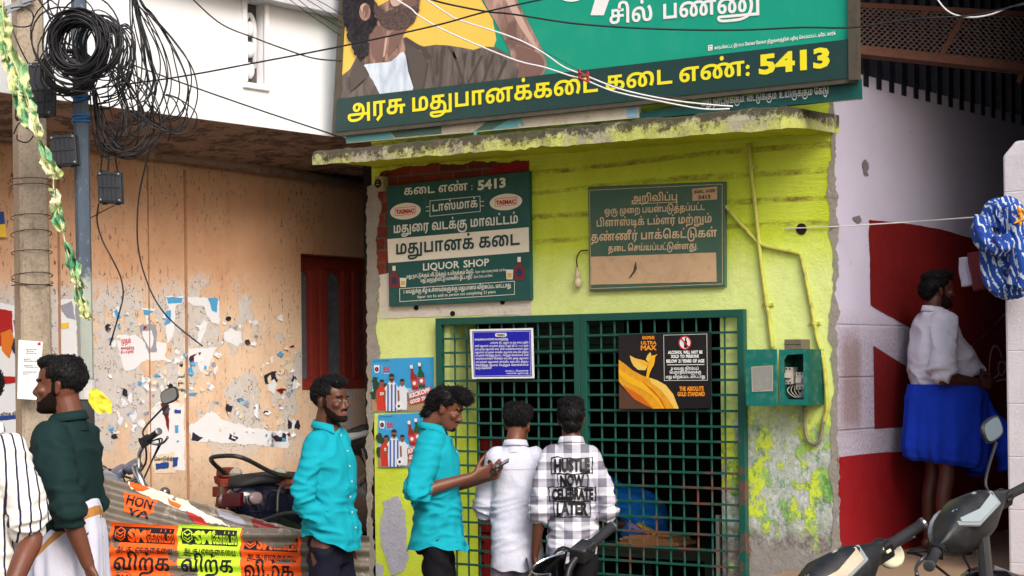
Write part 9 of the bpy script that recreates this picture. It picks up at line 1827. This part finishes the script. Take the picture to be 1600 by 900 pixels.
def motorcycle(t, tank, steer, mir=(1, -1), visor=None):
    M = steer_m(steer, .42, .8)
    wheel(t, .70, .30, .085, M, 6); wheel(t, -.60, .30, .1, None, 6)
    mb = section(MB(), [(-.05, .06, .76, .80), (.0, .11, .72, .90), (.15, .145, .72, .965), (.3, .13, .74, .96), (.38, .07, .80, .92)], 2.5); mb.obj('fuel_tank', tank, t, smooth=True)
    mb = section(MB(), [(-.80, .06, .83, .86), (-.7, .11, .80, .88), (-.4, .135, .76, .85), (-.1, .11, .74, .81), (.0, .08, .74, .80)], 2.6); mb.obj('seat', GRP, t, smooth=True)
    mb = section(MB(), [(-.95, .03, .74, .80), (-.8, .08, .66, .82), (-.5, .10, .58, .76), (-.15, .07, .55, .72)]); mb.obj('side_panel', tank, t, smooth=True)
    mb = MB(); mb.box((-.11, -.12, .30), (.11, .28, .58)); mb.obj('engine', STEEL, t, bevel=.03)
    mb = MB(); mb.tube(catmull([(.12, .28, .42), (.16, .1, .26), (.17, -.4, .30), (.18, -.85, .42)], 5), .035, 10); mb.obj('exhaust', CHR, t, smooth=True)
    mb = MB(); mb.tube([(0, .40, .88), (0, .30, .34), (0, -.2, .30), (0, -.6, .72)], .022, 8); mb.obj('frame', BPL, t)
    for s in (-1, 1):
        mb = MB(); mb.tube([(s * .09, .405, .96), (s * .09, .50, .72)], .024, 10); mb.tube([(s * .09, .50, .72), (s * .09, .69, .31)], .029, 10); mb.xf(M); mb.obj('fork_leg', BPL if visor else CHR, t, smooth=True)
        mb = MB(); mb.tube([(s * .09, .5, .78), (s * .17, .5, .78)], .009, 6); mb.ell((s * .195, .5, .78), (.028, .032, .03), 12, 8); mb.xf(M); mb.obj('indicator', BPL if visor else paint('chrome_lamp', (130, 126, 122), .2, .7), t, smooth=True)
    mb = section(MB(), [(.45, .05, .60, .63), (.6, .06, .615, .65), (.75, .06, .61, .645), (.95, .05, .50, .54)], 2.5); mb.xf(M); mb.obj('front_fender', tank, t, smooth=True)
    mb = MB(); mb.lathe((0, .50, .82), [(.02, -.09), (.07, -.07), (.09, 0), (.085, .015), (.05, .03), (.01, .034)], (0, 1, -.1), 20); mb.xf(M); mb.obj('headlight', paint('lamp_grey', (136, 136, 134), .3, .4), t, smooth=True)
    for s in (-.055, .055): mb = MB(); mb.lathe((s, .43, .985), [(.05, -.04), (.055, .0), (.045, .008), (.001, .009)], (0, -.6, .8), 20); mb.xf(M); mb.obj('gauge', paint('gauge_grey', (96, 100, 122), .25), t, smooth=True)
    mb = MB(); bar = [V((s * x, y, z)) for s, L in ((-1, ((.25, .36, 1.06), (.21, .39, 1.055), (.13, .42, 1.02), (.08, .42, .90))), (1, ((.08, .42, .90), (.13, .42, 1.02), (.21, .39, 1.055), (.25, .36, 1.06)))) for x, y, z in L]
    mb.tube(catmull(bar, 4), .0125, 10); mb.xf(M); mb.obj('handlebar', BPL if visor else CHR, t, smooth=True)
    mb = MB(); mb.tube(catmull([(-.2, .4, 1.04), (-.1, .46, .98), (0, .47, .92)], 4), .006, 6); mb.tube(catmull([(.2, .4, 1.04), (.12, .47, .97), (0, .47, .90)], 4), .006, 6); mb.xf(M); mb.obj('control_cables', RUB, t)
    if visor:
        R = []; mb = MB()
        for z, w, y in ((.80, .12, .52), (.90, .20, .57), (1.02, .22, .56), (1.10, .17, .50), (1.14, .07, .46)): R.append([V((w * math.sin(u), y - .10 * (1 - math.cos(u)), z)) for u in [rad(-88 + 176 * i / 16) for i in range(17)]])
        mb.rings(R + [[p + V((0, -.004, .001)) for p in r] for r in R[::-1]], False, closed=False); mb.xf(M); vo = mb.obj('visor', visor, t, smooth=True)
        E = [r[0] for r in R] + [R[-1][i] for i in range(17)] + [r[-1] for r in R[::-1]]; mb = MB(); mb.tube(E, .0035, 5); mb.xf(M); mb.obj('visor_trim', CHR, vo)
    grips(t, M, .26, .38, .36, 1.06, True, mir=mir, drop=.0)
BLKP = paint('gloss_black_paint', (14, 14, 18), .15, coat=.5, var=.1)
bm0 = lambda st, y, z, x, yy, zz: steer_m(st, y, z) @ V((x, yy, zz))
stc = rad(38)
t = park('motorcycle', 'black motorcycle with a small visor parked behind the man in the checked shirt', 'motorcycle', 'two-wheelers parked before the shop', -30, 12, bm0(stc, .42, .8, .38, .31, 1.06), 957, 823, s=440)
motorcycle(t, BLKP, stc, mir=(), visor=BLKP)
GP = paint('graphite_paint', (54, 56, 60), .3, coat=.3, var=.15, dirt=.3, dirtc=(110, 104, 96)); SILV = paint('silver_scooter_paint', (150, 152, 156), .3, .5, coat=.3)
t = park('scooter', 'grey scooter with a dusty cream instrument glass and cream mirror, left of two', 'scooter', 'two-wheelers parked before the shop', 4, 15, bm0(stc, .42, .8, .37, .37, 1.0), 1443, 818, s=470, size=1.08)
scooter(t, GP, stc, True, mir=(), lens=paint('dusty_cream_lens', (190, 180, 156), .2, var=.25, scale=14, dirt=.6, dirtc=(170, 130, 90)))
M = steer_m(stc, .42, .8); mb = MB(); mb.lathe((.30, .50, .955), [(.02, .012), (.044, .01), (.05, 0), (.046, -.014), (.001, -.018)], (0, -.9, .35), 22); mb.tube([(.24, .44, .98), (.30, .51, .955)], .006, 6); mb.xf(M); mb.obj('mirror', CREAMP, t, smooth=True)
t = park('scooter', 'black scooter with a clean clear instrument glass at the right edge of the photo', 'scooter', 'two-wheelers parked before the shop', -7, 7, bm0(stc, .42, .8, -.37, .37, 1.0), 1452, 884, s=430, size=1.06)
scooter(t, BLKP, stc, False, mir=(1,))
# the alley behind the sheets
ZA = .31
mb = MB(); mb.box((XPW, -2.2, 0.0), (XL - 0.30, 4, ZA)); tag(mb.obj('alley_floor', mat_ground('alley_dirt', (120, 104, 88), (150, 132, 110))), kind='structure')
t = park('scooter', 'dark blue scooter with a black seat and silver lettering parked along the peach wall', 'scooter', 'two-wheelers parked along the peach wall', 31, 4, (.0, -.98, .72), 362, 776, ZA, 268)
scooter(t, paint('midnight_blue_paint', (12, 13, 28), .15, coat=.6, var=.1), rad(20), word='Access 125', rack=True, mir=(1,))
sta = rad(38)
t = park('motorcycle', 'motorcycle with chrome forks and a square mirror parked behind the corrugated sheets', 'motorcycle', 'two-wheelers parked along the peach wall', 64, 5, bm0(sta, .42, .8, .38, .31, 1.06), 248, 674, ZA, 284)
motorcycle(t, paint('silver_blue_paint', (150, 156, 170), .25, .4, coat=.4), sta, mir=(1,))
# broken brickwork at the foot of the peach wall
def bricks(pts, seed, label):
    t = thing('brick_stub', label, 'brick stub', 'broken brickwork by the peach wall'); rnd = random.Random(seed); mb = MB(); Fb = [onS(x, y, 262) for x, y in pts]
    for i, c in enumerate(Fb):
        a = rnd.uniform(-.5, .5); u = V((math.cos(a), math.sin(a), rnd.uniform(-.15, .15))); v = V((-math.sin(a), math.cos(a), 0)); mb.obox(c, u * rnd.uniform(.03, .06), v * .04, V((rnd.uniform(-.5, .5), 0, 1)) * rnd.uniform(.02, .035))
    mb.obj('bricks', BRICK, t, bevel=.006); mb = MB()
    for i, c in enumerate(Fb): mb.ell(c + V((rnd.uniform(-.03, .03), .04, rnd.uniform(-.03, .03))), (rnd.uniform(.04, .07), .05, rnd.uniform(.03, .05)), 8, 6)
    mb.obj('mortar', CEM, t)
bricks([(352, 738), (349, 752), (357, 758), (347, 768), (358, 774), (350, 784), (362, 790), (346, 796)], 3, 'jagged stub of red brick standing behind the tail of the blue scooter')
bricks([(412, 748), (424, 746), (436, 752), (446, 748), (452, 756), (428, 758), (440, 764)], 5, 'row of broken red bricks behind the seat of the blue scooter')

# ------------------------------------------------------------------ corrugated sheets with posters
def mat_tin():
    m = Mat('weathered_tin', .55, .35); n = m.noise(5, 8, .75); c = m.mix(n, lin(92, 85, 76), lin(136, 128, 116)); c = m.mix(m.mul(m.rng(m.noise(16, 9, .8), .5, .66), .7), c, lin(88, 74, 62)); c = m.mix(m.mul(m.rng(m.noise(9, 9, .8, m.scale(1, 1, 1, None, (4, 4, 4))), .58, .64), .5), c, lin(196, 190, 184)); m.col(c); return m.m
TIN = mat_tin(); PIT, AMP = .076, .0105
import bmesh
class Corr:
    """corrugated sheet: u along the ridges, v across them"""
    def __init__(s, o, u, v, n): s.o, s.u, s.v, s.n = V(o), V(u).normalized(), V(v).normalized(), V(n).normalized()
    def at(s, a, b, l=0.0): return s.o + s.u * a + s.v * b + s.n * (AMP * math.cos(2 * math.pi * b / PIT) + l)
    def uv(s, px, py): p = onPl(px, py, s.o, s.n) - s.o; return p.dot(s.u), p.dot(s.v)
    def sheet(s, L, H, name, label, ragamp=0.0):
        mb = MB(); nv = int(H / PIT * 10); nu = 40; R = []
        for j in range(nv + 1):
            b = H * j / nv; R.append([s.at(L * i / nu, b, .006 * noise.noise(V((i * .3, b * 3, L)))) + (s.v * (ragamp * noise.noise(V((i * .5, 3, L)))) if j == 0 else V()) for i in range(nu + 1)])
        mb.rings(R + [[p - s.n * .002 for p in r] for r in R[::-1]], False, closed=False); return tag(mb.obj(name, TIN, smooth=True), label, 'metal sheet', 'corrugated metal sheets')
    def flat(s, vs, fs, l):
        """lay flat faces over the ridges"""
        bm = bmesh.new(); V_ = [bm.verts.new((v[0], v[1], 0)) for v in vs]
        for f in fs:
            try: bm.faces.new([V_[i] for i in f])
            except ValueError: pass
        b0, b1 = min(v[1] for v in vs), max(v[1] for v in vs); k = math.ceil(b0 / (PIT / 8))
        while k * PIT / 8 < b1: bmesh.ops.bisect_plane(bm, geom=bm.verts[:] + bm.edges[:] + bm.faces[:], plane_co=(0, k * PIT / 8, 0), plane_no=(0, 1, 0)); k += 1
        bm.verts.index_update(); out = ([s.at(v.co.x, v.co.y, l + .0035 * noise.noise(V((v.co.x * 14, v.co.y * 14, 1)))) for v in bm.verts], [tuple(v.index for v in f.verts) for f in bm.faces]); bm.free(); return out
    def poly(s, mb, pts, mi, l):
        vs, fs = fill([[s.uv(x, y) for x, y in pts]]); mb.add(*s.flat(vs, fs, l), mi)
    def text(s, mb, t, x0, y0, x1, y1, h, mi, l, bold=.05, sx=0.0):
        vs, fs, w = line(t, bold, 0, .3); a0, b0 = s.uv(x0, y0); a1, b1 = s.uv(x1, y1); hh = abs(s.uv(x0, y0 - h)[1] - b0); xs = [v.x for v in vs]; m0, m1 = min(xs), max(xs); sg = -1 if s.uv(x0, y0 - h)[1] < b0 else 1
        mb.add(*s.flat([(a0 + (a1 - a0) * (v.x - m0) / (m1 - m0), b0 + (b1 - b0) * (v.x - m0) / (m1 - m0) + sg * v.y * hh) for v in vs], fs, l), mi)
dU = RGT0 * math.cos(rad(7)) - FWD * math.sin(rad(7)); nU = V((dU.y, -dU.x, 0)); vU = (-UP0 - nU * -.06).normalized()
S0 = onS(150, 836, 306); lo = Corr(S0, dU, (-UP0 + nU * .08), (nU + UP0 * .08))
lo.sheet(1.42, .84, 'corrugated_sheet', 'corrugated metal sheet standing upright with orange and green posters on it', .015)
OR_ = paint('poster_orange', (250, 96, 22), .6, var=.06, scale=12); LG_ = paint('poster_lime', (186, 226, 48), .6, var=.06, scale=12)
def sale(x0, x1, yt, ink_, label, fade=False):
    t = thing('sale_poster', label, 'poster', 'gold sale posters on the sheet'); Q = lambda u, v: (x0 + (x1 - x0) * u, yt + 104 * v + 5 * u)
    mb = MB(); lo.poly(mb, rag([Q(0, 0), Q(1, .02), Q(1.0, 1.6), Q(0, 1.6)], 1.2, 6, int(x0)), 0, .003); mb.obj('paper', ink_, t)
    mb = MB(); lo.poly(mb, [Q(.06, .06), Q(.95, .06), Q(.95, .30), Q(.06, .30)], 0, .0045); mb.obj('header_block', I_BLK, t)
    mb = MB(); lo.text(mb, 'SM', *Q(.27, .275), *Q(.54, .275), 19, 0, .0062); lo.text(mb, 'கோல்ட்ஸ்', *Q(.55, .28), *Q(.94, .28), 14, 0, .0062)
    c = Q(.16, .175); hx = [(c[0] + 9 * math.sin(rad(60 * i)), c[1] + 11 * math.cos(rad(60 * i))) for i in range(6)]; hi = [(c[0] + (x - c[0]) * .84, c[1] + (y - c[1]) * .84) for x, y in hx]
    for i in range(6): lo.poly(mb, [hx[i], hx[(i + 1) % 6], hi[(i + 1) % 6], hi[i]], 0, .0062)
    for dy in (-3, 3): lo.poly(mb, [(c[0] - 5, c[1] + dy - 2), (c[0], c[1] + dy + 1.5), (c[0] + 5, c[1] + dy - 2), (c[0] + 5, c[1] + dy), (c[0], c[1] + dy + 4), (c[0] - 5, c[1] + dy)], 0, .0062)
    mb.obj('header_lettering', ink_, t)
    mb = MB(); lo.text(mb, 'அடகு / ஏலநகையை', *Q(.1, .45), *Q(.92, .45), 9, 0, .005); lo.text(mb, 'விற்க', *Q(.06, .72), *Q(.88, .70), 20, 0, .005); lo.text(mb, '916', *Q(.08, .86), *Q(.28, .86), 8, 0, .005)
    for a, b in ((.02, .96), ): pass
    mb.obj('lettering', I_BLK, t)
    mb = MB(); A = arc(*Q(.18, .82), 15, 8, n=20); B = arc(*Q(.18, .82), 14, 7.2, n=20)
    for i in range(20): lo.poly(mb, [A[i], A[(i + 1) % 20], B[(i + 1) % 20], B[i]], 0, .005)
    mb.obj('ring_mark', I_BLK, t)
sale(172, 278, 815, OR_, 'left orange gold sale poster, partly behind the hand of the man in green'); sale(278, 376, 818, LG_, 'lime green gold sale poster between the two orange ones'); sale(376, 470, 827, OR_, 'right orange gold sale poster with its head torn away')
mb = MB(); lo.poly(mb, rag([(380, 824), (440, 826), (468, 832), (462, 850), (430, 856), (400, 846), (380, 846)], 2.5, 4, 3), 0, .0085); tag(mb.obj('torn_strip', TIN), 'torn grey strip hanging over the head of the right orange poster', 'paper strip')
pa, pb = onS(140, 742, 296), onS(520, 842, 297); du = (pb - pa).normalized(); nn = (-FWD * .8 + UP0 * .6); nn = (nn - du * nn.dot(du)).normalized(); up2 = Corr(pa, du, du.cross(nn) if du.cross(nn).z < 0 else nn.cross(du), nn)
up2.sheet(1.35, .40, 'corrugated_sheet', 'dented corrugated metal sheet lying slanted above the upright one, torn posters on it', .02)
t = thing('torn_sheet_poster', 'torn orange poster reading HON VA on the slanted sheet', 'torn poster')
mb = MB(); up2.poly(mb, rag([(194, 768), (238, 776), (246, 782), (238, 808), (234, 812), (216, 806), (194, 800)], 1.6, 4, 2), 0, .003); mb.obj('paper', OR_, t)
mb = MB(); up2.text(mb, 'HON', 196, 787, 236, 796, 14, 0, .005, .03); up2.text(mb, 'VA', 197, 804, 232, 812, 13, 0, .005, .03); mb.obj('lettering', I_BLK, t)
for k, (pts, mm, lab) in enumerate((([(200, 752), (225, 760), (290, 785), (320, 800), (360, 824), (330, 818), (280, 798), (250, 782), (203, 764)], I_CRM, 'long torn white strip along the ridge of the slanted sheet'), ([(203, 752), (222, 758), (236, 766), (218, 768), (204, 762)], OR_, 'small orange scrap at the upper end of the slanted sheet'), ([(262, 780), (284, 788), (280, 796), (266, 790)], OR_, 'small orange scrap in the middle of the slanted sheet'), ([(290, 800), (312, 808), (330, 822), (306, 818)], PC['r'], 'dark red scrap low on the slanted sheet'), ([(336, 796), (372, 808), (392, 822), (368, 818), (344, 808)], PC['g'], 'grey torn scrap at the lower right of the slanted sheet'), ([(392, 812), (440, 826), (462, 836), (430, 832), (398, 822)], PC['m'], 'maroon torn strip at the right end of the slanted sheet'))):
    mb = MB(); up2.poly(mb, rag(pts, 1.5, 4, k + 40), 0, .0035 + .0006 * k); tag(mb.obj('paper_scrap', mm), lab, 'paper scrap', 'paper scraps on the slanted sheet')
